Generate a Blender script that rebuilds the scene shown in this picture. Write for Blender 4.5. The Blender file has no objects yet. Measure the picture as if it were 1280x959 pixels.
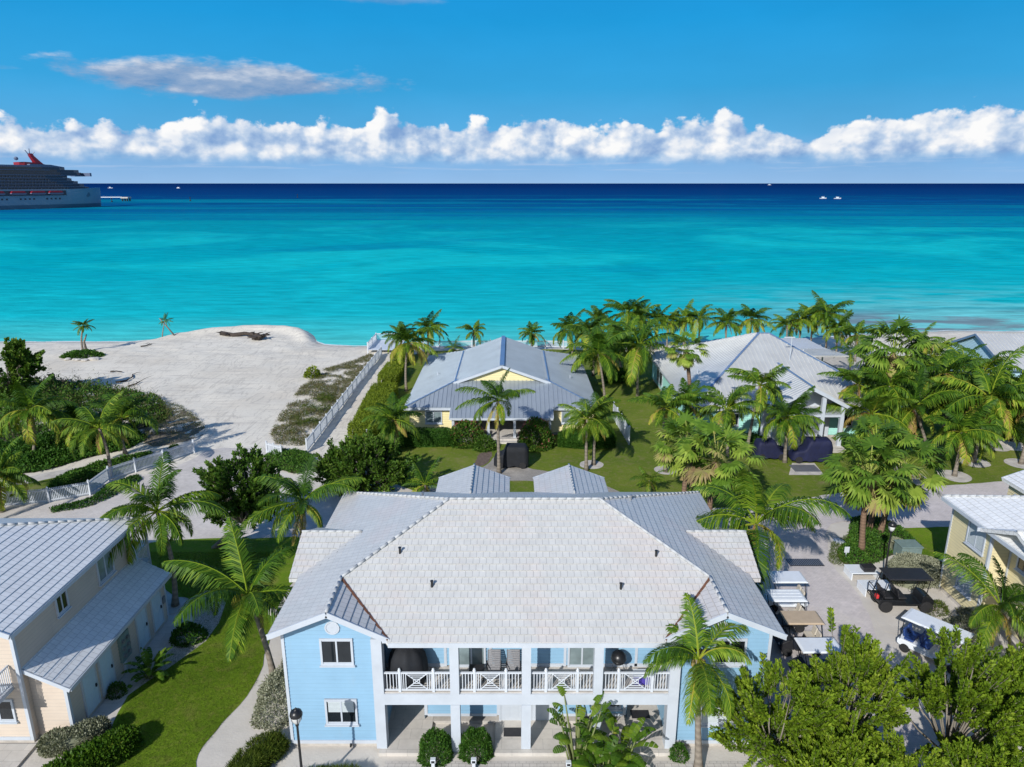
import bpy, math, random
import numpy as np
from mathutils import Vector, Matrix, noise as mnoise
R = math.radians
random.seed(7)
RNG = np.random.default_rng(11)
SC = bpy.context.scene
COL = SC.collection

# ------------------------------------------------------------------ camera, world, sun, exposure
CAM_H, PITCH, FPX = 23.7, R(15.77), 887.0
cam_d = bpy.data.cameras.new('camera')
cam = bpy.data.objects.new('camera', cam_d); COL.objects.link(cam)
cam.location = (0, 0, CAM_H); cam.rotation_euler = (R(90) - PITCH, 0, 0)
cam_d.sensor_fit = 'HORIZONTAL'; cam_d.sensor_width = 36; cam_d.lens = FPX / 1280 * 36
cam_d.clip_start = 0.1; cam_d.clip_end = 200000
SC.camera = cam
SC.view_settings.view_transform = 'Standard'; SC.view_settings.look = 'None'
SC.view_settings.gamma = 1; SC.view_settings.use_curve_mapping = False
SC.view_settings.exposure = 0.0
SC.render.engine = 'CYCLES'
SC.cycles.max_bounces = 8; SC.cycles.transparent_max_bounces = 8
SC.cycles.use_denoising = True

SUN_AZ, SUN_EL = R(207.3), R(31.5)          # compass azimuth from +Y, clockwise: behind the camera, to the left
L = Vector((math.sin(SUN_AZ) * math.cos(SUN_EL), math.cos(SUN_AZ) * math.cos(SUN_EL), math.sin(SUN_EL)))
sd = bpy.data.lights.new('sun', 'SUN'); sd.energy = 4.65; sd.angle = R(0.5); sd.color = (1.0, 0.965, 0.915)
sun = bpy.data.objects.new('sun', sd); COL.objects.link(sun)
sun.location = (-60, -100, 120); sun.rotation_euler = L.to_track_quat('Z', 'Y').to_euler()


class G:
    """small node-graph helper"""
    def __init__(s, nt): s.nt = nt
    def n(s, t, **kw):
        x = s.nt.nodes.new(t)
        for k, v in kw.items(): setattr(x, k, v)
        return x
    def set(s, sock, v):
        if isinstance(v, bpy.types.NodeSocket): s.nt.links.new(v, sock)
        elif v is not None:
            if hasattr(sock, 'default_value'):
                dv = sock.default_value
                if hasattr(dv, '__len__') and not hasattr(v, '__len__'): v = (v,) * len(dv)
                if hasattr(dv, '__len__') and len(dv) == 4 and len(v) == 3: v = (*v, 1)
                sock.default_value = v
    def m(s, op, a, b=None, c=None, clamp=False):
        x = s.n('ShaderNodeMath', operation=op); x.use_clamp = clamp
        for i, v in enumerate((a, b, c)):
            if v is not None: s.set(x.inputs[i], v)
        return x.outputs[0]
    def sm(s, v, a, b):      # smoothstep
        x = s.n('ShaderNodeMapRange', interpolation_type='SMOOTHSTEP')
        s.set(x.inputs[0], v); s.set(x.inputs[1], a); s.set(x.inputs[2], b)
        return x.outputs[0]
    def lin(s, v, a, b, c=0, d=1):
        x = s.n('ShaderNodeMapRange')
        for i, q in enumerate((v, a, b, c, d)): s.set(x.inputs[i], q)
        return x.outputs[0]
    def mix(s, f, a, b, blend='MIX'):
        x = s.n('ShaderNodeMix', data_type='RGBA', blend_type=blend)
        s.set(x.inputs[0], f); s.set(x.inputs[6], a); s.set(x.inputs[7], b)
        return x.outputs[2]
    def xyz(s, x=0, y=0, z=0):
        c = s.n('ShaderNodeCombineXYZ')
        for i, v in enumerate((x, y, z)): s.set(c.inputs[i], v)
        return c.outputs[0]
    def sep(s, v):
        c = s.n('ShaderNodeSeparateXYZ'); s.set(c.inputs[0], v); return c.outputs
    def noise(s, vec, scale=1, detail=4, rough=.55, dist=0, color=False):
        x = s.n('ShaderNodeTexNoise')
        s.set(x.inputs['Vector'], vec); s.set(x.inputs['Scale'], scale); s.set(x.inputs['Detail'], detail)
        s.set(x.inputs['Roughness'], rough); s.set(x.inputs['Distortion'], dist)
        return x.outputs['Color' if color else 'Fac']
    def ramp(s, v, stops, interp='LINEAR'):
        x = s.n('ShaderNodeValToRGB'); cr = x.color_ramp; cr.interpolation = interp
        while len(cr.elements) < len(stops): cr.elements.new(.5)
        for e, (p, c) in zip(cr.elements, stops): e.position = p
        for e, (p, c) in zip(cr.elements, stops):
            e.position = p; e.color = (*c, 1) if len(c) == 3 else c
        s.set(x.inputs[0], v)
        return x.outputs[0]


def srgb(r, g, b):
    f = lambda c: (c / 255 / 12.92) if c / 255 <= .04045 else ((c / 255 + .055) / 1.055) ** 2.4
    return (f(r), f(g), f(b))


SKY = 0.12
W = bpy.data.worlds.new('World'); SC.world = W; W.use_nodes = True
def build_world():
    nt = W.node_tree; nt.nodes.clear(); g = G(nt)
    tc = g.n('ShaderNodeTexCoord'); d = g.n('ShaderNodeVectorMath', operation='NORMALIZE')
    g.set(d.inputs[0], tc.outputs['Generated']); x, y, z = g.sep(d.outputs[0])
    el = g.m('MULTIPLY', g.m('ARCSINE', z), 57.2958)
    az = g.m('MULTIPLY', g.m('ARCTAN2', x, y), 57.2958)
    sky = g.n('ShaderNodeTexSky', sky_type='NISHITA'); sky.sun_disc = False
    sky.sun_elevation = SUN_EL; sky.sun_rotation = SUN_AZ; sky.altitude = 0; sky.air_density = 1.0; sky.dust_density = 0.3; sky.ozone_density = 2.5
    k = 1 / SKY
    # the blue of the seaward half of the sky, by elevation; the sunward half stays the plain sky
    blue = g.ramp(g.lin(el, 0, 40), [(0, srgb(150, 190, 232)), (.035, srgb(132, 182, 230)), (.085, srgb(92, 174, 226)), (.17, srgb(58, 165, 224)), (.28, srgb(34, 154, 219)), (.45, srgb(16, 133, 208)), (1, srgb(40, 104, 186))])
    vary = g.lin(g.noise(g.xyz(g.m('MULTIPLY', az, .05), g.m('MULTIPLY', el, .12), 1), 1, 4, .6), .3, .7, .94, 1.06)
    blue = g.mix(1.0, blue, g.xyz(vary, vary, vary), 'MULTIPLY'); blue = g.mix(1.0, blue, (k, k, k), 'MULTIPLY')
    base = g.mix(g.m('MULTIPLY', g.sm(y, -.25, .35), g.sm(el, 75, 40)), sky.outputs[0], blue)
    # cumulus bank along the horizon
    def field(da, de, det):
        a2 = g.m('ADD', az, da); e2 = g.m('ADD', el, de)
        lump = g.noise(g.xyz(g.m('MULTIPLY', a2, .085), 0, 3.1), 1, 2, .5)
        lump2 = g.noise(g.xyz(g.m('MULTIPLY', a2, .30), 0, 9.1), 1, 2, .6)
        top = g.m('ADD', g.m('ADD', g.m('MULTIPLY', lump, 8.5), g.m('MULTIPLY', lump2, 3.2)), -.85)
        top = g.m('MAXIMUM', top, 2.8)
        p = g.xyz(a2, g.m('MULTIPLY', e2, 1.25), 0)
        n1 = g.noise(p, .42, det, .62)
        vo = g.n('ShaderNodeTexVoronoi', feature='SMOOTH_F1'); g.set(vo.inputs['Vector'], g.n('ShaderNodeVectorMath', operation='ADD').outputs[0])
        va = vo.inputs['Vector'].links[0].from_node; g.set(va.inputs[0], p)
        wv = g.n('ShaderNodeVectorMath', operation='SCALE'); g.set(wv.inputs[0], g.noise(p, .9, 3, .6, color=True)); wv.inputs['Scale'].default_value = 1.1; g.set(va.inputs[1], wv.outputs[0])
        vo.inputs['Scale'].default_value = .48; vo.inputs['Detail'].default_value = 2.5 if det > 4 else 1.0; vo.inputs['Roughness'].default_value = .5; vo.inputs['Smoothness'].default_value = .45
        puff = g.m('SUBTRACT', .50, vo.outputs['Distance'])
        m = g.m('ADD', g.m('DIVIDE', g.m('SUBTRACT', top, e2), 1.1), g.m('MULTIPLY', g.m('SUBTRACT', n1, .5), 2.6))
        m = g.m('ADD', m, g.m('MULTIPLY', g.sm(e2, 3.6, 1.9), 1.0))
        return g.m('ADD', m, g.m('MULTIPLY', puff, 1.25))
    m0 = field(0, 0, 8); m1 = field(-.30, .34, 8); s0 = field(0, 0, 3); s1 = field(-.9, .85, 3)
    low = g.noise(g.xyz(g.m('MULTIPLY', az, .5), g.m('MULTIPLY', el, .8), 5), 1, 4)
    base_cut = g.sm(g.m('ADD', el, g.m('MULTIPLY', g.m('SUBTRACT', low, .5), 1.1)), 1.15, 2.35)
    dens = g.m('MULTIPLY', g.m('MULTIPLY', g.sm(m0, .0, .46), base_cut), g.sm(el, 5.75, 5.3))
    thick = g.sm(m0, .0, 2.4)
    lit = g.m('ADD', -.02, g.m('MULTIPLY', g.m('SUBTRACT', m0, m1), .34))
    lit = g.m('ADD', lit, g.m('MULTIPLY', g.m('SUBTRACT', s0, s1), .30))
    lit = g.m('ADD', lit, g.m('MULTIPLY', g.sm(el, 1.6, 4.4), .36), clamp=True)
    big = g.noise(g.xyz(g.m('MULTIPLY', az, .23), g.m('MULTIPLY', el, .45), 7), 1, 3, .5)
    lit = g.m('ADD', lit, g.m('MULTIPLY', g.m('SUBTRACT', big, .52), 1.4), clamp=True)
    # the deeper inside the bank the greyer, thin rims take the sky's blue
    cc = g.ramp(lit, [(0, srgb(128, 164, 212)), (.30, srgb(160, 188, 224)), (.55, srgb(194, 212, 235)), (.80, srgb(232, 237, 245)), (1, srgb(252, 252, 252))])
    cc = g.mix(1.0, cc, (k, k, k), 'MULTIPLY')
    # thin layer below the bank
    out = base
    st = g.noise(g.xyz(g.m('MULTIPLY', az, .16), g.m('MULTIPLY', el, 3.2), 2), 1, 4, .6)
    stm = g.m('MULTIPLY', g.m('MULTIPLY', g.sm(st, .50, .72), g.sm(el, 2.0, 1.4)), g.m('MULTIPLY', g.sm(el, .5, 1.1), .6))
    out = g.mix(stm, out, tuple(c * k for c in srgb(175, 200, 232)))
    out = g.mix(dens, out, cc)
    # the loose grey cloud higher up on the left, and faint wisps
    def loose(ca, ce, ra, re, seed, amp):
        u = g.m('DIVIDE', g.m('SUBTRACT', az, ca), ra); v = g.m('DIVIDE', g.m('SUBTRACT', el, ce), re)
        vv = g.m('MULTIPLY', v, g.m('ADD', 1, g.m('MULTIPLY', g.m('LESS_THAN', v, 0), .5)))
        r = g.m('SQRT', g.m('ADD', g.m('MULTIPLY', u, u), g.m('MULTIPLY', vv, vv)))
        nz = g.noise(g.xyz(g.m('MULTIPLY', az, .24), g.m('MULTIPLY', el, .75), seed), 1, 7, .58)
        nz2 = g.noise(g.xyz(g.m('MULTIPLY', g.m('ADD', az, -.5), .24), g.m('MULTIPLY', g.m('ADD', el, .4), .75), seed), 1, 7, .58)
        a = g.m('MULTIPLY', g.sm(g.m('ADD', g.m('SUBTRACT', 1, r), g.m('MULTIPLY', g.m('SUBTRACT', nz, .5), 1.7)), -.08, .42), amp)
        l = g.m('ADD', .36, g.m('ADD', g.m('MULTIPLY', g.m('SUBTRACT', nz, nz2), 2.0), g.m('MULTIPLY', v, .30)), clamp=True)
        c = g.ramp(l, [(0, srgb(104, 148, 196)), (.45, srgb(150, 174, 206)), (1, srgb(226, 230, 238))])
        return a, g.mix(1.0, c, (k, k, k), 'MULTIPLY')
    for args in ((-19.9, 6.75, 10.8, 1.6, 3.3, .97), (-10.2, 12.6, 5.5, .8, 8.3, .4), (-37, 6.9, 4, .3, 5.3, .4)):
        a, c = loose(*args); out = g.mix(a, out, c)
    bg = g.n('ShaderNodeBackground'); g.set(bg.inputs[0], out); bg.inputs[1].default_value = SKY
    bg0 = g.n('ShaderNodeBackground'); g.set(bg0.inputs[0], base); bg0.inputs[1].default_value = SKY
    # clouds stand only in this part of the sky; elsewhere the plain sky is enough
    zone = g.m('MULTIPLY', g.m('MULTIPLY', g.m('LESS_THAN', el, 15), g.m('GREATER_THAN', el, -.5)), g.m('LESS_THAN', g.m('ABSOLUTE', az), 62))
    mx = g.n('ShaderNodeMixShader'); g.set(mx.inputs[0], zone); nt.links.new(bg0.outputs[0], mx.inputs[1]); nt.links.new(bg.outputs[0], mx.inputs[2])
    o = g.n('ShaderNodeOutputWorld'); nt.links.new(mx.outputs[0], o.inputs[0])
    W.cycles.sampling_method = 'MANUAL'; W.cycles.sample_map_resolution = 256
build_world()

# ------------------------------------------------------------------ places: a ground point of the photograph's view
_c, _s = math.cos(PITCH), math.sin(PITCH)
def ray(u, v):
    a = (u - 640) / FPX; b = (479.5 - v) / FPX
    return Vector((a, _c + b * _s, -_s + b * _c))
def at(u, v, z=0.0):
    d = ray(u, v); t = (z - CAM_H) / d.z
    return Vector((d.x * t, d.y * t, z))
def aty(u, v, Y):
    d = ray(u, v); t = Y / d.y
    return Vector((d.x * t, Y, CAM_H + d.z * t))
def depth(p): return p[1] * _c + (CAM_H - p[2]) * _s

# ------------------------------------------------------------------ materials
MATS = {}
def mat(name, rough=.6, metal=0.0, spec=.5):
    m = bpy.data.materials.new(name); m.use_nodes = True
    g = G(m.node_tree); b = m.node_tree.nodes['Principled BSDF']
    b.inputs['Roughness'].default_value = rough; b.inputs['Metallic'].default_value = metal
    b.inputs['Specular IOR Level'].default_value = spec
    MATS[name] = m
    return m, g, b
def bump(g, b, h, strength=.3, dist=.02):
    x = g.n('ShaderNodeBump'); x.inputs['Strength'].default_value = strength; x.inputs['Distance'].default_value = dist
    g.set(x.inputs['Height'], h); g.set(b.inputs['Normal'], x.outputs[0])
def geo(g): return g.n('ShaderNodeNewGeometry').outputs['Position']
def objc(g): return g.n('ShaderNodeTexCoord').outputs['Object']
def uvc(g): return g.n('ShaderNodeTexCoord').outputs['UV']

def flat(name, col, rough=.6, metal=0, var=.12, scale=3.0, spec=.5, b_=.0, bscale=30):
    m, g, b = mat(name, rough, metal, spec)
    p = geo(g)
    n = g.noise(p, scale, 5, .6)
    f = g.lin(n, .25, .75, 1 - var, 1 + var)
    g.set(b.inputs['Base Color'], g.mix(1.0, col, g.xyz(f, f, f), 'MULTIPLY'))
    if b_: bump(g, b, g.noise(p, bscale, 3), b_, .02)
    return m

def siding_mat(name, col):
    m, g, b = mat(name, .5, 0, .35)
    p = geo(g)
    n = g.noise(p, .9, 5, .65); n2 = g.noise(g.xyz(*[g.m('MULTIPLY', q, s) for q, s in zip(g.sep(p), (.7, .7, 14))]), 1, 3, .6)
    f = g.lin(n, .25, .75, .93, 1.05); f2 = g.lin(n2, .2, .8, .95, 1.05)
    c = g.mix(1.0, col, g.xyz(f, f, f), 'MULTIPLY'); c = g.mix(1.0, c, g.xyz(f2, f2, f2), 'MULTIPLY')
    st = g.noise(g.xyz(*[g.m('MULTIPLY', q, s) for q, s in zip(g.sep(p), (3.5, 3.5, .5))]), 1, 4, .7)
    c = g.mix(g.m('MULTIPLY', g.sm(st, .58, .8), .14), c, (.30, .29, .26))
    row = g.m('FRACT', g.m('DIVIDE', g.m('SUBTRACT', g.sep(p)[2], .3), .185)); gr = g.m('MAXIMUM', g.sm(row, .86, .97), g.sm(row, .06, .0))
    c = g.mix(g.m('MULTIPLY', gr, .55), c, (.09, .13, .18))      # shade under each lap, painted into the siding colour
    g.set(b.inputs['Base Color'], c)
    bump(g, b, g.noise(p, 25, 3), .05, .01)
    return m
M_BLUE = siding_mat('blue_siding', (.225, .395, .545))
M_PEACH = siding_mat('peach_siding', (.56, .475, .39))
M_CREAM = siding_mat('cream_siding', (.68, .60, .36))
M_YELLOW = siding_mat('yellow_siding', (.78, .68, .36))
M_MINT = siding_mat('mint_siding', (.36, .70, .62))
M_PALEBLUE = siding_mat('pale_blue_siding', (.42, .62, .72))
M_WHITE = flat('white_paint', (.48, .525, .58), .45, var=.08, scale=1.3, b_=.05)
M_WHITE2 = flat('white_vinyl', (.56, .60, .65), .4, var=.05, scale=.8)

def tile_mat(name, base, stain, rw=.30, rh=.345):
    m, g, b = mat(name, .36, 0, .85)
    uv = uvc(g); p = geo(g)
    br = g.n('ShaderNodeTexBrick'); br.offset = .5
    g.set(br.inputs['Vector'], uv)
    br.inputs['Color1'].default_value = (.97, .97, .97, 1); br.inputs['Color2'].default_value = (1.03, 1.03, 1.03, 1); br.inputs['Mortar'].default_value = (.66, .66, .67, 1)
    br.inputs['Scale'].default_value = 1; br.inputs['Mortar Size'].default_value = .013; br.inputs['Mortar Smooth'].default_value = .3
    br.inputs['Brick Width'].default_value = rw; br.inputs['Row Height'].default_value = rh
    n = g.noise(p, .35, 5, .62); n2 = g.noise(p, 2.2, 5, .65)
    c = g.mix(g.m('MULTIPLY', g.sm(n, .46, .68), .50), base, stain)
    f = g.lin(n2, .2, .8, .90, 1.08); c = g.mix(1.0, c, g.xyz(f, f, f), 'MULTIPLY')
    gr = g.noise(g.xyz(*[g.m('MULTIPLY', q, s) for q, s in zip(g.sep(uv), (2.0, .25, 1))]), 1, 4, .7)
    c = g.mix(g.m('MULTIPLY', g.sm(gr, .54, .80), .30), c, (.36, .36, .35))
    c = g.mix(1.0, c, br.outputs['Color'], 'MULTIPLY')
    g.set(b.inputs['Base Color'], c)
    bump(g, b, g.m('ADD', g.m('MULTIPLY', br.outputs['Fac'], -1), g.m('MULTIPLY', n2, .25)), .5, .02)
    return m
M_TILE = tile_mat('white_roof_tile', (.565, .565, .545), (.605, .54, .505))
M_CAP = flat('mortar_ridge', (.43, .445, .455), .7, var=.2, scale=4)
M_TILE2 = tile_mat('pale_roof_tile', (.80, .80, .775), (.74, .74, .72))

def metal_roof(name, col, rough=.38, metal=.45):
    m, g, b = mat(name, rough, metal, .6)
    p = geo(g); n = g.noise(p, .5, 5, .6); n2 = g.noise(p, 4, 4, .6)
    f = g.lin(n, .25, .75, .88, 1.1)
    g.set(b.inputs['Base Color'], g.mix(1.0, col, g.xyz(f, f, f), 'MULTIPLY'))
    g.set(b.inputs['Roughness'], g.lin(n2, .2, .8, rough - .08, rough + .1))
    bump(g, b, n2, .06, .02)
    return m
M_METAL = metal_roof('blue_grey_metal_roof', (.385, .435, .475))
M_METAL2 = metal_roof('pale_grey_metal_roof', (.58, .585, .565), .42, .3)
M_RUST = flat('rusty_flashing', (.13, .055, .03), .8, var=.5, scale=5)
M_DARKGAP = flat('dark_flashing', (.06, .05, .05), .7, var=.4, scale=4)
M_BLACK = flat('black_paint', (.012, .013, .015), .35, var=.3, scale=6)
M_BLACKPLASTIC = flat('black_plastic', (.022, .022, .025), .5, var=.3, scale=8)
M_COVER = flat('black_cover_fabric', (.008, .010, .014), .8, var=.4, scale=3, b_=.4, bscale=4)
M_NAVY = flat('navy_cover_fabric', (.005, .008, .042), .75, var=.35, scale=2, b_=.4, bscale=4)
M_NAVYSEAT = flat('navy_vinyl', (.02, .055, .20), .5, var=.3, scale=4)
M_RUBBER = flat('tyre_rubber', (.016, .016, .017), .85, var=.2, scale=10)
M_STEEL = flat('grey_steel', (.30, .31, .33), .4, .6)
M_WHITECAN = flat('white_gelcoat', (.72, .76, .80), .3, var=.05)
M_TAN = flat('tan_gelcoat', (.50, .39, .27), .45, var=.1)
M_TANSEAT = flat('tan_vinyl', (.55, .50, .42), .55, var=.12)
M_RED = flat('red_fabric', (.55, .03, .03), .6)
M_PURPLE = flat('purple_plastic', (.07, .05, .32), .5)
M_CONC = flat('concrete', (.48, .45, .41), .9, var=.28, scale=1.6, b_=.25, bscale=40)
M_TEALBOX = flat('green_grey_metal', (.18, .25, .24), .5, var=.15)
M_DOOR = flat('pale_blue_door', (.50, .63, .72), .45, var=.05)
M_BRONZE = flat('dark_bronze', (.03, .03, .035), .4, .5)
M_WOODGREY = flat('driftwood', (.055, .042, .034), .9, var=.5, scale=5, b_=.4)
M_BLIND = flat('pale_blind', (.50, .56, .58), .7, var=.06, scale=6)
M_SLING = flat('grey_sling_fabric', (.20, .20, .21), .8, var=.2, scale=20)

def glass(name, col, rough=.05):
    m, g, b = mat(name, rough, 0, .7)
    p = geo(g); n = g.noise(p, .8, 3)
    f = g.lin(n, .3, .7, .6, 1.5)
    g.set(b.inputs['Base Color'], g.mix(1.0, col, g.xyz(f, f, f), 'MULTIPLY'))
    bump(g, b, g.noise(p, 1.5, 2), .03, .02)
    return m
M_GLASS = glass('window_glass', (.012, .016, .02))
M_GLASS2 = glass('curtained_glass', (.17, .22, .23), .1)
M_LAMP = glass('lamp_glass', (.62, .63, .62), .25)

def leaf_mat(name, stops, transl=.35, rough=.55, spec=.18):
    m, g, b = mat(name, rough, 0, spec)
    a = g.n('ShaderNodeAttribute'); a.attribute_name = 'tint'
    oi = g.n('ShaderNodeObjectInfo').outputs['Random']
    t = g.m('ADD', a.outputs['Fac'], g.lin(oi, 0, 1, -.06, .06), clamp=True)
    c = g.ramp(t, stops)
    g.set(b.inputs['Base Color'], c)
    tr = g.n('ShaderNodeBsdfTranslucent'); g.set(tr.inputs[0], g.mix(1.0, c, (1.25, 1.25, .7), 'MULTIPLY'))
    mx = g.n('ShaderNodeMixShader'); mx.inputs[0].default_value = transl
    out = m.node_tree.nodes['Material Output']
    g.nt.links.new(b.outputs[0], mx.inputs[1]); g.nt.links.new(tr.outputs[0], mx.inputs[2]); g.nt.links.new(mx.outputs[0], out.inputs[0])
    return m
M_PALM = leaf_mat('coconut_frond', [(0, (.008, .032, .004)), (.45, (.056, .130, .009)), (.75, (.235, .325, .025)), (.9, (.38, .34, .05)), (1, (.32, .21, .08))], .15)
M_FAN = leaf_mat('fan_palm_leaf', [(0, (.024, .072, .008)), (.45, (.115, .215, .022)), (.75, (.31, .40, .06)), (.9, (.36, .30, .12)), (1, (.22, .15, .08))], .25)
M_LEAF = leaf_mat('broad_leaf', [(0, (.036, .090, .008)), (.5, (.160, .258, .017)), (.8, (.31, .40, .037)), (1, (.38, .42, .08))], .35)
M_DARKLEAF = leaf_mat('dark_leaf', [(0, (.022, .065, .010)), (.5, (.055, .130, .016)), (.85, (.13, .22, .028)), (1, (.17, .22, .05))], .25)
M_HEDGE = leaf_mat('hedge_leaf', [(0, (.018, .062, .010)), (.5, (.045, .125, .015)), (.85, (.095, .20, .025)), (1, (.15, .25, .04))], .25)
M_YHEDGE = leaf_mat('yellow_hedge_leaf', [(0, (.06, .105, .010)), (.5, (.155, .215, .016)), (.85, (.24, .29, .025)), (1, (.30, .33, .05))], .25)
M_SILVER = leaf_mat('silver_leaf', [(0, (.13, .15, .09)), (.5, (.28, .29, .20)), (.85, (.40, .41, .31)), (1, (.46, .42, .34))], .2)
M_GRASSY = leaf_mat('bunch_grass', [(0, (.03, .055, .008)), (.5, (.075, .115, .012)), (.85, (.15, .18, .03)), (1, (.26, .22, .09))], .25)
M_DRY = leaf_mat('dune_scrub', [(0, (.035, .065, .010)), (.4, (.085, .11, .026)), (.7, (.13, .115, .05)), (1, (.19, .14, .08))], .1)
M_FLOWER = leaf_mat('pink_bract', [(0, (.16, .03, .04)), (1, (.34, .10, .09))], .3)
M_BANANA = leaf_mat('banana_leaf', [(0, (.03, .085, .009)), (.5, (.075, .155, .013)), (.85, (.16, .24, .022)), (1, (.28, .27, .05))], .3, .45)

def bark(name, col, dark, ring=10):
    m, g, b = mat(name, .9, 0, .2)
    p = objc(g); z = g.sep(p)[2]
    w = g.m('SINE', g.m('ADD', g.m('MULTIPLY', z, ring * 2), g.m('MULTIPLY', g.noise(p, 3, 3), 4)))
    n = g.noise(p, 6, 5, .65)
    f = g.m('ADD', g.m('MULTIPLY', g.lin(w, -1, 1), .4), g.m('MULTIPLY', n, .7), clamp=True)
    g.set(b.inputs['Base Color'], g.mix(f, dark, col)); bump(g, b, f, .5, .03)
    return m
M_BARK = bark('palm_bark', (.30, .26, .21), (.13, .11, .09))
M_FANBARK = bark('fan_palm_bark', (.27, .18, .12), (.11, .07, .05), 14)
M_WOOD = bark('grey_bark', (.30, .27, .22), (.10, .085, .07), 2)

def sand_mat():
    m, g, b = mat('sand', .95, 0, .15)
    p = geo(g)
    n = g.noise(p, .06, 5, .6); n2 = g.noise(p, .7, 6, .65); n3 = g.noise(p, 9, 4, .7)
    x, y, z = g.sep(p)
    c = g.ramp(n, [(.25, (.63, .56, .455)), (.5, (.735, .68, .575)), (.75, (.78, .73, .63))])
    c = g.mix(g.m('MULTIPLY', g.sm(n2, .50, .75), .35), c, (.50, .455, .40))
    sx = g.noise(g.xyz(g.m('MULTIPLY', x, .16), g.m('MULTIPLY', y, 1.5), 0), 1, 4, .6)
    c = g.mix(g.m('MULTIPLY', g.sm(sx, .50, .68), .48), c, (.46, .42, .37))
    f = g.lin(n3, .2, .8, .84, 1.12); c = g.mix(1.0, c, g.xyz(f, f, f), 'MULTIPLY')
    tr = g.noise(g.xyz(g.m('MULTIPLY', x, .9), g.m('MULTIPLY', y, .13), 2), 1, 3, .55, 1.2); trl = g.m('MULTIPLY', g.sm(tr, .47, .5), g.sm(tr, .53, .5))      # wheel tracks
    c = g.mix(g.m('MULTIPLY', trl, .50), c, (.42, .385, .33))
    fp = g.noise(p, 2.6, 3, .8); c = g.mix(g.m('MULTIPLY', g.sm(fp, .58, .70), .38), c, (.40, .365, .31))
    # inland the bare ground is greyer crushed coral
    c = g.mix(g.sm(y, 62, 48), c, g.mix(n2, (.47, .435, .39), (.66, .62, .56)))
    # wet at the waterline
    wet = g.sm(z, -.28, -.52)
    c = g.mix(g.m('MULTIPLY', wet, .4), c, (.34, .30, .25))
    g.set(b.inputs['Base Color'], c)
    bump(g, b, g.m('ADD', g.m('ADD', n2, g.m('MULTIPLY', n3, .35)), g.m('MULTIPLY', sx, .4)), .42, .08)
    return m
M_SAND = sand_mat()

def lawn_mat(name, a, b_, c_, dry, scale=.25):
    m, g, b = mat(name, .9, 0, .15)
    p = geo(g)
    n = g.noise(p, scale, 5, .65); n2 = g.noise(p, 2.2, 6, .7); n3 = g.noise(p, 22, 4, .75)
    c = g.ramp(n, [(.3, a), (.5, b_), (.7, c_)])
    c = g.mix(g.m('MULTIPLY', g.sm(n2, .48, .70), .55), c, dry); c = g.mix(g.m('MULTIPLY', g.sm(g.noise(p, .45, 4, .6), .56, .72), .45), c, dry)
    f = g.lin(n3, .2, .8, .55, 1.5); c = g.mix(1.0, c, g.xyz(f, f, f), 'MULTIPLY')
    g.set(b.inputs['Base Color'], c)
    bump(g, b, g.m('ADD', n3, g.m('MULTIPLY', n2, .5)), 1.0, .06)
    return m
M_LAWN = lawn_mat('lawn', (.098, .176, .009), (.138, .232, .012), (.185, .285, .017), (.25, .23, .06))
M_LAWN2 = lawn_mat('worn_lawn', (.095, .150, .016), (.135, .190, .020), (.19, .225, .035), (.26, .21, .11), .16)

def paver_mat(name, base, bw=.22, bh=.11, mortar=.55):
    m, g, b = mat(name, .85, 0, .25)
    p = geo(g)
    br = g.n('ShaderNodeTexBrick'); br.offset = .5; g.set(br.inputs['Vector'], p)
    br.inputs['Color1'].default_value = (.94, .94, .94, 1); br.inputs['Color2'].default_value = (1.05, 1.04, 1.03, 1); br.inputs['Mortar'].default_value = (mortar, mortar, mortar, 1)
    br.inputs['Scale'].default_value = 1; br.inputs['Mortar Size'].default_value = .008
    br.inputs['Brick Width'].default_value = bw; br.inputs['Row Height'].default_value = bh
    n = g.noise(p, .35, 5, .65); n2 = g.noise(p, 2.5, 5, .7)
    f = g.lin(n, .25, .75, .82, 1.14); c = g.mix(1.0, base, g.xyz(f, f, f), 'MULTIPLY')
    f2 = g.lin(n2, .2, .8, .84, 1.12); c = g.mix(1.0, c, g.xyz(f2, f2, f2), 'MULTIPLY')
    # sand swept over the paving
    c = g.mix(g.m('MULTIPLY', g.sm(g.noise(p, .22, 5, .7), .46, .72), .6), c, (.62, .575, .52))
    c = g.mix(1.0, c, br.outputs['Color'], 'MULTIPLY')
    g.set(b.inputs['Base Color'], c)
    bump(g, b, g.m('ADD', g.m('MULTIPLY', br.outputs['Fac'], -1), g.m('MULTIPLY', n2, .5)), .4, .015)
    return m
M_ROAD = paver_mat('pinkish_road_paving', (.60, .55, .535), mortar=.8)
M_ROADW = paver_mat('sandy_road_paving', (.62, .575, .53), mortar=.85)
M_PAVE = paver_mat('grey_pavers', (.54, .51, .475), .30, .20, .5)
M_SLAB = paver_mat('stone_slabs', (.56, .53, .485), .9, .6, .7)
M_PATH = paver_mat('cobble_path', (.33, .31, .28), .2, .16, .5)

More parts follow.
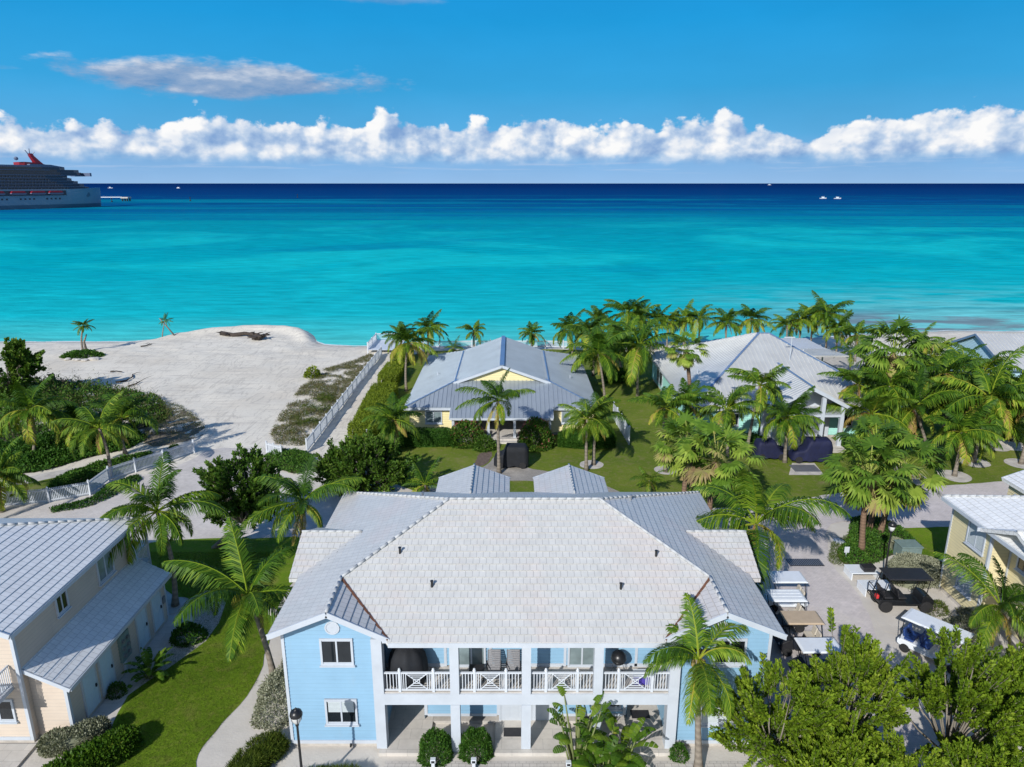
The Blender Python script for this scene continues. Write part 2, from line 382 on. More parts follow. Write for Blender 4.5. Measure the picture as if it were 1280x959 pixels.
def sea_mat():
    m, g, b = mat('sea_water', .5, 0, 0.0)
    p = geo(g); x, y, z = g.sep(p)
    wob = g.noise(g.xyz(g.m('MULTIPLY', x, .006), g.m('MULTIPLY', y, .006), 0), 1, 4, .6)
    lg = g.m('LOGARITHM', g.m('ADD', g.m('MAXIMUM', g.m('SUBTRACT', y, 80), 2), g.m('MULTIPLY', g.m('SUBTRACT', wob, .5), 30)), 10)   # metres seaward, log10
    rel = g.lin(lg, 1.0, 4.0)
    c = g.ramp(rel, [(0.0, (.26, .62, .56)), (.13, (.10, .58, .545)), (.24, (.008, .455, .495)), (.38, (.001, .37, .43)), (.47, (.001, .32, .39)),
                     (.535, (.001, .255, .335)), (.595, (.001, .115, .255)), (.65, (.001, .062, .195)), (.75, (.0008, .042, .165)), (.9, (.0008, .026, .125)), (1, (.0008, .022, .11))])
    pt = g.noise(g.xyz(g.m('MULTIPLY', x, .0105), g.m('MULTIPLY', y, .011), 12), 1, 5, .62, .8)
    c = g.mix(g.m('MULTIPLY', g.m('MULTIPLY', g.sm(pt, .46, .64), g.sm(lg, 1.2, 1.7)), g.m('MULTIPLY', g.sm(lg, 2.75, 2.4), .50)), c, (.010, .55, .555))
    # bands of weed and sand on the sea bed, long in x
    bd = g.noise(g.xyz(g.m('MULTIPLY', x, .0095), g.m('MULTIPLY', y, .015), 4), 1, 6, .64, .5)
    near = g.sm(lg, 1.3, 1.9); far = g.sm(lg, 3.25, 2.95)
    c = g.mix(g.m('MULTIPLY', g.m('MULTIPLY', g.sm(bd, .50, .70), near), g.m('MULTIPLY', far, .62)), c, (.001, .215, .345))
    bd2 = g.noise(g.xyz(g.m('MULTIPLY', x, .0016), g.m('MULTIPLY', g.m('LOGARITHM', g.m('MAXIMUM', y, 5), 10), 22), 1), 1, 4, .6)
    c = g.mix(g.m('MULTIPLY', g.m('MULTIPLY', g.sm(bd2, .46, .64), g.sm(lg, 2.35, 2.7)), g.m('MULTIPLY', g.sm(lg, 3.15, 2.85), .75)), c, (.001, .10, .29))
    bd3 = g.noise(g.xyz(g.m('MULTIPLY', x, .0011), g.m('MULTIPLY', g.m('LOGARITHM', g.m('MAXIMUM', y, 5), 10), 14), 7), 1, 4, .6)
    c = g.mix(g.m('MULTIPLY', g.m('MULTIPLY', g.sm(bd3, .48, .68), g.sm(lg, 2.3, 2.6)), g.m('MULTIPLY', g.sm(lg, 3.2, 2.95), .6)), c, (.001, .30, .36))
    # weed and rock patches close to the right-hand shore
    rx = g.m('MULTIPLY', g.sm(x, 40, 60), g.m('MULTIPLY', g.sm(y, 108, 114), g.sm(y, 150, 128)))
    wn = g.noise(g.xyz(g.m('MULTIPLY', x, .05), g.m('MULTIPLY', y, .16), 9), 1, 5, .65)
    c = g.mix(g.m('MULTIPLY', g.m('MULTIPLY', rx, g.sm(wn, .44, .58)), .85), c, (.20, .23, .26))
    ml = g.m('MULTIPLY', g.sm(x, 25, 70), g.sm(y, 190, 115)); c = g.mix(g.m('MULTIPLY', ml, g.m('MULTIPLY', g.sm(wn, .62, .42), .5)), c, (.34, .66, .62))
    # ripples: small lighter and darker flecks in the water colour
    rp = g.noise(g.xyz(g.m('MULTIPLY', x, .10), g.m('MULTIPLY', y, .42), 3), 1, 5, .65)
    f = g.lin(rp, .25, .75, .70, 1.32); c = g.mix(1.0, c, g.xyz(f, f, f), 'MULTIPLY')
    # foam line
    fx = g.noise(p, .5, 4, .7)
    g.set(b.inputs['Base Color'], c)
    wv = g.noise(g.xyz(g.m('MULTIPLY', x, .35), g.m('MULTIPLY', y, 1.0), 0), 1, 6, .62)
    wv2 = g.noise(g.xyz(g.m('MULTIPLY', x, .05), g.m('MULTIPLY', y, .14), 0), 1, 3, .6)
    bump(g, b, g.m('ADD', wv, g.m('MULTIPLY', wv2, 2.2)), .6, .25)
    gl = g.n('ShaderNodeBsdfGlossy'); gl.inputs['Roughness'].default_value = .25
    bn = [q for q in m.node_tree.nodes if q.type == 'BUMP'][0]; g.nt.links.new(bn.outputs[0], gl.inputs['Normal'])
    mx = g.n('ShaderNodeMixShader'); mx.inputs[0].default_value = .015; out = m.node_tree.nodes['Material Output']
    g.nt.links.new(b.outputs[0], mx.inputs[1]); g.nt.links.new(gl.outputs[0], mx.inputs[2]); g.nt.links.new(mx.outputs[0], out.inputs[0])
    return m
M_SEA = sea_mat()
M_FOAM = flat('sea_foam', (.72, .76, .76), .9, var=.1)

# ------------------------------------------------------------------ mesh and object helpers
class MB:
    def __init__(s): s.v, s.f, s.mi, s.uv = [], [], [], {}
    def poly(s, pts, mi=0):
        k = len(s.v); s.v.extend([tuple(p) for p in pts]); s.f.append(tuple(range(k, k + len(pts)))); s.mi.append(mi)
    def box(s, x0, x1, y0, y1, z0, z1, mi=0):
        x0, x1 = sorted((x0, x1)); y0, y1 = sorted((y0, y1)); z0, z1 = sorted((z0, z1))
        k = len(s.v)
        s.v += [(x0, y0, z0), (x1, y0, z0), (x1, y1, z0), (x0, y1, z0), (x0, y0, z1), (x1, y0, z1), (x1, y1, z1), (x0, y1, z1)]
        for q in ((0, 3, 2, 1), (4, 5, 6, 7), (0, 1, 5, 4), (1, 2, 6, 5), (2, 3, 7, 6), (3, 0, 4, 7)):
            s.f.append(tuple(k + i for i in q)); s.mi.append(mi)
    def bar(s, a, b, w, h=None, mi=0, up=(0, 0, 1)):
        a, b = Vector(a), Vector(b); d = (b - a).normalized(); h = h or w
        u = Vector(up); x = d.cross(u)
        if x.length < 1e-4: x = d.cross(Vector((0, 1, 0)))
        x.normalize(); y = x.cross(d).normalized()
        x *= w / 2; y *= h / 2; k = len(s.v)
        for p in (a, b):
            for i, j in ((-1, -1), (1, -1), (1, 1), (-1, 1)): s.v.append(tuple(p + x * i + y * j))
        for q in ((0, 1, 2, 3), (7, 6, 5, 4), (0, 4, 5, 1), (1, 5, 6, 2), (2, 6, 7, 3), (3, 7, 4, 0)):
            s.f.append(tuple(k + i for i in q)); s.mi.append(mi)
    def tube(s, pts, rad, n=8, mi=0):
        pts = [Vector(p) for p in pts]
        if not hasattr(rad, '__len__'): rad = [rad] * len(pts)
        k = len(s.v)
        ref = Vector((.13, 1, .07))
        for i, p in enumerate(pts):
            d = (pts[min(i + 1, len(pts) - 1)] - pts[max(i - 1, 0)]).normalized()
            x = d.cross(ref).normalized(); y = d.cross(x)
            for j in range(n):
                a = 2 * math.pi * j / n; s.v.append(tuple(p + (x * math.cos(a) + y * math.sin(a)) * rad[i]))
        for i in range(len(pts) - 1):
            for j in range(n):
                a, b = k + i * n + j, k + i * n + (j + 1) % n
                s.f.append((a, a + n, b + n, b)); s.mi.append(mi)
        s.f.append(tuple(k + j for j in range(n))); s.mi.append(mi)
        s.f.append(tuple(k + (len(pts) - 1) * n + j for j in reversed(range(n)))); s.mi.append(mi)
    def lathe(s, prof, c=(0, 0, 0), n=16, mi=0):
        s.tube_rings([[(c[0] + r * math.cos(2 * math.pi * j / n), c[1] + r * math.sin(2 * math.pi * j / n), c[2] + z) for j in range(n)] for r, z in prof], mi)
    def tube_rings(s, rings, mi=0, cap=True):
        k = len(s.v); n = len(rings[0])
        for r in rings: s.v += [tuple(p) for p in r]
        for i in range(len(rings) - 1):
            for j in range(n):
                a, b = k + i * n + j, k + i * n + (j + 1) % n
                s.f.append((a, b, b + n, a + n)); s.mi.append(mi)
        if cap:
            s.f.append(tuple(k + j for j in reversed(range(n)))); s.mi.append(mi)
            s.f.append(tuple(k + (len(rings) - 1) * n + j for j in range(n))); s.mi.append(mi)
    def prism(s, poly, z0, z1, mi=0):
        s.tube_rings([[(x, y, z0) for x, y in poly], [(x, y, z1) for x, y in poly]], mi)
    def slab(s, poly, th, mi=0, mside=None):
        """a roof plane: underside and edges below a planar polygon"""
        p = [Vector(q) for q in poly]; dn = Vector((0, 0, -th))
        lo = [q + dn for q in p]
        s.poly(list(reversed(lo)), mi)
        for i in range(len(p)):
            j = (i + 1) % len(p); s.poly([p[j], p[i], lo[i], lo[j]], mside if mside is not None else mi)
    def lap(s, poly, pitch, depth, mi=0, up=None, flip=False):
        """courses (lap siding, roof tiles) over a convex planar polygon, each lifted at its lower edge"""
        p = [Vector(q) for q in poly]
        n = Vector((0, 0, 0))
        for i in range(len(p)): n += p[i].cross(p[(i + 1) % len(p)])
        n.normalize()
        if flip: n = -n
        t = Vector((0, 0, 1)).cross(n)
        if t.length < 1e-5: t = Vector((1, 0, 0))
        t.normalize(); b = n.cross(t).normalized()
        o = p[0]; q2 = [((q - o).dot(t), (q - o).dot(b)) for q in p]
        b0, b1 = min(q[1] for q in q2), max(q[1] for q in q2)
        def clip(pl, lev, keep_above):
            out = []
            for i in range(len(pl)):
                a, c = pl[i], pl[(i + 1) % len(pl)]
                ina = (a[1] >= lev) == keep_above; inc = (c[1] >= lev) == keep_above
                if ina: out.append(a)
                if ina != inc:
                    f = (lev - a[1]) / (c[1] - a[1]); out.append((a[0] + f * (c[0] - a[0]), lev))
            return out
        r = 0
        while b0 + r * pitch < b1 - 1e-4:
            lo = b0 + r * pitch; hi = min(lo + pitch, b1); r += 1
            pl = clip(clip(q2, lo - 1e-6, True), hi + 1e-6, False)
            if len(pl) < 3: continue
            pts = [o + t * x + b * y + n * (depth * (1 - (y - lo) / pitch) + .002) for x, y in pl]
            s.uv[len(s.f)] = [(x, y - b0) for x, y in (pl if not flip else list(reversed(pl)))]
            s.poly(pts if not flip else list(reversed(pts)), mi)
            ed = sorted([q for q in pl if abs(q[1] - lo) < 1e-3])
            if len(ed) >= 2:
                a, c = ed[0], ed[-1]
                A, C_ = o + t * a[0] + b * a[1], o + t * c[0] + b * c[1]
                s.poly([A + n * (depth + .002), A - n * .01, C_ - n * .01, C_ + n * (depth + .002)], mi)
    def seams(s, poly, step, w=.035, h=.035, mi=0, off=0.0):
        """standing seams running down a convex roof plane"""
        p = [Vector(q) for q in poly]; n = Vector((0, 0, 0))
        for i in range(len(p)): n += p[i].cross(p[(i + 1) % len(p)])
        n.normalize()
        if n.z < 0: n = -n
        t = Vector((0, 0, 1)).cross(n).normalized(); b = n.cross(t).normalized()
        o = p[0]; q2 = [((q - o).dot(t), (q - o).dot(b)) for q in p]
        t0, t1 = min(q[0] for q in q2), max(q[0] for q in q2)
        x = t0 + step * (.5 + off)
        while x < t1:
            ys = []
            for i in range(len(q2)):
                a, c = q2[i], q2[(i + 1) % len(q2)]
                if (a[0] - x) * (c[0] - x) < 0: ys.append(a[1] + (x - a[0]) / (c[0] - a[0]) * (c[1] - a[1]))
            if len(ys) >= 2:
                A = o + t * x + b * min(ys) + n * h * .45; B = o + t * x + b * max(ys) + n * h * .45
                if (B - A).length > .1: s.bar(A, B, w, h, mi, up=n)
            x += step
    def build(s, name, mats, root=None, parent=None, smooth=False, bevel=0.0, uv=True):
        me = bpy.data.meshes.new(name)
        v = s.v
        if root is not None:
            mi_ = WM[root].inverted()
            v = [tuple(mi_ @ Vector(p)) for p in v]
        me.from_pydata(v, [], s.f)
        if not isinstance(mats, (list, tuple)): mats = [mats]
        for m in mats: me.materials.append(m)
        me.polygons.foreach_set('material_index', s.mi)
        if smooth: me.polygons.foreach_set('use_smooth', [True] * len(s.f))
        me.update()
        if uv:
            ul = me.uv_layers.new(name='UVMap'); data = np.zeros((len(me.loops), 2), np.float32)
            V = s.v
            for pg in me.polygons:
                if pg.index in s.uv:
                    for li, q in zip(pg.loop_indices, s.uv[pg.index]): data[li] = q
                    continue
                n = pg.normal
                t = Vector((0, 0, 1)).cross(n)
                if t.length < .02: t = Vector((1, 0, 0))
                t.normalize(); b = n.cross(t)
                for li in pg.loop_indices:
                    c = me.vertices[me.loops[li].vertex_index].co
                    data[li] = (c.dot(t), c.dot(b))
            ul.data.foreach_set('uv', data.ravel())
        o = bpy.data.objects.new(name, me); COL.objects.link(o)
        if bevel:
            bv = o.modifiers.new('bevel', 'BEVEL'); bv.width = bevel; bv.segments = 2; bv.limit_method = 'ANGLE'
        if parent is not None: o.parent = parent
        elif root is not None: o.parent = root
        return o

WM = {}
def thing(name, label, cat, loc=(0, 0, 0), rz=0.0, group=None):
    o = bpy.data.objects.new(name, None); COL.objects.link(o)
    o.empty_display_size = .3
    o.location = loc; o.rotation_euler = (0, 0, rz)
    WM[o] = Matrix.Translation(Vector(loc)) @ Matrix.Rotation(rz, 4, 'Z')
    o['label'] = label; o['category'] = cat
    if group: o['group'] = group
    return o
def tag(o, label, cat, group=None, kind=None):
    o['label'] = label; o['category'] = cat
    if group: o['group'] = group
    if kind: o['kind'] = kind
    return o
def struct(o): o['kind'] = 'structure'; return o
def stuff(o, label=None, cat=None):
    o['kind'] = 'stuff'
    if label: o['label'] = label; o['category'] = cat
    return o
def dup(root, loc, rz, label, group=None, scale=None):
    r = root.copy(); COL.objects.link(r); r.location = loc; r.rotation_euler = (0, 0, rz); r['label'] = label
    if group: r['group'] = group
    if scale: r.scale = (scale,) * 3
    for ch in list(root.children):
        c = ch.copy(); COL.objects.link(c); c.parent = r
        for gch in list(ch.children):
            d = gch.copy(); COL.objects.link(d); d.parent = c
    return r

def np_mesh(name, verts, quads, m, tint=None, root=None, parent=None, smooth=False):
    """verts (N,3), quads (K,4) arrays; tint per vertex"""
    verts = np.asarray(verts, np.float32); quads = np.asarray(quads, np.int32)
    if root is not None:
        mi_ = np.array(WM[root].inverted()); verts = (verts @ mi_[:3, :3].T + mi_[:3, 3]).astype(np.float32)
    me = bpy.data.meshes.new(name); k = quads.shape[1]
    me.vertices.add(len(verts)); me.vertices.foreach_set('co', verts.ravel())
    me.loops.add(quads.size); me.loops.foreach_set('vertex_index', quads.ravel())
    me.polygons.add(len(quads)); me.polygons.foreach_set('loop_start', np.arange(0, quads.size, k, dtype=np.int32))
    if smooth: me.polygons.foreach_set('use_smooth', np.ones(len(quads), bool))
    me.update(calc_edges=True); me.validate()
    if tint is not None:
        a = me.attributes.new('tint', 'FLOAT', 'POINT'); a.data.foreach_set('value', np.asarray(tint, np.float32))
    me.materials.append(m)
    o = bpy.data.objects.new(name, me); COL.objects.link(o)
    if parent is not None: o.parent = parent
    elif root is not None: o.parent = root
    return o

def unit(a): return a / np.maximum(np.linalg.norm(a, axis=1, keepdims=True), 1e-6)
def leaves(name, P, D, size, m, root=None, parent=None, aspect=.5, var=.35, tint_mu=.5, tint_sd=.18, tint=None, fold=.15):
    """one four-sided leaf per point P, pointing along D"""
    n = len(P); D = unit(D); A = RNG.normal(size=(n, 3)); S = unit(np.cross(D, A)); N = np.cross(S, D)
    l = (size * (1 + var * RNG.uniform(-1, 1, n)))[:, None]; w = l * aspect
    V = np.empty((n, 4, 3)); V[:, 0] = P; V[:, 1] = P + D * l * .5 + S * w * .5 + N * l * fold; V[:, 2] = P + D * l; V[:, 3] = P + D * l * .5 - S * w * .5 + N * l * fold
    if tint is None: tint = RNG.normal(tint_mu, tint_sd, n)
    return np_mesh(name, V.reshape(-1, 3), np.arange(4 * n).reshape(n, 4), m, np.repeat(np.clip(tint, 0, 1), 4), root, parent)

def inside(poly, x, y):
    c = np.zeros(len(x), bool); n = len(poly)
    for i in range(n):
        (x0, y0), (x1, y1) = poly[i], poly[(i + 1) % n]
        if y0 == y1: continue
        k = ((y0 > y) != (y1 > y)) & (x < (x1 - x0) * (y - y0) / (y1 - y0) + x0); c ^= k
    return c
def edge_dist(poly, x, y):
    d = np.full(len(x), 1e9); n = len(poly)
    for i in range(n):
        a = np.array(poly[i]); b = np.array(poly[(i + 1) % n]); ab = b - a
        t = np.clip(((x - a[0]) * ab[0] + (y - a[1]) * ab[1]) / max(ab @ ab, 1e-9), 0, 1)
        d = np.minimum(d, np.hypot(x - a[0] - t * ab[0], y - a[1] - t * ab[1]))
    return d
def scatter(poly, n):
    P = np.array(poly); lo, hi = P.min(0), P.max(0); xs, ys = [], []; tot = 0
    while tot < n:
        x = RNG.uniform(lo[0], hi[0], n * 2); y = RNG.uniform(lo[1], hi[1], n * 2); k = inside(poly, x, y)
        xs.append(x[k]); ys.append(y[k]); tot += k.sum()
    return np.concatenate(xs)[:n], np.concatenate(ys)[:n]
def fbm2(x, y, s=1.0, seed=0.0):
    return np.array([mnoise.fractal(Vector((a * s, b * s, seed)), 1.0, 2.0, 4) for a, b in zip(x, y)])

def pxpoly(pts, z=0.0): return [(at(u, v, z).x, at(u, v, z).y) for u, v in pts]
def smooth_poly(poly, step=.6, amp=.12, rounds=2):
    """round and roughen an outline drawn on the ground"""
    for _ in range(rounds):
        out = []
        for i in range(len(poly)):
            a, b = poly[i], poly[(i + 1) % len(poly)]
            out += [(a[0] * .75 + b[0] * .25, a[1] * .75 + b[1] * .25), (a[0] * .25 + b[0] * .75, a[1] * .25 + b[1] * .75)]
        poly = out
    res = []
    for i in range(len(poly)):
        a, b = poly[i], poly[(i + 1) % len(poly)]; L_ = math.hypot(b[0] - a[0], b[1] - a[1]); k = max(1, int(L_ / step))
        for j in range(k):
            f = j / k; x, y = a[0] + (b[0] - a[0]) * f, a[1] + (b[1] - a[1]) * f
            dx = mnoise.noise(Vector((x * .9, y * .9, 1))) * amp; dy = mnoise.noise(Vector((x * .9, y * .9, 5))) * amp
            res.append((x + dx, y + dy))
    return res
def sheet(name, poly, z, m, amp=.12, step=.6, rounds=2, th=0.0):
    poly = smooth_poly(poly, step, amp, rounds) if rounds >= 0 else poly
    from mathutils.geometry import tessellate_polygon
    b = MB(); pts = [Vector((x, y, z)) for x, y in poly]
    b.v = [tuple(p) for p in pts]
    for t in tessellate_polygon([pts]):
        a, c, d = (pts[i] for i in t)
        if (c - a).cross(d - a).z < 0: t = (t[0], t[2], t[1])
        b.f.append(tuple(t)); b.mi.append(0)
    return struct(b.build(name, m, uv=False))

# ------------------------------------------------------------------ ground, beach and sea
SHORE = [(-2000, 110), (-400, 110), (-81, 110.3), (-61, 110.3), (-57, 112.4), (-54.5, 116.4), (-49.7, 119.8), (-43.5, 121.8), (-38.6, 121.3), (-35.2, 118.5), (-32.6, 114.0), (-31.2, 110.5), (-29.5, 108.4),
         (-25, 107.2), (-20, 107), (0, 106.8), (8, 107.0), (24, 110), (46, 112), (59, 116), (74, 119), (90, 118), (200, 118), (2000, 118)]
SX, SY = np.array([p[0] for p in SHORE]), np.array([p[1] for p in SHORE])
def land_z(x, y):
    d = np.interp(x, SX, SY) - y
    ang = np.where((x > -60) & (x < -29), 1.0, 0.0)
    z = np.interp(d, [-60, -8, 0, 1.2, 4, 9], [-5, -1.5, -.6, -.42, -.12, 0.0])
    # bulldozed berm on the left-hand beach
    berm = np.exp(-((d - 3.0) / 2.6) ** 2) * np.clip((x + 60) / 10, 0, 1) * np.clip((-30.5 - x) / 3.0, 0, 1)
    z = z + berm * .75
    return z
def build_land():
    xs = np.concatenate([np.linspace(-2000, -140, 12), np.linspace(-130, -82, 13), np.arange(-80, 100, .75), np.linspace(100, 200, 20), np.linspace(240, 2000, 12)])
    ys = np.concatenate([np.linspace(-300, -20, 8), np.arange(-10, 60, 3.0), np.arange(60, 98, 1.2), np.arange(98, 126, .4), np.linspace(126, 180, 14)])
    X, Y = np.meshgrid(xs, ys); x, y = X.ravel(), Y.ravel()
    z = land_z(x, y)
    nz = np.array([mnoise.fractal(Vector((a * .25, b * .25, 0)), 1, 2, 4) for a, b in zip(x, y)])
    nz2 = np.array([mnoise.fractal(Vector((a * .8, b * .8, 3)), 1, 2, 3) for a, b in zip(x, y)])
    open_sand = np.clip((y - 62) / 6, 0, 1) * (x < -17) + np.clip((y - 99) / 3, 0, 1) * (x >= -17)
    z = z + (nz * .10 + nz2 * .07) * np.clip(open_sand, 0, 1) * np.clip((np.interp(x, SX, SY) - y + 1) / 3, 0.15, 1) - .012 * (1 - np.clip(open_sand, 0, 1))
    nx, ny = len(xs), len(ys)
    i = np.arange(nx * ny).reshape(ny, nx)
    q = np.stack([i[:-1, :-1], i[:-1, 1:], i[1:, 1:], i[1:, :-1]], -1).reshape(-1, 4)
    struct(np_mesh('ground', np.stack([x, y, z], 1), q, M_SAND, smooth=True))
build_land()
def build_sea():
    b = MB(); ys = [60, 200, 800, 3000, 12000, 60000]; xs = [-60000, -3000, -500, 0, 500, 3000, 60000]
    for i in range(len(xs) - 1):
        for j in range(len(ys) - 1): b.poly([(xs[i], ys[j], -.6), (xs[i + 1], ys[j], -.6), (xs[i + 1], ys[j + 1], -.6), (xs[i], ys[j + 1], -.6)])
    struct(b.build('sea', M_SEA, uv=False))
    # thin wash of foam where the water meets the sand
    b = MB(); x = -95.0
    while x < 95:
        y = float(np.interp(x, SX, SY)); w = .35 + .55 * abs(mnoise.noise(Vector((x * .12, 0, 0)))) + (.9 if 30 < x < 90 else 0) * abs(mnoise.noise(Vector((x * .2, 4, 0))))
        y2 = float(np.interp(x + .8, SX, SY)); o = mnoise.noise(Vector((x * .3, 2, 0))) * .4
        b.poly([(x, y + o - .1, -.555), (x + .8, y2 + o - .1, -.555), (x + .8, y2 + o + w, -.575), (x, y + o + w, -.575)]); x += .8
    stuff(b.build('shore_foam', M_FOAM, uv=False))
build_sea()

# roads, paths and lawns: thin sheets laid on the ground
sheet('lawn', [(-12.6, 57.5), (-14.5, 66), (-15, 78), (-15.5, 97), (-12, 102.5), (12, 102.5), (20, 100), (40, 99), (75, 98), (75, 54.0), (42, 53.0), (35, 52.2), (25, 50.6), (18, 49.5), (8, 48.8), (-4, 50), (-9, 53)], .006, M_LAWN2, .35, 1.5, 1)
sheet('near_lawn', pxpoly([(178, 676), (262, 668), (335, 672), (372, 668), (400, 690), (352, 742), (336, 800), (322, 852), (282, 900), (248, 938), (243, 975), (96, 975), (130, 925), (156, 872), (200, 818), (232, 800), (240, 765), (205, 735), (170, 710)]), .008, M_LAWN, .12, .5, 2)
sheet('east_lawn_strip', pxpoly([(1115, 660), (1200, 652), (1200, 700), (1150, 696), (1120, 690)]), .010, M_LAWN, .1, .5, 1)
sheet('villa_lawn', [(11.0, 36.5), (13.2, 37.0), (15.8, 40.5), (15.6, 42.5), (11, 43)], .008, M_LAWN, .15, .5, 1)
sheet('road', pxpoly([(-160, 668), (-160, 640), (0, 636), (62, 631), (110, 622), (140, 606), (175, 596), (215, 585), (240, 575), (262, 560), (330, 560), (342, 588), (362, 604), (430, 640), (400, 668), (330, 674), (262, 672), (180, 680), (120, 676)]), .012, M_ROADW, .2, .8, 1)
sheet('east_road', [(15.5, 42.8), (16.8, 47.5), (18.3, 49.9), (22.4, 50.6), (25.3, 51.9), (35.1, 53.3), (42.5, 54.5), (80, 58), (80, 50), (50, 48.2), (36, 46.9), (30.5, 46.0), (27.4, 45.9), (24.5, 47.2), (22.6, 46.3), (21.5, 43.5), (20.6, 41.0), (20.8, 38.0), (20.2, 34.5), (19.0, 31), (18.2, 26), (17, 20), (10, 20), (12.2, 28), (13.0, 33), (14.0, 38), (15.0, 40)], .012, M_ROAD, .12, .7, 1)
sheet('branch_path', pxpoly([(1130, 612), (1118, 590), (1110, 570), (1122, 570), (1150, 592), (1175, 610)]), .015, M_PATH, .1, .5, 1)
sheet('cottage_path', pxpoly([(505, 625), (545, 603), (590, 590), (612, 580), (622, 565), (640, 566), (652, 582), (672, 588), (706, 592), (745, 602), (790, 622), (770, 640), (735, 612), (700, 604), (640, 600), (580, 606), (540, 625), (520, 640)]), .014, M_PATH, .1, .4, 1)
sheet('front_paving', [(-5.4, 21.5), (11.6, 21.5), (11.6, 24.7), (-5.4, 24.7)], .010, M_PAVE, .0, 2, -1)
sheet('side_walk', [(-19.4, 34.6), (-18.9, 38.0), (-17.0, 37.5), (-16.2, 33.6), (-17.2, 31.2), (-18.2, 29.4), (-18.9, 27.6), (-19.4, 27.0)], .010, M_SLAB, .05, .5, 1)
sheet('verge_path', pxpoly([(40, 595), (110, 582), (160, 572), (200, 563), (232, 556), (232, 560), (200, 569), (160, 578), (110, 588), (0, 612), (0, 604)]), .014, M_CONC, .15, .5, 1)
sheet('dune_verge', pxpoly([(-40, 632), (0, 630), (62, 626), (110, 617), (138, 598), (170, 588), (215, 574), (215, 568), (150, 573), (100, 588), (40, 598), (-40, 612)]), .011, M_LAWN2, .2, .6, 1)
sheet('service_hatch_pad', pxpoly([(986, 594), (1030, 594), (1018, 579), (990, 579)]), .016, M_CONC, .0, 1, -1)
for u, v, r in ((740, 581, 1.05), (832, 588, 1.0), (1192, 595, 1.35), (1217, 578, 1.3), (1244, 559, 1.2), (1276, 580, 1.3), (219, 757, .9), (779, 471, 1.1)):
    c = at(u, v); sheet('planting_ring', [(c.x + r * math.cos(a), c.y + r * math.sin(a)) for a in np.linspace(0, 2 * math.pi, 14)[:-1]], .020, M_CONC, .12, .3, 1)
sheet('planting_bed', pxpoly([(590, 585), (610, 581), (618, 563), (600, 566)]), .011, flat('mulch', (.13, .095, .075), .95, var=.5, scale=4, b_=.6, bscale=14), .2, .5, 1)
sheet('cart_ramp_sand', pxpoly([(1040, 705), (1120, 690), (1200, 740), (1230, 800), (1120, 800), (1075, 760)]), .009, M_SAND, .2, .6, 1)

# ------------------------------------------------------------------ buildings
def pbox(b, o, t, n, a0, a1, z0, z1, d0, d1, mi=0):
    o, t, n = Vector(o), Vector(t), Vector(n); k = len(b.v)
    for d in (d0, d1):
        for a, z in ((a0, z0), (a1, z0), (a1, z1), (a0, z1)): b.v.append(tuple(o + t * a + n * d + Vector((0, 0, z))))
    for q in ((3, 2, 1, 0), (4, 5, 6, 7), (0, 1, 5, 4), (1, 2, 6, 5), (2, 3, 7, 6), (3, 0, 4, 7)):
        b.f.append(tuple(k + i for i in q)); b.mi.append(mi)
def orient(poly, face):
    p = [Vector(q) for q in poly]; n = Vector((0, 0, 0))
    for i in range(len(p)): n += p[i].cross(p[(i + 1) % len(p)])
    return p if n.dot(Vector(face)) > 0 else list(reversed(p))
def roof_plane(b, poly, pitch=.345, depth=.035, th=.2, mi=0):
    p = orient(poly, (0, 0, 1)); b.slab(p, th, mi); b.lap(p, pitch, depth, mi)
def metal_plane(b, poly, step=.42, th=.18, mi=0, w=.045, h=.06):
    p = orient(poly, (0, 0, 1)); b.slab(p, th, mi); b.poly(p, mi); b.seams(p, step, w, h, mi)
def wall(b, poly, face, pitch=.185, depth=.038, mi=0):
    b.lap(orient(poly, face), pitch, depth, mi)
def window(root, o, t, n, w, h, blind=0.0, cols=2, name='window', pane=None, label=None, frame=.09, sill=True):
    """o = centre of the opening on the wall"""
    b = MB(); f = frame; o = Vector(o) - Vector((0, 0, h / 2))
    W2 = w / 2
    pbox(b, o, t, n, -W2 - f, W2 + f, h, h + f, .0, .075); pbox(b, o, t, n, -W2 - f, W2 + f, -f, 0, .0, .075)
    pbox(b, o, t, n, -W2 - f, -W2, 0, h, .0, .075); pbox(b, o, t, n, W2, W2 + f, 0, h, .0, .075)
    for k in range(1, cols): x = -W2 + w * k / cols; pbox(b, o, t, n, x - .035, x + .035, 0, h, .0, .055)
    pbox(b, o, t, n, -W2, W2, 0, .05, .0, .05); pbox(b, o, t, n, -W2, W2, h - .05, h, .0, .05)
    fr = b.build(name, M_WHITE, root)
    if label: fr['label'] = label
    b = MB(); pbox(b, o, t, n, -W2, W2, .0, h, .004, .032); b.build('pane', pane or M_GLASS, root, fr)
    if blind:
        b = MB()
        k = 0; z = h - .06
        while z > h - blind * h:
            pbox(b, o, t, n, -W2 + .05, W2 - .05, z - .06, z - .005, .030, .038); z -= .065
        b.build('blind', M_BLIND, root, fr)
    if sill:
        b = MB(); pbox(b, o, t, n, -W2 - f - .05, W2 + f + .05, -f - .05, -f + .01, .0, .13); b.build('sill', M_WHITE, root, fr)
    return fr
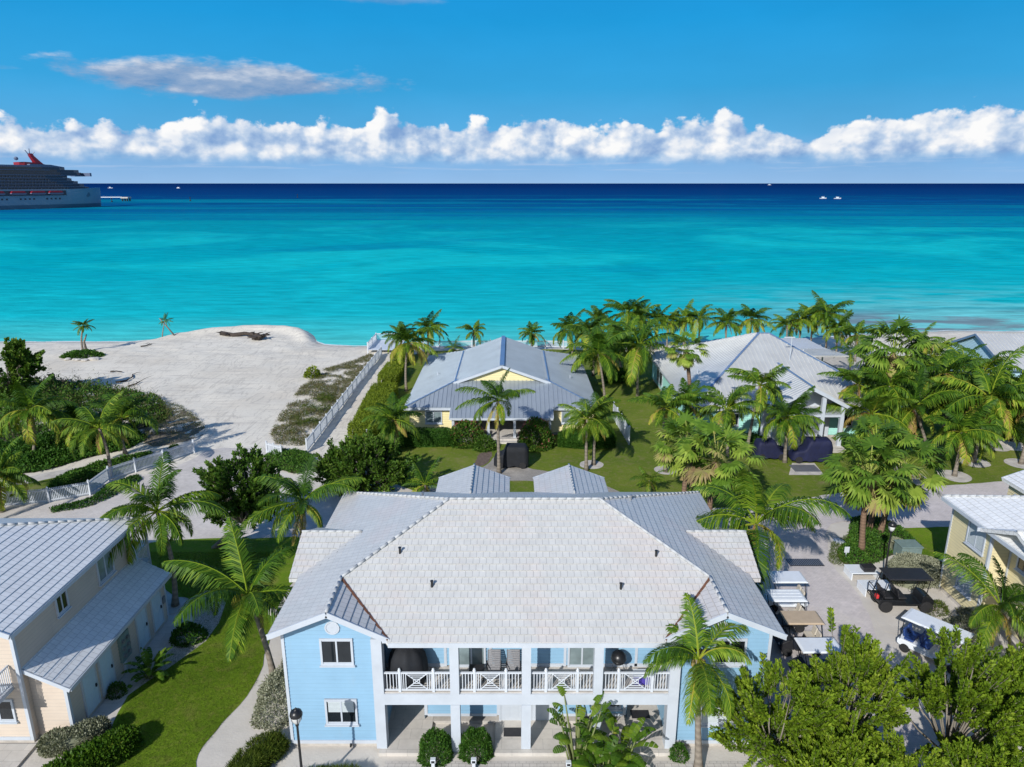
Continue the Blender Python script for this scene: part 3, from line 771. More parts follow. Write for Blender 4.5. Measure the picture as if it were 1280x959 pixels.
def door(root, o, t, n, w, h, m=None, handle=True, mat_frame=None, label=None):
    b = MB(); o = Vector(o); W2 = w / 2
    pbox(b, o, t, n, -W2, W2, 0, h, 0, .05)
    for z0, z1 in ((.18, h * .42), (h * .48, h - .18)):
        for a0, a1 in ((-W2 + .12, -.05), (.05, W2 - .12)): pbox(b, o, t, n, a0, a1, z0, z1, .05, .062)
    d = b.build('door', m or M_DOOR, root)
    b = MB(); f = .09
    pbox(b, o, t, n, -W2 - f, -W2 - .002, 0, h + f, 0, .07); pbox(b, o, t, n, W2 + .002, W2 + f, 0, h + f, 0, .07); pbox(b, o, t, n, -W2, W2, h + .002, h + f, 0, .07)
    b.build('door_frame', M_WHITE, root, d)
    if handle:
        b = MB(); pbox(b, o, t, n, W2 - .14, W2 - .08, .95, 1.12, .06, .11); pbox(b, o, t, n, W2 - .2, W2 - .08, 1.02, 1.06, .11, .13); b.build('handle', M_BRONZE, root, d)
    if label: d['label'] = label
    return d
def caps(b, a, c, r=.085, step=.42):
    a, c = Vector(a), Vector(c); L_ = (c - a).length; k = max(1, round(L_ / step)); d = (c - a) / k
    for i in range(k):
        p, q = a + d * i, a + d * (i + 1.06)
        b.tube([p + Vector((0, 0, .02)), q + Vector((0, 0, .035))], [r * .94, r * 1.04], 8)
def pipes(root, pts, parent, m=None, h=.28, r=.055):
    for x, y, z in pts:
        b = MB(); b.tube([(x, y, z - .1), (x, y, z + h)], r, 8); b.tube([(x, y, z + h), (x, y, z + h + .04)], r * 1.35, 8); b.build('vent_pipe', m or M_BLACK, root, parent, smooth=False)

def villa_roof(root, cx, y0=31.75, yr=38.9, cross=(1, 1), rear=True, mt=None, out=.5, dp=.035):
    """white tiled hip roof with two front wings; returns the roof part"""
    mt = mt or M_TILE; E, A, V_ = 10.55, 8.1, 5.65
    hs = lambda dx: 5.963 + .42 * (E - abs(dx))
    hr = 5.72 + .457 * (y0 - 24.9); rh = E - (hr - 5.963) / .42
    yA = 24.9 + (hs(A) - 5.72) / .457
    P = lambda dx, y, z: (cx + dx, y, z)
    b = MB()
    zv = 5.74
    roof_plane(b, [P(-V_, 24.9, 5.72), P(V_, 24.9, 5.72), P(A, yA, hs(A)), P(rh, y0, hr), P(-rh, y0, hr), P(-A, yA, hs(A))], depth=dp)
    for s in (-1, 1):
        roof_plane(b, [P(s * E, 25.05, 5.963), P(s * A, 25.05, hs(A)), P(s * A, yA, hs(A)), P(s * rh, y0, hr), P(s * E, yr, 5.963)], depth=dp)
        roof_plane(b, [P(s * A, 25.05, hs(A)), P(s * V_, 25.05, 5.80), P(s * A, yA + .05, hs(A))], depth=dp)
        if cross[(s + 1) // 2]:
            zc = 6.98
            for q in (-1, 1):
                roof_plane(b, [P(s * (E + out), 32 + q * 2.5, 5.88), P(s * (E + out), 32, zc), P(s * 8.0, 32, zc), P(s * 9.9, 32 + q * 2.5, 5.88)], depth=dp)
    roof_plane(b, [P(-rh, y0, hr), P(rh, y0, hr), P(E, yr, 5.963), P(-E, yr, 5.963)], depth=dp)
    if rear:
        for s in (-1, 1):
            for q in (-1, 1):
                xm = s * 2.95
                roof_plane(b, [P(xm, 36.4, 6.78), P(xm, 41.2, 6.78), P(xm + q * 2.2, 41.2, 5.92), P(xm + q * 2.2, 36.4, 5.92)], depth=dp)
    ro = b.build('roof', mt, root)
    up = lambda p: (p[0], p[1], p[2] + .03)
    runs = [(up(P(-rh, y0, hr)), up(P(rh, y0, hr)), .085)]
    for s in (-1, 1):
        runs += [(up(P(s * A, yA, hs(A))), up(P(s * rh, y0, hr)), .085), (up(P(s * A, 25.05, hs(A))), up(P(s * A, yA, hs(A))), .085), (up(P(s * E, yr, 5.963)), up(P(s * rh, y0, hr)), .075)]
        if cross[(s + 1) // 2]: runs.append((P(s * (E + out), 32, 7.0), P(s * 8.1, 32, 7.0), .07))
        if rear: runs.append((P(s * 2.95, 37, 6.8), P(s * 2.95, 41.2, 6.8), .075))
    for p, q, rr in runs:
        b = MB(); caps(b, p, q, rr * .8); b.build('ridge_cap', M_CAP, root, ro, smooth=True)
    for s in (-1, 1):     # valley flashing
        b = MB(); b.bar(P(s * A, yA - .03, hs(A) + .05), P(s * V_, 24.97, 5.80), .10, .05); b.build('valley_flashing', M_RUST, root, ro)
        if cross[(s + 1) // 2]: b = MB(); b.bar(P(s * 8.0, 31.9, 7.02), P(s * 10.0, 29.45, 6.18), .05, .04); b.build('valley_gutter', M_DARKGAP, root, ro)
    b = MB()              # bargeboards and fascias
    for s in (-1, 1):
        b.bar(P(s * (E + .02), 25.0, 5.90), P(s * A, 25.0, hs(A) - .06), .05, .24); b.bar(P(s * A, 25.0, hs(A) - .06), P(s * V_, 25.0, 5.72), .05, .24)
        b.bar(P(s * (E + .03), 25.03, 5.84), P(s * (E + .03), yr, 5.84), .05, .2)
        if rear:
            for q in (-1, 1): b.bar(P(s * 2.95, 41.23, 6.68), P(s * 2.95 + q * 2.22, 41.23, 5.84), .05, .2)
    b.box(cx - V_, cx + V_, 24.86, 24.9, 5.50, 5.70)
    b.build('fascia', M_WHITE, root, ro)
    return ro

def railing_bay(root, x0, x1, y, z, h=.98):
    """white balustrade bay with two posts and a crossed panel between them"""
    b = MB(); w = x1 - x0; p1, p2 = x0 + w * .24, x0 + w * .75
    b.box(x0, x1, y - .035, y + .035, z + h - .07, z + h); b.box(x0, x1, y - .03, y + .03, z + .08, z + .14)
    lo, hi = z + .14, z + h - .07
    def balus(a, c):
        k = max(2, round((c - a) / .125))
        for i in range(1, k): x = a + (c - a) * i / k; b.box(x - .016, x + .016, y - .016, y + .016, lo, hi)
    balus(x0, p1); balus(p2, x1)
    a, c = p1 + .26, p2 - .26; cxm, czm = (a + c) / 2, (lo + hi) / 2; hw, hh = (c - a) / 2, (hi - lo) / 2
    for x in (p1 + .09, p1 + .17, p2 - .17, p2 - .09): b.box(x - .016, x + .016, y - .016, y + .016, lo, hi)
    for sx in (-1, 1):
        b.box(cxm + sx * hw - .016, cxm + sx * hw + .016, y - .016, y + .016, lo, hi)
        b.bar((cxm - hw, y - .003 * sx, czm - sx * hh), (cxm + hw, y - .003 * sx, czm + sx * hh), .03, .035)
    for f in (.28, .55, .8):
        for sg in (-1, 1): b.box(cxm - hw * f, cxm + hw * f, y - .012, y + .012, czm + sg * hh * f - .014, czm + sg * hh * f + .014)
        if f < .5:
            for sg in (-1, 1): b.box(cxm + sg * hw * f - .014, cxm + sg * hw * f + .014, y - .0125, y + .0125, czm - hh * f, czm + hh * f)
    r = b.build('railing', M_WHITE2, root)
    for x in (p1, p2):
        b = MB(); b.box(x - .055, x + .055, y - .055, y + .055, z, z + h + .06); b.lathe([(.075, 0), (.075, .02), (.05, .05), (.055, .09), (.02, .13)], (x, y, z + h + .06), 8)
        b.build('post', M_WHITE2, root, r)
    return r

def blue_villa():
    cx = .6
    r = thing('blue_villa', 'two storey blue clapboard villa with white tiled roof and a railed front balcony', 'house', (cx, 25.56, 0))
    ro = villa_roof(r, cx)
    # roof vents seen on the front plane and sides
    def on_front(u, v):
        y = 28.0
        for _ in range(12):
            p = aty(u, v, y); h = 5.72 + .457 * (y - 24.9); d = ray(u, v); y += (p.z - h) / (.457 - d.z / d.y)
        return (p.x, y, 5.72 + .457 * (y - 24.9))
    pipes(r, [on_front(u, v) for u, v in ((500, 692), (540, 734), (820, 696), (776, 737))], ro)
    pipes(r, [(-4.6, 33.6, 8.17), (6.1, 33.4, 8.1)], ro, M_STEEL, .2, .05)
    yw, yb = 25.56, 27.0
    xl0, xl1, xr0, xr1 = -9.58, -5.62, 6.82, 10.78
    hA = lambda x: 5.75 + .42 * (10.55 - max(abs(x - cx), 8.1))
    b = MB()
    for x0, x1 in ((xl0, xl1), (xr0, xr1)):
        s = -1 if x0 < 0 else 1; xa = cx + s * 8.1
        pts = [(x0, yw, .30), (x1, yw, .30), (x1, yw, 5.85 if s < 0 else hA(x1)), (xa, yw, 6.78), (x0, yw, hA(x0) if s < 0 else 5.85)]
        wall(b, pts, (0, -1, 0))
    wall(b, [(xl0, yw, .3), (xl0, 38.5, .3), (xl0, 38.5, 5.95), (xl0, yw, 5.95)], (-1, 0, 0))
    wall(b, [(xr1, yw, .3), (xr1, 38.5, .3), (xr1, 38.5, 5.95), (xr1, yw, 5.95)], (1, 0, 0))
    wall(b, [(xl0, 38.5, .3), (xr1, 38.5, .3), (xr1, 38.5, 5.95), (xl0, 38.5, 5.95)], (0, 1, 0))
    for x, f in ((xl1, 1), (xr0, -1)): wall(b, [(x, yw, .115), (x, 28.2, .115), (x, 28.2, 5.7), (x, yw, 5.7)], (f, 0, 0))
    wall(b, [(-3.95, yb, .485), (5.2, yb, .485), (5.2, yb, 2.75), (-3.95, yb, 2.75)], (0, -1, 0))
    wall(b, [(xl1, yb, 3.075), (xr0, yb, 3.075), (xr0, yb, 5.6), (xl1, yb, 5.6)], (0, -1, 0))
    for x, f in ((-3.95, -1), (5.2, 1)): wall(b, [(x, yb, .115), (x, 28.2, .115), (x, 28.2, 2.75), (x, yb, 2.75)], (f, 0, 0))
    wall(b, [(xl1, 28.2, .115), (-3.95, 28.2, .115), (-3.95, 28.2, 2.75), (xl1, 28.2, 2.75)], (0, -1, 0)); wall(b, [(5.2, 28.2, .115), (xr0, 28.2, .115), (xr0, 28.2, 2.75), (5.2, 28.2, 2.75)], (0, -1, 0))
    for s in (-1, 1):
        xm = cx + s * 2.95
        for q in (-1, 1): wall(b, [(xm + q * 1.9, 38.5, .2), (xm + q * 1.9, 40.9, .2), (xm + q * 1.9, 40.9, 5.85), (xm + q * 1.9, 38.5, 5.85)], (q, 0, 0))
        wall(b, [(xm - 1.9, 40.9, .2), (xm + 1.9, 40.9, .2), (xm + 1.9, 40.9, 5.75), (xm, 40.9, 6.55), (xm - 1.9, 40.9, 5.75)], (0, 1, 0))
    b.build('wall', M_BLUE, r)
    b = MB()   # plinth and terrace slab
    b.box(xl0 + .03, xl1, yw + .03, 38.4, -.1, .30); b.box(xr0, xr1 - .03, yw + .03, 38.4, -.1, .30)
    b.box(xl1 + .02, xr0 - .02, 26.9, 38.3, -.1, .15)
    b.build('plinth', M_CONC, r)
    for x0, x1 in ((xl1 - .1, -3.6), (-.75, 2.55), (4.75, xr0 + .1)): b = MB(); b.box(x0, x1, 25.0, 28.19, -.1, .16); b.build('porch_floor', M_SLAB, r)
    b = MB(); b.box(xl1 + .03, xr0 - .03, 25.3, 28.2, 2.78, 3.0); b.build('balcony_floor', M_CONC, r)
    b = MB(); b.box(xl1 + .03, xr0 - .03, 25.28, 27.0, 5.52, 5.58); b.build('ceiling', M_WHITE, r)
    b = MB()   # white trim: corner boards, base boards, fascia beam
    for x in (xl0, xr1): b.box(x - .035, x + .09 if x < 0 else x + .035, yw - .065, yw + .10, .22, 5.78)
    b.box(xr1 - .09, xr1 + .035, yw - .066, yw + .1, .22, 5.77)
    for x0, x1 in ((xl0, xl1), (xr0, xr1)): b.box(x0 + .09, x1 - .02, yw - .07, yw + .02, .20, .36)
    for x in (xl1, xr0): b.box(x - .22, x + .22, yw - .31, yw + .2, .16, 5.62)
    b.box(xl1 + .22, xr0 - .22, 25.24, 25.56, 2.42, 2.95)
    for x in (-3.9, -.62, 2.0, 5.1): b.box(x - .07, x + .07, yb - .05, yb + .03, .42, 2.77)
    b.box(-3.83, -.69, yb - .05, yb + .03, .36, .50); b.box(2.07, 5.03, yb - .05, yb + .03, .36, .50)
    for x in (-2.95, -.95, 2.35, 3.85, 5.5): b.box(x - .06, x + .06, yb - .05, yb + .03, 3.02, 5.52)
    b.box(xl1 + .02, -3.01, yb - .05, yb + .03, 3.0, 3.16); b.box(-.89, 2.29, yb - .05, yb + .03, 3.0, 3.16); b.box(3.91, xr0 - .02, yb - .05, yb + .03, 3.0, 3.16)
    b.box(xl1 + .25, xr0 - .25, 25.27, 25.5, 5.42, 5.52)
    b.build('trim', M_WHITE, r)
    for x in (-2.41, .6, 3.61):
        b = MB(); b.box(x - .20, x + .20, 25.22, 25.62, .0, 2.41); b.box(x - .19, x + .19, 25.205, 25.6, 2.96, 5.52)
        b.build('column', M_WHITE, r)
    xs = [xl1 + .22, -2.41, .6, 3.61, xr0 - .22]
    for i in range(4): railing_bay(r, xs[i] + .2 * (i > 0), xs[i + 1] - .2 * (i < 3), 25.36, 2.98)
    T, N = (1, 0, 0), (0, -1, 0)
    window(r, (-7.33, yw - .02, 4.84), T, N, 1.2, 1.12); window(r, (-7.33, yw - .02, 1.84), T, N, 1.2, 1.12, .5)
    window(r, (9.1, yw - .02, 4.84), T, N, 1.2, 1.12); window(r, (8.9, yw - .02, 1.84), T, N, 1.5, 1.2, .98, pane=M_GLASS2)
    window(r, (-1.8, yb - .02, 4.12), T, N, 1.1, 2.1, name='sliding_door', pane=M_GLASS2, sill=False)
    window(r, (3.1, yb - .02, 4.12), T, N, 1.1, 2.1, name='sliding_door', pane=M_GLASS2, sill=False)
    for x, y in ((-.05, yb - .02), (1.35, yb - .02), (-4.62, 28.18), (5.95, 28.18)): door(r, (x, y, .16), T, N, .9, 2.05, M_WHITE)
    window(r, (4.4, yb - .02, 1.4), T, N, .9, 1.1, name='window', pane=M_GLASS)
    # round gable vents with louvres
    for x in (-7.45, 8.7):
        b = MB(); ring = [[(x + rr * math.cos(a), yw - d, 5.98 + rr * math.sin(a)) for a in np.linspace(0, 2 * math.pi, 25)[:-1]] for rr, d in ((.31, .02), (.31, .07), (.25, .07), (.25, .045), (.02, .045))]
        b.tube_rings(ring, cap=False)
        for k in range(-4, 5):
            z = k * .05; w = math.sqrt(max(.24 ** 2 - z * z, .001)); pbox(b, (x, yw, 5.98), T, N, -w, w, z - .008, z + .012, .045, .06)
        b.build('gable_vent', M_WHITE, r)
    for x in (-3.4, 1.98, 4.9):
        b = MB(); b.box(x - .06, x + .06, yb - .10, yb - .03, 4.0, 4.2); b.build('wall_lamp', M_BLACK, r)
    b = MB(); b.box(-7.05, -6.98, 25.40, 25.52, .08, .22); b.build('hose_tap', M_BLACK, r)
blue_villa()

def peach_villa():
    cx = -31.05
    r = thing('peach_villa', 'peach two storey villa with pale tiled roof and a lean-to along its doors', 'house', (-21, 25.6, 0))
    ro = villa_roof(r, cx, 30.2, 35.5, (0, 0), False, M_TILE2, dp=.024)
    pipes(r, [(-24.5, 28.9, 7.6)], ro, M_STEEL, .25, .05)
    xw, yw = -21.0, 25.75
    b = MB()
    wall(b, [(xw, yw, .3), (xw, 35.1, .3), (xw, 35.1, 5.95), (xw, yw, 5.95)], (1, 0, 0))
    wall(b, [(xw - 4.0, yw, .3), (xw, yw, .3), (xw, yw, 5.85), (xw - 2.0, yw, 6.7), (xw - 4.0, yw, 5.85)], (0, -1, 0))
    wall(b, [(xw - 20, 35.1, .3), (xw, 35.1, .3), (xw, 35.1, 5.85), (xw - 20, 35.1, 5.85)], (0, 1, 0))
    # lean-to walls
    xl = -19.45
    wall(b, [(xl, 26.15, .115), (xl, 35.0, .115), (xl, 35.0, 2.75), (xl, 26.15, 2.75)], (1, 0, 0))
    wall(b, [(xw, 26.15, .115), (xl, 26.15, .115), (xl, 26.15, 2.65), (xw, 26.15, 3.4)], (0, -1, 0))
    wall(b, [(xw, 35.0, .2), (xl, 35.0, .2), (xl, 35.0, 2.65), (xw, 35.0, 3.4)], (0, 1, 0))
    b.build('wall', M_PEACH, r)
    b = MB()
    p = orient([(xw, 25.9, 3.72), (-19.1, 25.9, 2.72), (-19.1, 35.3, 2.72), (xw, 35.3, 3.72)], (0, 0, 1)); b.slab(p, .16); b.lap(p, .40, .024)
    lr = b.build('lean_to_roof', M_TILE2, r)
    b = MB(); b.bar((-19.06, 25.9, 2.63), (-19.06, 35.3, 2.63), .05, .18); b.bar((xw, 25.87, 3.62), (-19.08, 25.87, 2.62), .05, .18); b.build('fascia', M_WHITE, r, lr)
    for x, y in ((xw, yw), (xw, 35.1), (xl, 26.15), (xl, 35.0)):
        top = 5.85 if x == xw else 2.6
        b = MB(); b.box(x - .08, x + .06, y - .07, y + .08, .2, top); b.build('corner_board', M_WHITE, r)
    b = MB(); b.box(xw - 4, xw - .09, yw - .07, yw + .02, .2, .36); b.build('base_board', M_WHITE, r)
    b = MB(); b.box(xw - 20, xw - .03, yw + .04, 35.0, -.1, .3); b.box(xw - .02, xl + .03, 26.2, 34.95, -.1, .2); b.build('plinth', M_CONC, r)
    T, N = (0, 1, 0), (1, 0, 0)
    window(r, (xw + .02, 32.6, 4.75), T, N, 1.25, 1.25, pane=M_GLASS2); window(r, (xw + .02, 29.0, 4.95), T, N, .7, .9)
    for y in (27.6, 28.95, 32.35, 33.95): door(r, (xl + .02, y, .2), T, N, .95, 2.1)
    window(r, (xw - 1.2, yw - .02, 1.75), (1, 0, 0), (0, -1, 0), 1.2, 1.0)
    # meter board beside the doors
    b = MB(); pbox(b, (xl, 30.55, 0), T, N, -.42, .42, .75, 2.2, 0, .16); mb_ = b.build('meter_cabinet', M_TEALBOX, r)
    for k in range(3):
        for q in (-1, 1):
            b = MB(); b.tube([(xl + .16, 30.55 + q * .2, 1.05 + k * .4), (xl + .27, 30.55 + q * .2, 1.05 + k * .4)], .1, 10); b.build('meter', M_STEEL, r, mb_)
    b = MB(); b.box(xl + .02, xl + .16, 30.3, 30.42, .2, .75); b.build('conduit', M_WHITE, r)
    b = MB(); pbox(b, (xl, 34.7, 0), T, N, -.12, .12, 1.2, 1.6, 0, .12); b.build('shutoff_box', M_STEEL, r)
    # balcony at the far end and the one at the front
    b = MB(); b.box(xw - .9, xw + .35, 35.15, 36.3, 2.9, 3.1)
    for x in (xw - .9, xw + .3): b.box(x - .06, x + .06, 36.2, 36.32, 0, 5.6)
    b.build('balcony_floor', M_WHITE, r)
    b = MB()
    b.box(xw + .27, xw + .33, 35.2, 36.2, 4.0, 4.07); b.box(xw + .27, xw + .33, 35.2, 36.2, 3.15, 3.2)
    for k in range(9): y = 35.25 + k * .11; b.box(xw + .285, xw + .315, y - .014, y + .014, 3.2, 4.0)
    b.bar((xw + .3, 35.25, 3.2), (xw + .3, 36.15, 4.0), .03); b.bar((xw + .3, 35.25, 4.0), (xw + .3, 36.15, 3.2), .03)
    b.build('railing', M_WHITE2, r)
    b = MB(); b.box(xw - 3.6, xw - .35, 24.3, yw - .03, 2.80, 3.0); b.build('balcony_floor', M_WHITE, r)
    b = MB()
    b.box(xw - .41, xw - .35, 24.3, yw - .05, 3.98, 4.05); b.box(xw - .41, xw - .35, 24.3, yw - .05, 3.1, 3.15); b.box(xw - 3.6, xw - .42, 24.3, 24.36, 3.98, 4.05); b.box(xw - 3.6, xw - .42, 24.3, 24.36, 3.1, 3.15)
    for k in range(13): y = 24.4 + k * .105; b.box(xw - .395, xw - .365, y - .014, y + .014, 3.15, 3.98)
    for k in range(28): x = xw - 3.55 + k * .112; b.box(x - .014, x + .014, 24.315, 24.345, 3.15, 3.98)
    b.build('railing', M_WHITE2, r)
    b = MB(); b.box(xw - 3.6, xw + .2, 22.5, 25.6, -.1, .10); b.build('porch_floor', M_SLAB, r)
peach_villa()

def cream_villa():
    cx = 35.9
    r = thing('cream_villa', 'cream clapboard villa with white roof beside the parked black buggy', 'house', (26, 34, 0))
    ro = villa_roof(r, cx, 31.75, 38.4, (1, 1), True, M_TILE2, .2, .022)
    xw, xn = 25.9, 27.0
    b = MB()
    wall(b, [(xw, 34.55, .3), (xw, 38.0, .3), (xw, 38.0, 5.95), (xw, 34.55, 5.95)], (-1, 0, 0))
    wall(b, [(xw, 34.55, .3), (xn, 34.55, .3), (xn, 34.55, 5.95), (xw, 34.55, 5.95)], (0, -1, 0))
    wall(b, [(xn, 25.6, .3), (xn, 34.5, .3), (xn, 34.5, 5.95), (xn, 25.6, 5.95)], (-1, 0, 0))
    wall(b, [(xw, 38.0, .3), (xw + 20, 38.0, .3), (xw + 20, 38.0, 5.95), (xw, 38.0, 5.95)], (0, 1, 0))
    wall(b, [(xn, 25.6, .3), (xn + 18, 25.6, .3), (xn + 18, 25.6, 5.8), (xn, 25.6, 5.8)], (0, -1, 0))
    for s in (-1, 1):
        xm = cx + s * 2.95
        for q in (-1, 1): wall(b, [(xm + q * 1.9, 38.0, .2), (xm + q * 1.9, 40.9, .2), (xm + q * 1.9, 40.9, 5.85), (xm + q * 1.9, 38.0, 5.85)], (q, 0, 0))
        wall(b, [(xm - 1.9, 40.9, .2), (xm + 1.9, 40.9, .2), (xm + 1.9, 40.9, 5.75), (xm, 40.9, 6.55), (xm - 1.9, 40.9, 5.75)], (0, 1, 0))
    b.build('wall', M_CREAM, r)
    for x, y in ((xw, 38.0), (xw, 34.55), (xn, 34.42), (xn, 25.6)): b = MB(); b.box(x - .06, x + .09, y - .06, y + .06, .2, 5.8); b.build('corner_board', M_WHITE, r)
    b = MB(); b.box(xw + .03, xw + 20, 34.6, 37.9, -.1, .3); b.box(xn + .03, xn + 18, 25.7, 34.5, -.1, .3); b.build('plinth', M_CONC, r)
    T, N = (0, -1, 0), (-1, 0, 0)
    window(r, (xw - .02, 35.7, 4.75), T, N, 1.35, 1.3, .9, pane=M_GLASS2); window(r, (xw - .02, 35.9, 1.75), T, N, 1.2, 1.15, .9, pane=M_GLASS2)
    window(r, (xn - .02, 33.1, 4.55), T, N, 1.3, 1.2); window(r, (30.9, 39.6, 4.9), (0, -1, 0), (-1, 0, 0), .8, .7)
    b = MB(); b.bar((25.0, 34.56, 5.80), (28.5, 34.56, 5.80), .05, .22); b.build('fascia', M_WHITE, r)
cream_villa()

def yellow_cottage():
    cx, y0, y1, hw = -1.0, 65.0, 86.4, 9.4
    r = thing('beach_cottage', 'yellow beach cottage with blue grey metal roof and a raised gable', 'house', (cx, 65.5, 0))
    b = MB(); e = 2.95
    hx, yt = 4.4, 69.0; zt = 4.62
    P = lambda dx, y, z: (cx + dx, y, z)
    # front hip (in three pieces: the porch in the middle comes lower), sides, back
    yc = 63.6; zc = zt - .42 * (yt - yc)
    metal_plane(b, [P(-hw, y0, e), P(-4.9, y0, e), P(-4.4, yt, zt), P(-4.42, yt, zt)])
    metal_plane(b, [P(hw, y0, e), P(4.9, y0, e), P(4.4, yt, zt), P(4.42, yt, zt)])
    metal_plane(b, [P(-4.9, yc, zc), P(4.9, yc, zc), P(4.9, 65.0, e), P(4.4, yt, zt), P(-4.4, yt, zt), P(-4.9, 65.0, e)])
    for s in (-1, 1):
        metal_plane(b, [P(s * hw, y0, e), P(s * hw, y1, e), P(s * 4.4, y1 - 4.3, zt), P(s * 4.4, yt, zt)], w=.035, h=.045)
        metal_plane(b, [P(s * 4.75, yt - .5, 4.50), P(0, yt - .5, 6.22), P(0, 82.5, 6.22), P(s * 4.75, 82.5, 4.50)], w=.035, h=.045)
    metal_plane(b, [P(-hw, y1, e), P(hw, y1, e), P(4.4, y1 - 4.3, zt), P(-4.4, y1 - 4.3, zt)])
    ro = b.build('roof', M_METAL, r)
    b = MB()
    b.bar(P(0, yt - .52, 6.26), P(0, 82.5, 6.26), .45, .07)
    for s in (-1, 1):
        b.bar(P(s * hw, y0, e + .05), P(s * 4.4, yt, zt + .06), .16, .06); b.bar(P(s * 4.72, yt - .5, 4.56), P(s * 4.72, 82, 4.56), .14, .06)
    b.build('ridge_cap', metal_roof('ridge_metal', (.20, .30, .46), .4, .4), r, ro)
    b = MB()
    for s in (-1, 1):
        b.bar(P(0, yt - .53, 6.10), P(s * 4.85, yt - .53, 4.36), .06, .26)
        b.bar(P(s * 4.9, 64.96, 2.78), P(s * hw, 64.96, 2.78), .05, .22); b.bar(P(s * (hw + .03), y0, 2.80), P(s * (hw + .03), y1, 2.80), .05, .2)
        b.bar(P(s * 4.92, yc, zc - .1), P(s * 4.92, 65, e - .12), .05, .2)
    b.bar(P(-4.9, yc - .03, zc - .12), P(4.9, yc - .03, zc - .12), .05, .2)
    b.build('fascia', M_WHITE, r, ro)
    pipes(r, [P(-7.0, 74, 3.75), P(7.2, 73, 3.65)], ro, M_WHITE, .3, .05)
    b = MB()
    for s in (-1, 1):
        wall(b, [P(s * 4.6, 65.4, .3), P(s * (hw - .45), 65.4, .3), P(s * (hw - .45), 65.4, 2.75), P(s * 4.6, 65.4, 2.75)], (0, -1, 0))
        wall(b, [P(s * (hw - .45), 65.4, .3), P(s * (hw - .45), 86, .3), P(s * (hw - .45), 86, 2.75), P(s * (hw - .45), 65.4, 2.75)], (s, 0, 0))
        wall(b, [P(s * 4.6, 65.4, .3), P(s * 4.6, 68.6, .3), P(s * 4.6, 68.6, 2.6), P(s * 4.6, 65.4, 2.6)], (-s, 0, 0))
    wall(b, [P(-4.4, yt - .1, 4.5), P(4.4, yt - .1, 4.5), P(0, yt - .1, 6.1)], (0, -1, 0))
    wall(b, [P(-8.9, 86, .3), P(8.9, 86, .3), P(8.9, 86, 2.75), P(-8.9, 86, 2.75)], (0, 1, 0))
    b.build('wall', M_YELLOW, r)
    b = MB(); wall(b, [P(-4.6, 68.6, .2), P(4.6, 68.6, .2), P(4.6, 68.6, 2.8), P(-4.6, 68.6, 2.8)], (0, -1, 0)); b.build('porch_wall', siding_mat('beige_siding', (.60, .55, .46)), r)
    b = MB(); b.box(cx - 8.9, cx + 8.9, 65.5, 85.9, -.1, .28); b.build('plinth', M_CONC, r)
    b = MB(); b.box(cx - 4.5, cx + 4.5, 63.4, 68.6, -.1, .30); b.box(cx - 1.6, cx + 1.6, 62.9, 63.4, -.1, .18); b.build('porch_floor', M_SLAB, r)
    for dx in (-4.6, -1.25, 1.25, 4.6):
        b = MB(); b.box(cx + dx - .12, cx + dx + .12, 63.75, 63.99, .3, 2.22); b.build('column', M_WHITE, r)
    T, N = (1, 0, 0), (0, -1, 0)
    for dx in (-6.6, 6.6): window(r, P(dx, 65.38, 1.85), T, N, 1.45, 1.15, pane=M_GLASS2)
    door(r, P(0, 68.58, .3), T, N, 1.0, 2.0, M_WHITE)
yellow_cottage()

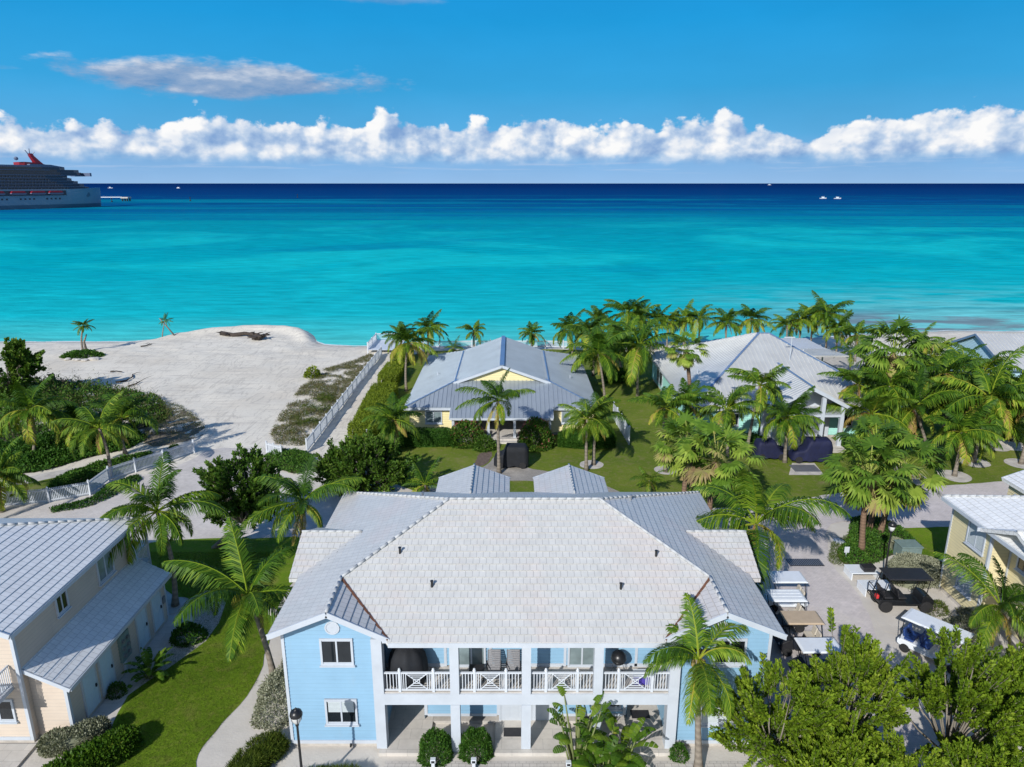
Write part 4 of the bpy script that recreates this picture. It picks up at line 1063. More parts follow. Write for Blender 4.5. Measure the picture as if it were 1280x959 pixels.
def mint_cottage():
    cx = 27.0
    r = thing('beach_cottage', 'mint green beach cottage with a large pale grey hip roof and a white gabled porch', 'house', (cx, 65, 0))
    P = lambda dx, y, z: (cx + dx, y, z)
    b = MB(); e = 3.2; z1 = 8.0
    metal_plane(b, [P(-10, 64, e), P(-10, 86.5, e), P(-.6, 76, z1), P(-.3, 75.4, z1)], .46, w=.06, h=.08)
    metal_plane(b, [P(10, 64, e), P(10, 86.5, e), P(.9, 76, z1), P(.9, 75.4, z1)], .46)
    metal_plane(b, [P(-10, 64, e), P(10, 64, e), P(.9, 75.4, z1), P(-.3, 75.4, z1)], .46, w=.06, h=.08)
    metal_plane(b, [P(-10, 86.5, e), P(10, 86.5, e), P(.9, 76, z1), P(-.6, 76, z1)], .46)
    # porch gable
    for s in (-1, 1): metal_plane(b, [P(.2, 61.4, 5.95), P(.2, 70.6, 5.95), P(.2 + s * 3.7, 66.0, 4.05), P(.2 + s * 3.7, 61.4, 4.05)], .46, h=.04)
    metal_plane(b, [P(3.0, 84, 3.5), P(14, 84, 3.5), P(14, 91, 2.9), P(3, 91, 2.9)], .46)
    ro = b.build('roof', M_METAL2, r)
    b = MB()
    for s, xe in ((-1, -.3), (1, .9)): b.bar(P(s * 10, 64, e + .05), P(xe, 75.4, z1 + .05), .22, .08)
    b.bar(P(-.4, 75.6, z1 + .05), P(.9, 75.6, z1 + .05), .22, .08); b.bar(P(.2, 61.4, 6.0), P(.2, 70.5, 6.0), .2, .07)
    b.build('ridge_cap', MATS['ridge_metal'], r, ro)
    b = MB()
    for s in (-1, 1):
        b.bar(P(.2, 61.37, 5.83), P(.2 + s * 3.75, 61.37, 3.9), .08, .3); b.bar(P(s * 10.03, 64, 3.05), P(s * 10.03, 86.5, 3.05), .05, .2)
    b.bar(P(-10, 63.96, 3.05), P(10, 63.96, 3.05), .05, .2)
    b.build('fascia', M_WHITE, r, ro)
    pipes(r, [P(-7.5, 72, 4.5), P(6.5, 79.5, 5.0)], ro, M_WHITE, .35, .06)
    b = MB(); b.tube([P(1.6, 71, 6), P(1.6, 71, 8.6)], .04, 6); b.box(cx + .8, cx + 1.9, 70.95, 71.05, 8.5, 8.6); b.build('antenna', M_WHITE, r, ro)
    b = MB()
    wall(b, [P(-9.4, 64.7, .3), P(-3.2, 64.7, .3), P(-3.2, 64.7, 3.1), P(-9.4, 64.7, 3.1)], (0, -1, 0)); wall(b, [P(3.4, 64.7, .3), P(9.4, 64.7, .3), P(9.4, 64.7, 3.1), P(3.4, 64.7, 3.1)], (0, -1, 0))
    for s in (-1, 1): wall(b, [P(s * 9.4, 64.7, .3), P(s * 9.4, 86, .3), P(s * 9.4, 86, 3.1), P(s * 9.4, 64.7, 3.1)], (s, 0, 0))
    wall(b, [P(-9.4, 86, .3), P(9.4, 86, .3), P(9.4, 86, 3.1), P(-9.4, 86, 3.1)], (0, 1, 0))
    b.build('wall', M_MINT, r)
    b = MB()   # white porch behind the gable
    b.box(cx - 3.15, cx + 3.35, 64.3, 64.5, .3, 4.4); b.box(cx - 1.0, cx + 3.3, 61.6, 64.3, 3.1, 3.3)
    b.poly([P(-2.9, 64.29, 4.4), P(3.3, 64.29, 4.4), P(.2, 64.29, 5.7)])
    b.build('porch_wall', M_WHITE, r)
    for dx in (-2.9, -.9, 1.4, 3.2):
        b = MB(); b.box(cx + dx - .17, cx + dx + .17, 61.55, 61.89, .3, 4.3 if dx in (-2.9, 3.2) else 5.4 - .2 * abs(dx)); b.build('column', M_WHITE, r)
    b = MB(); b.box(cx - 9.35, cx + 9.35, 64.75, 85.9, -.1, .28); b.build('plinth', M_CONC, r)
    b = MB(); b.box(cx - 3.2, cx + 3.5, 60.6, 64.5, -.1, .3); b.build('porch_floor', M_SLAB, r)
    T, N = (1, 0, 0), (0, -1, 0)
    door(r, P(.3, 64.28, .3), T, N, 1.1, 2.1, M_DOOR)
    window(r, P(-6, 64.68, 1.9), T, N, 1.4, 1.2); window(r, P(5.2, 64.68, 1.9), T, N, .9, 1.4)
    for y in (80.5, 82.2): window(r, P(-9.42, y, 1.7), (0, -1, 0), (-1, 0, 0), 1.2, 1.9, name='patio_door', pane=M_GLASS, sill=False)
    window(r, P(-9.42, 74, 1.9), (0, -1, 0), (-1, 0, 0), 1.2, 1.1)
mint_cottage()

def far_cottage():
    r = thing('beach_cottage', 'pale blue beach cottage with grey gabled metal roof behind the palms at the far right', 'house', (66, 79, 0))
    b = MB()
    metal_plane(b, [(56.6, 85, 6.0), (80, 85, 6.0), (80, 78.6, 3.2), (56.6, 78.6, 3.2)], .46, h=.05)
    metal_plane(b, [(56.6, 85, 6.0), (80, 85, 6.0), (80, 91.4, 3.2), (56.6, 91.4, 3.2)], .46)
    ro = b.build('roof', M_METAL2, r)
    b = MB(); b.bar((56.55, 85, 5.9), (56.55, 78.6, 3.1), .06, .26); b.bar((56.55, 85, 5.9), (56.55, 91.4, 3.1), .06, .26); b.bar((56.6, 78.55, 3.1), (80, 78.55, 3.1), .05, .2); b.build('fascia', MATS['ridge_metal'], r, ro)
    b = MB()
    wall(b, [(57, 79.2, .2), (57, 90.8, .2), (57, 90.8, 3.2), (57, 85, 5.75), (57, 79.2, 3.2)], (-1, 0, 0)); wall(b, [(57, 79.2, .2), (79, 79.2, .2), (79, 79.2, 3.2), (57, 79.2, 3.2)], (0, -1, 0))
    wall(b, [(79, 79.2, .2), (79, 90.8, .2), (79, 90.8, 3.2), (79, 85, 5.75), (79, 79.2, 3.2)], (1, 0, 0)); wall(b, [(57, 90.8, .2), (79, 90.8, .2), (79, 90.8, 3.2), (57, 90.8, 3.2)], (0, 1, 0))
    b.build('wall', M_PALEBLUE, r)
    window(r, (56.98, 83, 1.8), (0, -1, 0), (-1, 0, 0), 1.2, 1.2); window(r, (62, 79.18, 1.8), (1, 0, 0), (0, -1, 0), 1.4, 1.2)
    # white slatted pergola on the terrace behind the mint cottage
    r = thing('pergola', 'white flat slatted pergola on the seaward terrace behind the mint cottage', 'pergola', (38, 93, 0))
    b = MB()
    for k in range(15): x = 35.6 + k * .36; b.box(x - .13, x + .13, 89.5, 96.5, 2.9, 3.0)
    b.build('slat_roof', M_WHITE2, r)
    b = MB()
    for y in (90, 93, 96): b.box(35.4, 41, y - .06, y + .06, 2.72, 2.895)
    b.build('beam', M_WHITE2, r)
    for x in (35.8, 40.5):
        for y in (90, 96): b = MB(); b.box(x - .08, x + .08, y - .08, y + .08, 0, 2.715); b.build('post', M_WHITE2, r)
    sheet('terrace', [(33, 90), (49, 90), (49, 100), (33, 100)], .02, M_CONC, 0, 1, -1)
far_cottage()

# ------------------------------------------------------------------ palms
def frond(V, Q, T, phi, th0, Ln, droop, rng, npair=34, lw=.045, ll=.62, hang=.5, wind=(0, 0), tint=.45, seg=2):
    """one pinnate frond appended as quads"""
    K = 14
    d = np.array([math.cos(phi), math.sin(phi), 0.0]); pts = [np.zeros(3)]; dirs = []
    for i in range(K):
        s = i / (K - 1); th = th0 - droop * s ** 1.4
        v = d * math.cos(th) + np.array([wind[0] * s, wind[1] * s, math.sin(th)]); v /= np.linalg.norm(v)
        dirs.append(v); pts.append(pts[-1] + v * Ln / K)
    pts = np.array(pts); dirs.append(dirs[-1]); dirs = np.array(dirs)
    side0 = np.array([-math.sin(phi), math.cos(phi), 0.0])
    def quad(a, b, c, e, t):
        k = len(V); V.extend((a, b, c, e)); Q.append((k, k + 1, k + 2, k + 3)); T.extend((t,) * 4)
    up = np.array([0, 0, 1.0])
    for i in range(K):     # rachis
        w = .035 * (1 - i / K) + .008; n = np.cross(side0, dirs[i])
        quad(pts[i] - side0 * w, pts[i] + side0 * w, pts[i + 1] + side0 * w * .9, pts[i + 1] - side0 * w * .9, min(1, tint + .3))
        quad(pts[i] - n * w, pts[i] + n * w, pts[i + 1] + n * w * .9, pts[i + 1] - n * w * .9, min(1, tint + .25))
    twist = rng.uniform(-.35, .35)
    for j in range(npair):
        s = .14 + .86 * (j + .5) / npair; x = s * K; i = min(int(x), K - 1); f = x - i
        p = pts[i] * (1 - f) + pts[i + 1] * f; v = dirs[i]; n = np.cross(side0, v); n = n if n[2] > 0 else -n
        l = ll * (math.sin(math.pi * min(1, .18 + .80 * s)) ** .7) * rng.uniform(.85, 1.12) * Ln / 3.0
        for sg in (-1, 1):
            if rng.random() < .04: continue
            sw = .55 + .35 * s + rng.uniform(-.1, .1)
            sd = side0 * sg * math.cos(twist * sg) + n * math.sin(twist)
            a = sd * math.cos(sw) + v * math.sin(sw) - n * rng.uniform(-.05, .25); a /= np.linalg.norm(a)
            mid = p + a * l * .5; g2 = a + np.array([wind[0] * .5, wind[1] * .5, -hang * rng.uniform(.7, 1.5)]); g2 /= np.linalg.norm(g2)
            tip = mid + g2 * l * .55; w = v * lw * (.8 + .4 * rng.random())
            t = min(1, max(0, tint + rng.normal(0, .10)))
            quad(p - w * .6, p + w * .6, mid + w, mid - w, t); quad(mid - w, mid + w, tip + w * .12, tip - w * .12, t)
def coconut_crown(seed, nf=19, npair=34, lw=.045, wind=(0, 0), Ln=3.0, droopy=1.0, old=.12, dead=2):
    rng = np.random.default_rng(seed); V, Q, T = [], [], []
    gap = rng.uniform(0, 6.28)
    for k in range(nf):
        f = (k + .5) / nf; phi = k * 2.39996 + rng.uniform(-.45, .45)
        if f > .35 and abs((phi - gap + math.pi) % (2 * math.pi) - math.pi) < .45 and rng.random() < .7: continue      # an uneven crown
        th0 = R(78) - f ** .8 * R(100) + rng.uniform(-.28, .24); dr = (R(58) + f * R(40) + rng.uniform(-.4, .4)) * droopy
        tint = .34 + .26 * f + rng.normal(0, .09)
        if f > .8 and rng.random() < old * 3: tint = rng.uniform(.78, .95)
        frond(V, Q, T, phi, th0, Ln * rng.uniform(.72, 1.12) * (.80 + .3 * math.sin(math.pi * (.25 + .6 * f))), dr, rng, npair, lw, .78, .65 + 1.0 * f, wind, tint)
    for k in range(rng.integers(0, dead + 1)):
        frond(V, Q, T, rng.uniform(0, 6.28), R(-50) - rng.uniform(0, .4), Ln * rng.uniform(.55, .8), R(30), rng, npair // 2, lw, .5, 1.4, wind, 1.0)
    return np.array(V), np.array(Q), np.array(T)
def fan_crown(seed, nf=44, nb=20):
    rng = np.random.default_rng(seed); V, Q, T = [], [], []
    UP = np.array([0, 0, 1.0])
    def quad(a, b, c, e, t):
        i = len(V); V.extend((a, b, c, e)); Q.append((i, i + 1, i + 2, i + 3)); T.extend((min(1, max(0, t)),) * 4)
    for k in range(nf):
        f = (k + .5) / nf; phi = k * 2.39996 + rng.uniform(-.3, .3)
        th = R(80) - f ** .9 * R(125) + rng.uniform(-.15, .15); pl = rng.uniform(.95, 1.3) * (.7 + .45 * math.sin(math.pi * min(1, f + .15)))
        d = np.array([math.cos(phi), math.sin(phi), 0.0]); side = np.array([-math.sin(phi), math.cos(phi), 0.0])
        def dirn(a): return d * math.cos(a) + UP * math.sin(a)
        p1 = dirn(th) * pl * .5; p2 = p1 + dirn(th - .25) * pl * .5; t0 = .36 + .26 * f + rng.normal(0, .15)
        if f > .90: t0 = rng.uniform(.86, 1.0)
        for a, b in ((np.zeros(3), p1), (p1, p2)): quad(a - side * .022, a + side * .022, b + side * .016, b - side * .016, max(t0, .80))
        v = dirn(th - .55); n = np.cross(side, v); n = n if n @ UP > 0 else -n
        # each blade fan turns its face a little its own way
        tw = rng.uniform(-.5, .5); side2 = side * math.cos(tw) + n * math.sin(tw); n2 = np.cross(v, side2); n2 = n2 if n2 @ UP > 0 else -n2
        bl = rng.uniform(.48, .64)
        for j in range(nb):
            a = (j + .5) / nb * 2 - 1; ang = a * R(125); q = v * math.cos(ang) + side2 * math.sin(ang) + n2 * (.07 * (-1) ** j + .10 - .22 * abs(a))
            q /= np.linalg.norm(q); w = np.cross(q, n2); w /= max(np.linalg.norm(w), 1e-6)
            L_ = bl * (1 - .18 * abs(a)) * rng.uniform(.9, 1.08); m = p2 + q * L_ * .60; dn = q + UP * -rng.uniform(.4, 1.3) * (.5 + .9 * f); dn /= np.linalg.norm(dn)
            tip = m + dn * L_ * .52; ww = w * .052; t = t0 + rng.normal(0, .05)
            quad(p2 - w * .01, p2 + w * .01, m + ww, m - ww, t); quad(m - ww, m + ww, tip + w * .008, tip - w * .008, t + .05)
    for k in range(44):     # hanging dead leaves below the crown
        phi = rng.uniform(0, 6.28); d = np.array([math.cos(phi), math.sin(phi), 0]); s = np.array([-d[1], d[0], 0]); r = rng.uniform(.10, .30); z = rng.uniform(-.55, -.05)
        a = d * r + UP * z; b = d * (r + .10) + UP * (z - rng.uniform(.45, .85)); w = rng.uniform(.05, .12)
        quad(a - s * w * .4, a + s * w * .4, b + s * w, b - s * w, rng.uniform(.9, 1))
    return np.array(V), np.array(Q), np.array(T)

def keep_mesh(name, data, m):
    o = np_mesh(name, data[0], data[1], m, data[2]); me = o.data; bpy.data.objects.remove(o); return me
CROWN_HI = [keep_mesh('crown', coconut_crown(s, n, 74, .027, w, 3.0, dr), M_PALM) for s, n, w, dr in ((1, 17, (-.20, .05), 1.0), (2, 15, (.25, .05), 1.05), (3, 17, (-.25, 0), 1.1), (4, 16, (-.10, .1), .95), (5, 14, (-.3, .1), 1.1), (6, 18, (.1, 0), .9))]
CROWN_LO = [keep_mesh('crown', coconut_crown(s, n, 42, .046, w, 3.0, dr), M_PALM) for s, n, w, dr in ((11, 24, (.2, .05), 1.0), (12, 20, (-.2, .1), .85), (13, 26, (-.1, .05), 1.05), (14, 18, (-.25, 0), 1.1), (15, 25, (0, .1), .8), (16, 22, (.15, 0), .95), (17, 17, (-.3, .1), 1.15), (18, 23, (.1, -.1), 1.0), (19, 20, (-.15, 0), .75), (20, 27, (.2, .1), 1.1))]
CROWN_YOUNG = [keep_mesh('crown', coconut_crown(s, 12, 22, .06, (.1, 0), 3.0, .7, 0), M_PALM) for s in (21, 22)]
CROWN_FAN = [keep_mesh('crown', fan_crown(s), M_FAN) for s in (31, 32, 33)]
nut_b = MB()
for k in range(7):
    a = k * 2.4; c = (math.cos(a) * .2, math.sin(a) * .2, -.12 - .09 * (k % 3))
    nut_b.lathe([(.01, -.12), (.08, -.08), (.105, 0), (.07, .09), (.01, .13)], c, 8)
M_NUT = flat('coconut_husk', (.24, .19, .05), .6, var=.4, scale=3)

def palm(label, ub, vb, uc, vc, r_px, kind='coco', h=None, var=0, near=None, rot=None, group=None, base=None, lean=0.0, nuts=False, cat='palm tree'):
    """ub, vb the trunk's foot (or None with h, the crown's height); uc, vc the heart of the crown"""
    if vb is not None or base is not None:
        vc = vc + .10 * r_px if kind == 'coco' else vc
        B = Vector(base) if base is not None else at(ub, vb); C = aty(uc, vc, B.y)
        if h is not None: C = at(uc, vc, h)
    else:
        C = at(uc, vc, h); B = Vector((C.x + lean, C.y, 0))
    rnd = random.Random(label)
    name = {'coco': 'coconut_palm', 'fan': 'fan_palm', 'young': 'young_palm'}[kind]
    t = thing(name, label, cat, B, 0, group)
    z = depth(C); r = r_px * z / FPX
    H = C.z; off = C - B
    b = MB(); K = 9; pts, rad = [], []
    r0, r1 = (.15, .10) if kind != 'fan' else (.19, .17)
    bend = rnd.uniform(-.12, .12) * H
    for i in range(K + 1):
        f = i / K; x = off.x * (f ** 1.5) + bend * math.sin(math.pi * f) * .35; y = off.y * (f ** 1.4) + bend * math.sin(math.pi * f) * .2
        pts.append(Vector(B) + Vector((x, y, f * H - (.08 if i == 0 else 0)))); rad.append(r1 + (r0 - r1) * (1 - f) + (.10 * math.exp(-f * 14) if kind != 'young' else 0))
    if kind == 'young': rad = [q * .6 for q in rad]
    b.tube(pts, rad, 9); b.build('trunk', M_BARK if kind != 'fan' else M_FANBARK, t, smooth=True, uv=False)
    hi = near if near is not None else z < 52
    me = (CROWN_FAN if kind == 'fan' else CROWN_YOUNG if kind == 'young' else CROWN_HI if hi else CROWN_LO)
    me = me[var % len(me)]
    c = bpy.data.objects.new('crown', me); COL.objects.link(c); c.parent = t
    c.location = pts[-1] - B; s = r / (2.72 if kind != 'fan' else 1.62); c.scale = (s, s, s * 1.0)
    c.rotation_euler = (rnd.uniform(-.08, .08), rnd.uniform(-.08, .08), rot if rot is not None else rnd.uniform(-.5, .5) if kind != 'fan' else rnd.uniform(0, 6.28))
    if nuts:
        n = MB(); n.v = [(p[0] + pts[-1].x, p[1] + pts[-1].y, p[2] + pts[-1].z) for p in nut_b.v]; n.f = nut_b.f; n.mi = nut_b.mi; n.build('coconuts', M_NUT, t, smooth=True, uv=False)
    return t

# the ones near the villas
palm('tall coconut palm with curved fronds in front of the blue villa right wing', 873, 963, 873, 816, 84, var=4, rot=1.2, nuts=True)
palm('coconut palm on the near lawn close to the blue villa left eave', 342, 846, 310, 735, 92, var=1, rot=2.2)
palm('tall grey trunked coconut palm beyond the corner of the peach lean-to', 219, 757, 196, 632, 74, var=2, rot=.3)
palm('coconut palm rising behind the blue villa left cross gable', None, None, 378, 628, 64, h=5.6, var=3, rot=1.0)
palm('big coconut palm with yellow tipped fronds over the blue villa right cross gable', None, None, 945, 655, 98, h=6.0, var=1, rot=4.1)
palm('big coconut palm in front of the cream villa at the lower right edge', 1290, 838, 1252, 752, 74, var=3, rot=2.9)
palm('pale green fan palm above the blue villa rear right roof', None, None, 895, 578, 54, 'fan', h=5.4, var=0)
palm('fan palm half hidden behind the brighter fan palm at the villa rear', None, None, 858, 562, 46, 'fan', h=4.8, var=1)
palm('thick red trunked fan palm in the green island by the road', 1077, 690, 1086, 598, 56, 'fan', var=2)
palm('fan palm with speckled trunk behind the lamp post in the green island', 1100, 668, 1126, 592, 54, 'fan', var=0)
palm('short fan palm with pale leaning trunk in the green island', 1086, 664, 1095, 560, 44, 'fan', var=1)
# lawn and gardens on the right
palm('coconut palm with pale leaning trunk in a sand ring beside the east road', 1193, 595, 1203, 535, 46, var=0)
palm('coconut palm with dark straight trunk in the second sand ring', 1217, 578, 1238, 492, 62, var=2)
palm('coconut palm in the third sand ring with low spreading crown', 1244, 560, 1254, 528, 34, var=4)
palm('coconut palm leaning out over the right edge of the lawn', 1276, 580, 1288, 500, 46, var=1)
palm('coconut palm with broad drooping crown right of the white porch gable', 1097, 566, 1090, 512, 54, var=0, near=True)
palm('coconut palm with ragged crown beside the red patch behind the lawn', 1158, 566, 1142, 505, 56, var=3, near=True)
palm('coconut palm with its crown over the mint cottage right eave', 1075, 545, 1072, 476, 40, var=1)
palm('fan palm with brown skirt high behind the lawn', 1118, 545, 1117, 441, 46, 'fan', var=2)
palm('dark coconut palm standing next to the brown skirted fan palm', 1150, 535, 1150, 426, 26, var=2)
palm('coconut palm with feathery crown in front of the pale blue gable', 1190, 552, 1182, 462, 44, var=5)
palm('coconut palm directly under the pale blue cottage roof', 1228, 545, 1228, 462, 46, var=3)
palm('coconut palm touching the right picture edge below the grey roof', 1268, 545, 1270, 478, 36, var=0)
palm('coconut palm low in the dark thicket behind the lawn', 1170, 560, 1188, 500, 40, var=4)
palm('coconut palm deep in the thicket left of the speckled lawn', 1120, 560, 1112, 478, 42, var=1)
palm('small coconut palm at the right edge beside the pale patio', 1266, 552, 1270, 502, 34, var=2)
palm('coconut palm hiding the lower corner of the pale blue gable', 1206, 520, 1204, 448, 34, var=6)
palm('coconut palm left of the pale blue gable on the sea side of the thicket', 1168, 500, 1166, 442, 32, var=7)
# in front of the mint cottage
palm('coconut palm standing before the mint wall, straight trunk on the left', 832, 590, 830, 506, 40, var=1)
palm('darker coconut palm close behind the one before the mint wall', 858, 575, 858, 502, 38, var=4)
palm('coconut palm with grey trunk in front of the mint cottage corner', 908, 590, 908, 508, 45, var=3)
palm('coconut palm with strongly curved trunk before the mint roof', 933, 568, 950, 478, 42, var=1)
palm('coconut palm between the two navy covered carts', 981, 578, 985, 518, 42, var=0)
palm('fan palm with ragged crown against the mint roof left slope', 857, 560, 858, 440, 27, 'fan', var=1)
# between the two cottages
palm('coconut palm leaning beside the yellow cottage right eave', 756, 501, 748, 438, 44, var=4)
palm('tall coconut palm between the two cottages with a wide crown', 797, 495, 799, 428, 50, var=3)
palm('thin coconut palm behind the wide crowned one between the cottages', 787, 482, 783, 418, 38, var=1)
palm('short coconut palm on the lawn strip toward the sea', 779, 472, 770, 424, 32, var=2)
palm('coconut palm nearest the yellow cottage far right corner', 741, 470, 738, 412, 34, var=5)
palm('coconut palm leaning seaward at the far right of the yellow cottage', 716, 445, 712, 410, 28, var=0)
palm('tall dark coconut palm crowning the cluster by the sea', 786, 440, 785, 388, 32, var=1)
palm('coconut palm at the left shoulder of the seaside cluster', 757, 444, 747, 398, 28, var=3)
palm('coconut palm behind the tall dark one in the seaside cluster', 800, 440, 800, 396, 28, var=4)
# the row along the beach behind the mint cottage
for i, (u, v, b_, r, l) in enumerate(((822, 398, 436, 22, 'first coconut palm of the beach row next to the dark cluster'), (836, 400, 438, 22, 'coconut palm of the beach row with a leaning crown'), (857, 396, 436, 22, 'coconut palm of the beach row with coconuts under its crown'), (874, 396, 438, 25, 'fullest coconut palm left of the mint roof peak'),
                                      (909, 401, 437, 24, 'coconut palm just left of the mint roof peak'), (940, 396, 437, 27, 'coconut palm directly behind the mint roof peak'), (984, 404, 438, 24, 'low coconut palm right of the mint roof peak'), (1000, 397, 438, 24, 'coconut palm behind the grey rear roof of the mint cottage'),
                                      (1014, 394, 437, 24, 'slim coconut palm beside the white pergola'), (1034, 390, 440, 30, 'tallest coconut palm of the beach row above the white pergola'), (1047, 408, 445, 24, 'coconut palm with yellowish crown at the terrace edge'), (1070, 416, 452, 26, 'coconut palm at the right end of the beach row'))):
    palm(l, u - 2, b_, u, v, r, var=i, group='coconut palms along the beach')
# left and middle of the beach
palm('tall coconut palm at the seaward end of the long hedge', 508, 489, 510, 425, 36, var=5)
palm('coconut palm behind the tall one at the hedge end', 500, 450, 503, 418, 26, var=3)
palm('coconut palm against the sea beside the white beach fence', 536, 444, 536, 408, 24, var=0)
palm('lone small coconut palm behind the yellow cottage left roof', 593, 438, 592, 412, 19, var=1)
palm('lone small coconut palm behind the yellow cottage right roof', 664, 438, 664, 415, 18, var=4)
palm('low bushy young palm by the white beach fence', 567, 442, 567, 435, 14, 'young', var=0)
palm('coconut palm before the yellow cottage left wall', 494, 566, 490, 520, 38, var=4)
palm('coconut palm in front of the yellow cottage entrance', 624, 592, 622, 497, 46, var=3, near=True)
palm('coconut palm with orange crownshaft right of the yellow cottage entrance', 733, 588, 734, 520, 42, var=1, near=True)
palm('slimmer coconut palm twin right of the orange crownshaft one', 742, 581, 745, 520, 38, var=2, near=True)
palm('windswept coconut palm at the bend of the white picket fence', 139, 598, 124, 530, 50, var=1, near=True)
palm('windswept coconut palm behind the one at the fence bend', 157, 567, 152, 518, 46, var=3)
palm('coconut palm with yellow lower fronds left of the fence bend', 42, 575, 38, 508, 46, var=0)
palm('dark coconut palm cut by the left picture edge above the fence', 3, 640, -2, 592, 50, var=2)
palm('third windswept coconut palm deeper in the left thicket', 112, 560, 98, 522, 42, var=5)
palm('small coconut palm on the sand mound by the sea', 104, 440, 104, 406, 13, var=1)
cp = palm('sparse coconut palm with two crossed trunks alone on the beach', 203, 421, 206, 401, 10, 'young', var=0)
q = cp.location; b = MB(); b.tube([(q.x + 1.9, q.y + .3, 0), (q.x + .9, q.y + .1, 1.6), (q.x - .1, q.y, 3.0)], [.13, .10, .07], 7); b.build('trunk', M_BARK, cp, smooth=True, uv=False)
q = at(104, 440); b = MB(); b.tube([(q.x + .5, q.y, 0), (q.x + .35, q.y, 1.5), (q.x + .9, q.y, 2.6)], [.22, .16, .08], 7); tag(b.build('dead_palm_trunk', M_BARK, smooth=True, uv=False), 'dead leaning palm trunk beside the beach palm on its mound', 'palm trunk')
palm('young palm on the lawn right of the second rear gable', 812, 618, 811, 600, 24, 'young', var=1)
palm('bright young palm beside the first rear gable', 532, 622, 531, 606, 32, 'young', var=0)
palm('young palm under the cottage palms at the dark clump', 1062, 470, 1062, 440, 24, 'young', var=1)

# ------------------------------------------------------------------ broad-leaved trees, bushes, hedges
def ellipsoid_pts(n, lo=.0):
    d = unit(RNG.normal(size=(n, 3))); r = RNG.uniform(lo ** 3, 1, n) ** (1 / 3)
    return d * r[:, None], d
def broad_tree(label, base, clumps, n_leaf, size, m, name='broadleaf_tree', trunk=.14, cat='tree', limbs=9, aspect=.5, upright=.35, group=None, forks=None, tint=.5):
    """clumps: rows of (x, y, z, rx, ry, rz); leaves fill each clump's volume, denser to the outside"""
    base = Vector(base); t = thing(name, label, cat, base, 0, group)
    C = np.array(clumps, float); vol = (C[:, 3] * C[:, 4] * C[:, 5]) ** .67; cnt = np.maximum(20, (n_leaf * vol / vol.sum()).astype(int))
    P, D, Tn = [], [], []
    for c, k in zip(C, cnt):
        e, d = ellipsoid_pts(k, .35); jit = 1 + .22 * RNG.normal(size=(k, 1))
        P.append(c[:3] + e * c[3:6] * jit); D.append(d * .8 + RNG.normal(size=(k, 3)) * .5 + np.array([0, 0, upright])); Tn.append(np.clip(RNG.normal(tint, .16, k) + RNG.normal(0, .10), 0, 1))
    P = np.concatenate(P); keep = P[:, 2] > base.z + .05
    leaves('crown', P[keep], np.concatenate(D)[keep], size, m, t, aspect=aspect, tint=np.concatenate(Tn)[keep])
    b = MB(); ctr = Vector(C[:, :3].mean(0)); fork = forks if forks else base.lerp(ctr, .38); fork = Vector(fork)
    b.tube([base - Vector((0, 0, .1)), base.lerp(fork, .5) + Vector((.06, -.05, 0)), fork], [trunk * 1.35, trunk, trunk * .85], 8)
    order = RNG.permutation(len(C))[:limbs]
    for i in order:
        q = Vector(C[i, :3]); mid = fork.lerp(q, .5) + Vector((random.uniform(-.2, .2), random.uniform(-.2, .2), .12)); b.tube([fork, mid, q], [trunk * .6, trunk * .38, trunk * .12], 6)
        for _ in range(2):
            e = q + Vector((random.uniform(-1, 1) * C[i, 3], random.uniform(-1, 1) * C[i, 4], random.uniform(.1, 1) * C[i, 5])) * .8; b.tube([mid.lerp(q, .5), e], [trunk * .25, trunk * .07], 5)
    b.build('trunk', M_WOOD, t, smooth=True, uv=False)
    return t
def crown_clumps(c, r, n, cr=(.5, .9), flat=.8, shell=.55, tall=1.0):
    e, d = ellipsoid_pts(n, shell); out = []
    for q in e:
        s = random.uniform(*cr); out.append((c[0] + q[0] * r[0], c[1] + q[1] * r[1], c[2] + q[2] * r[2], s, s, s * flat * tall))
    return out

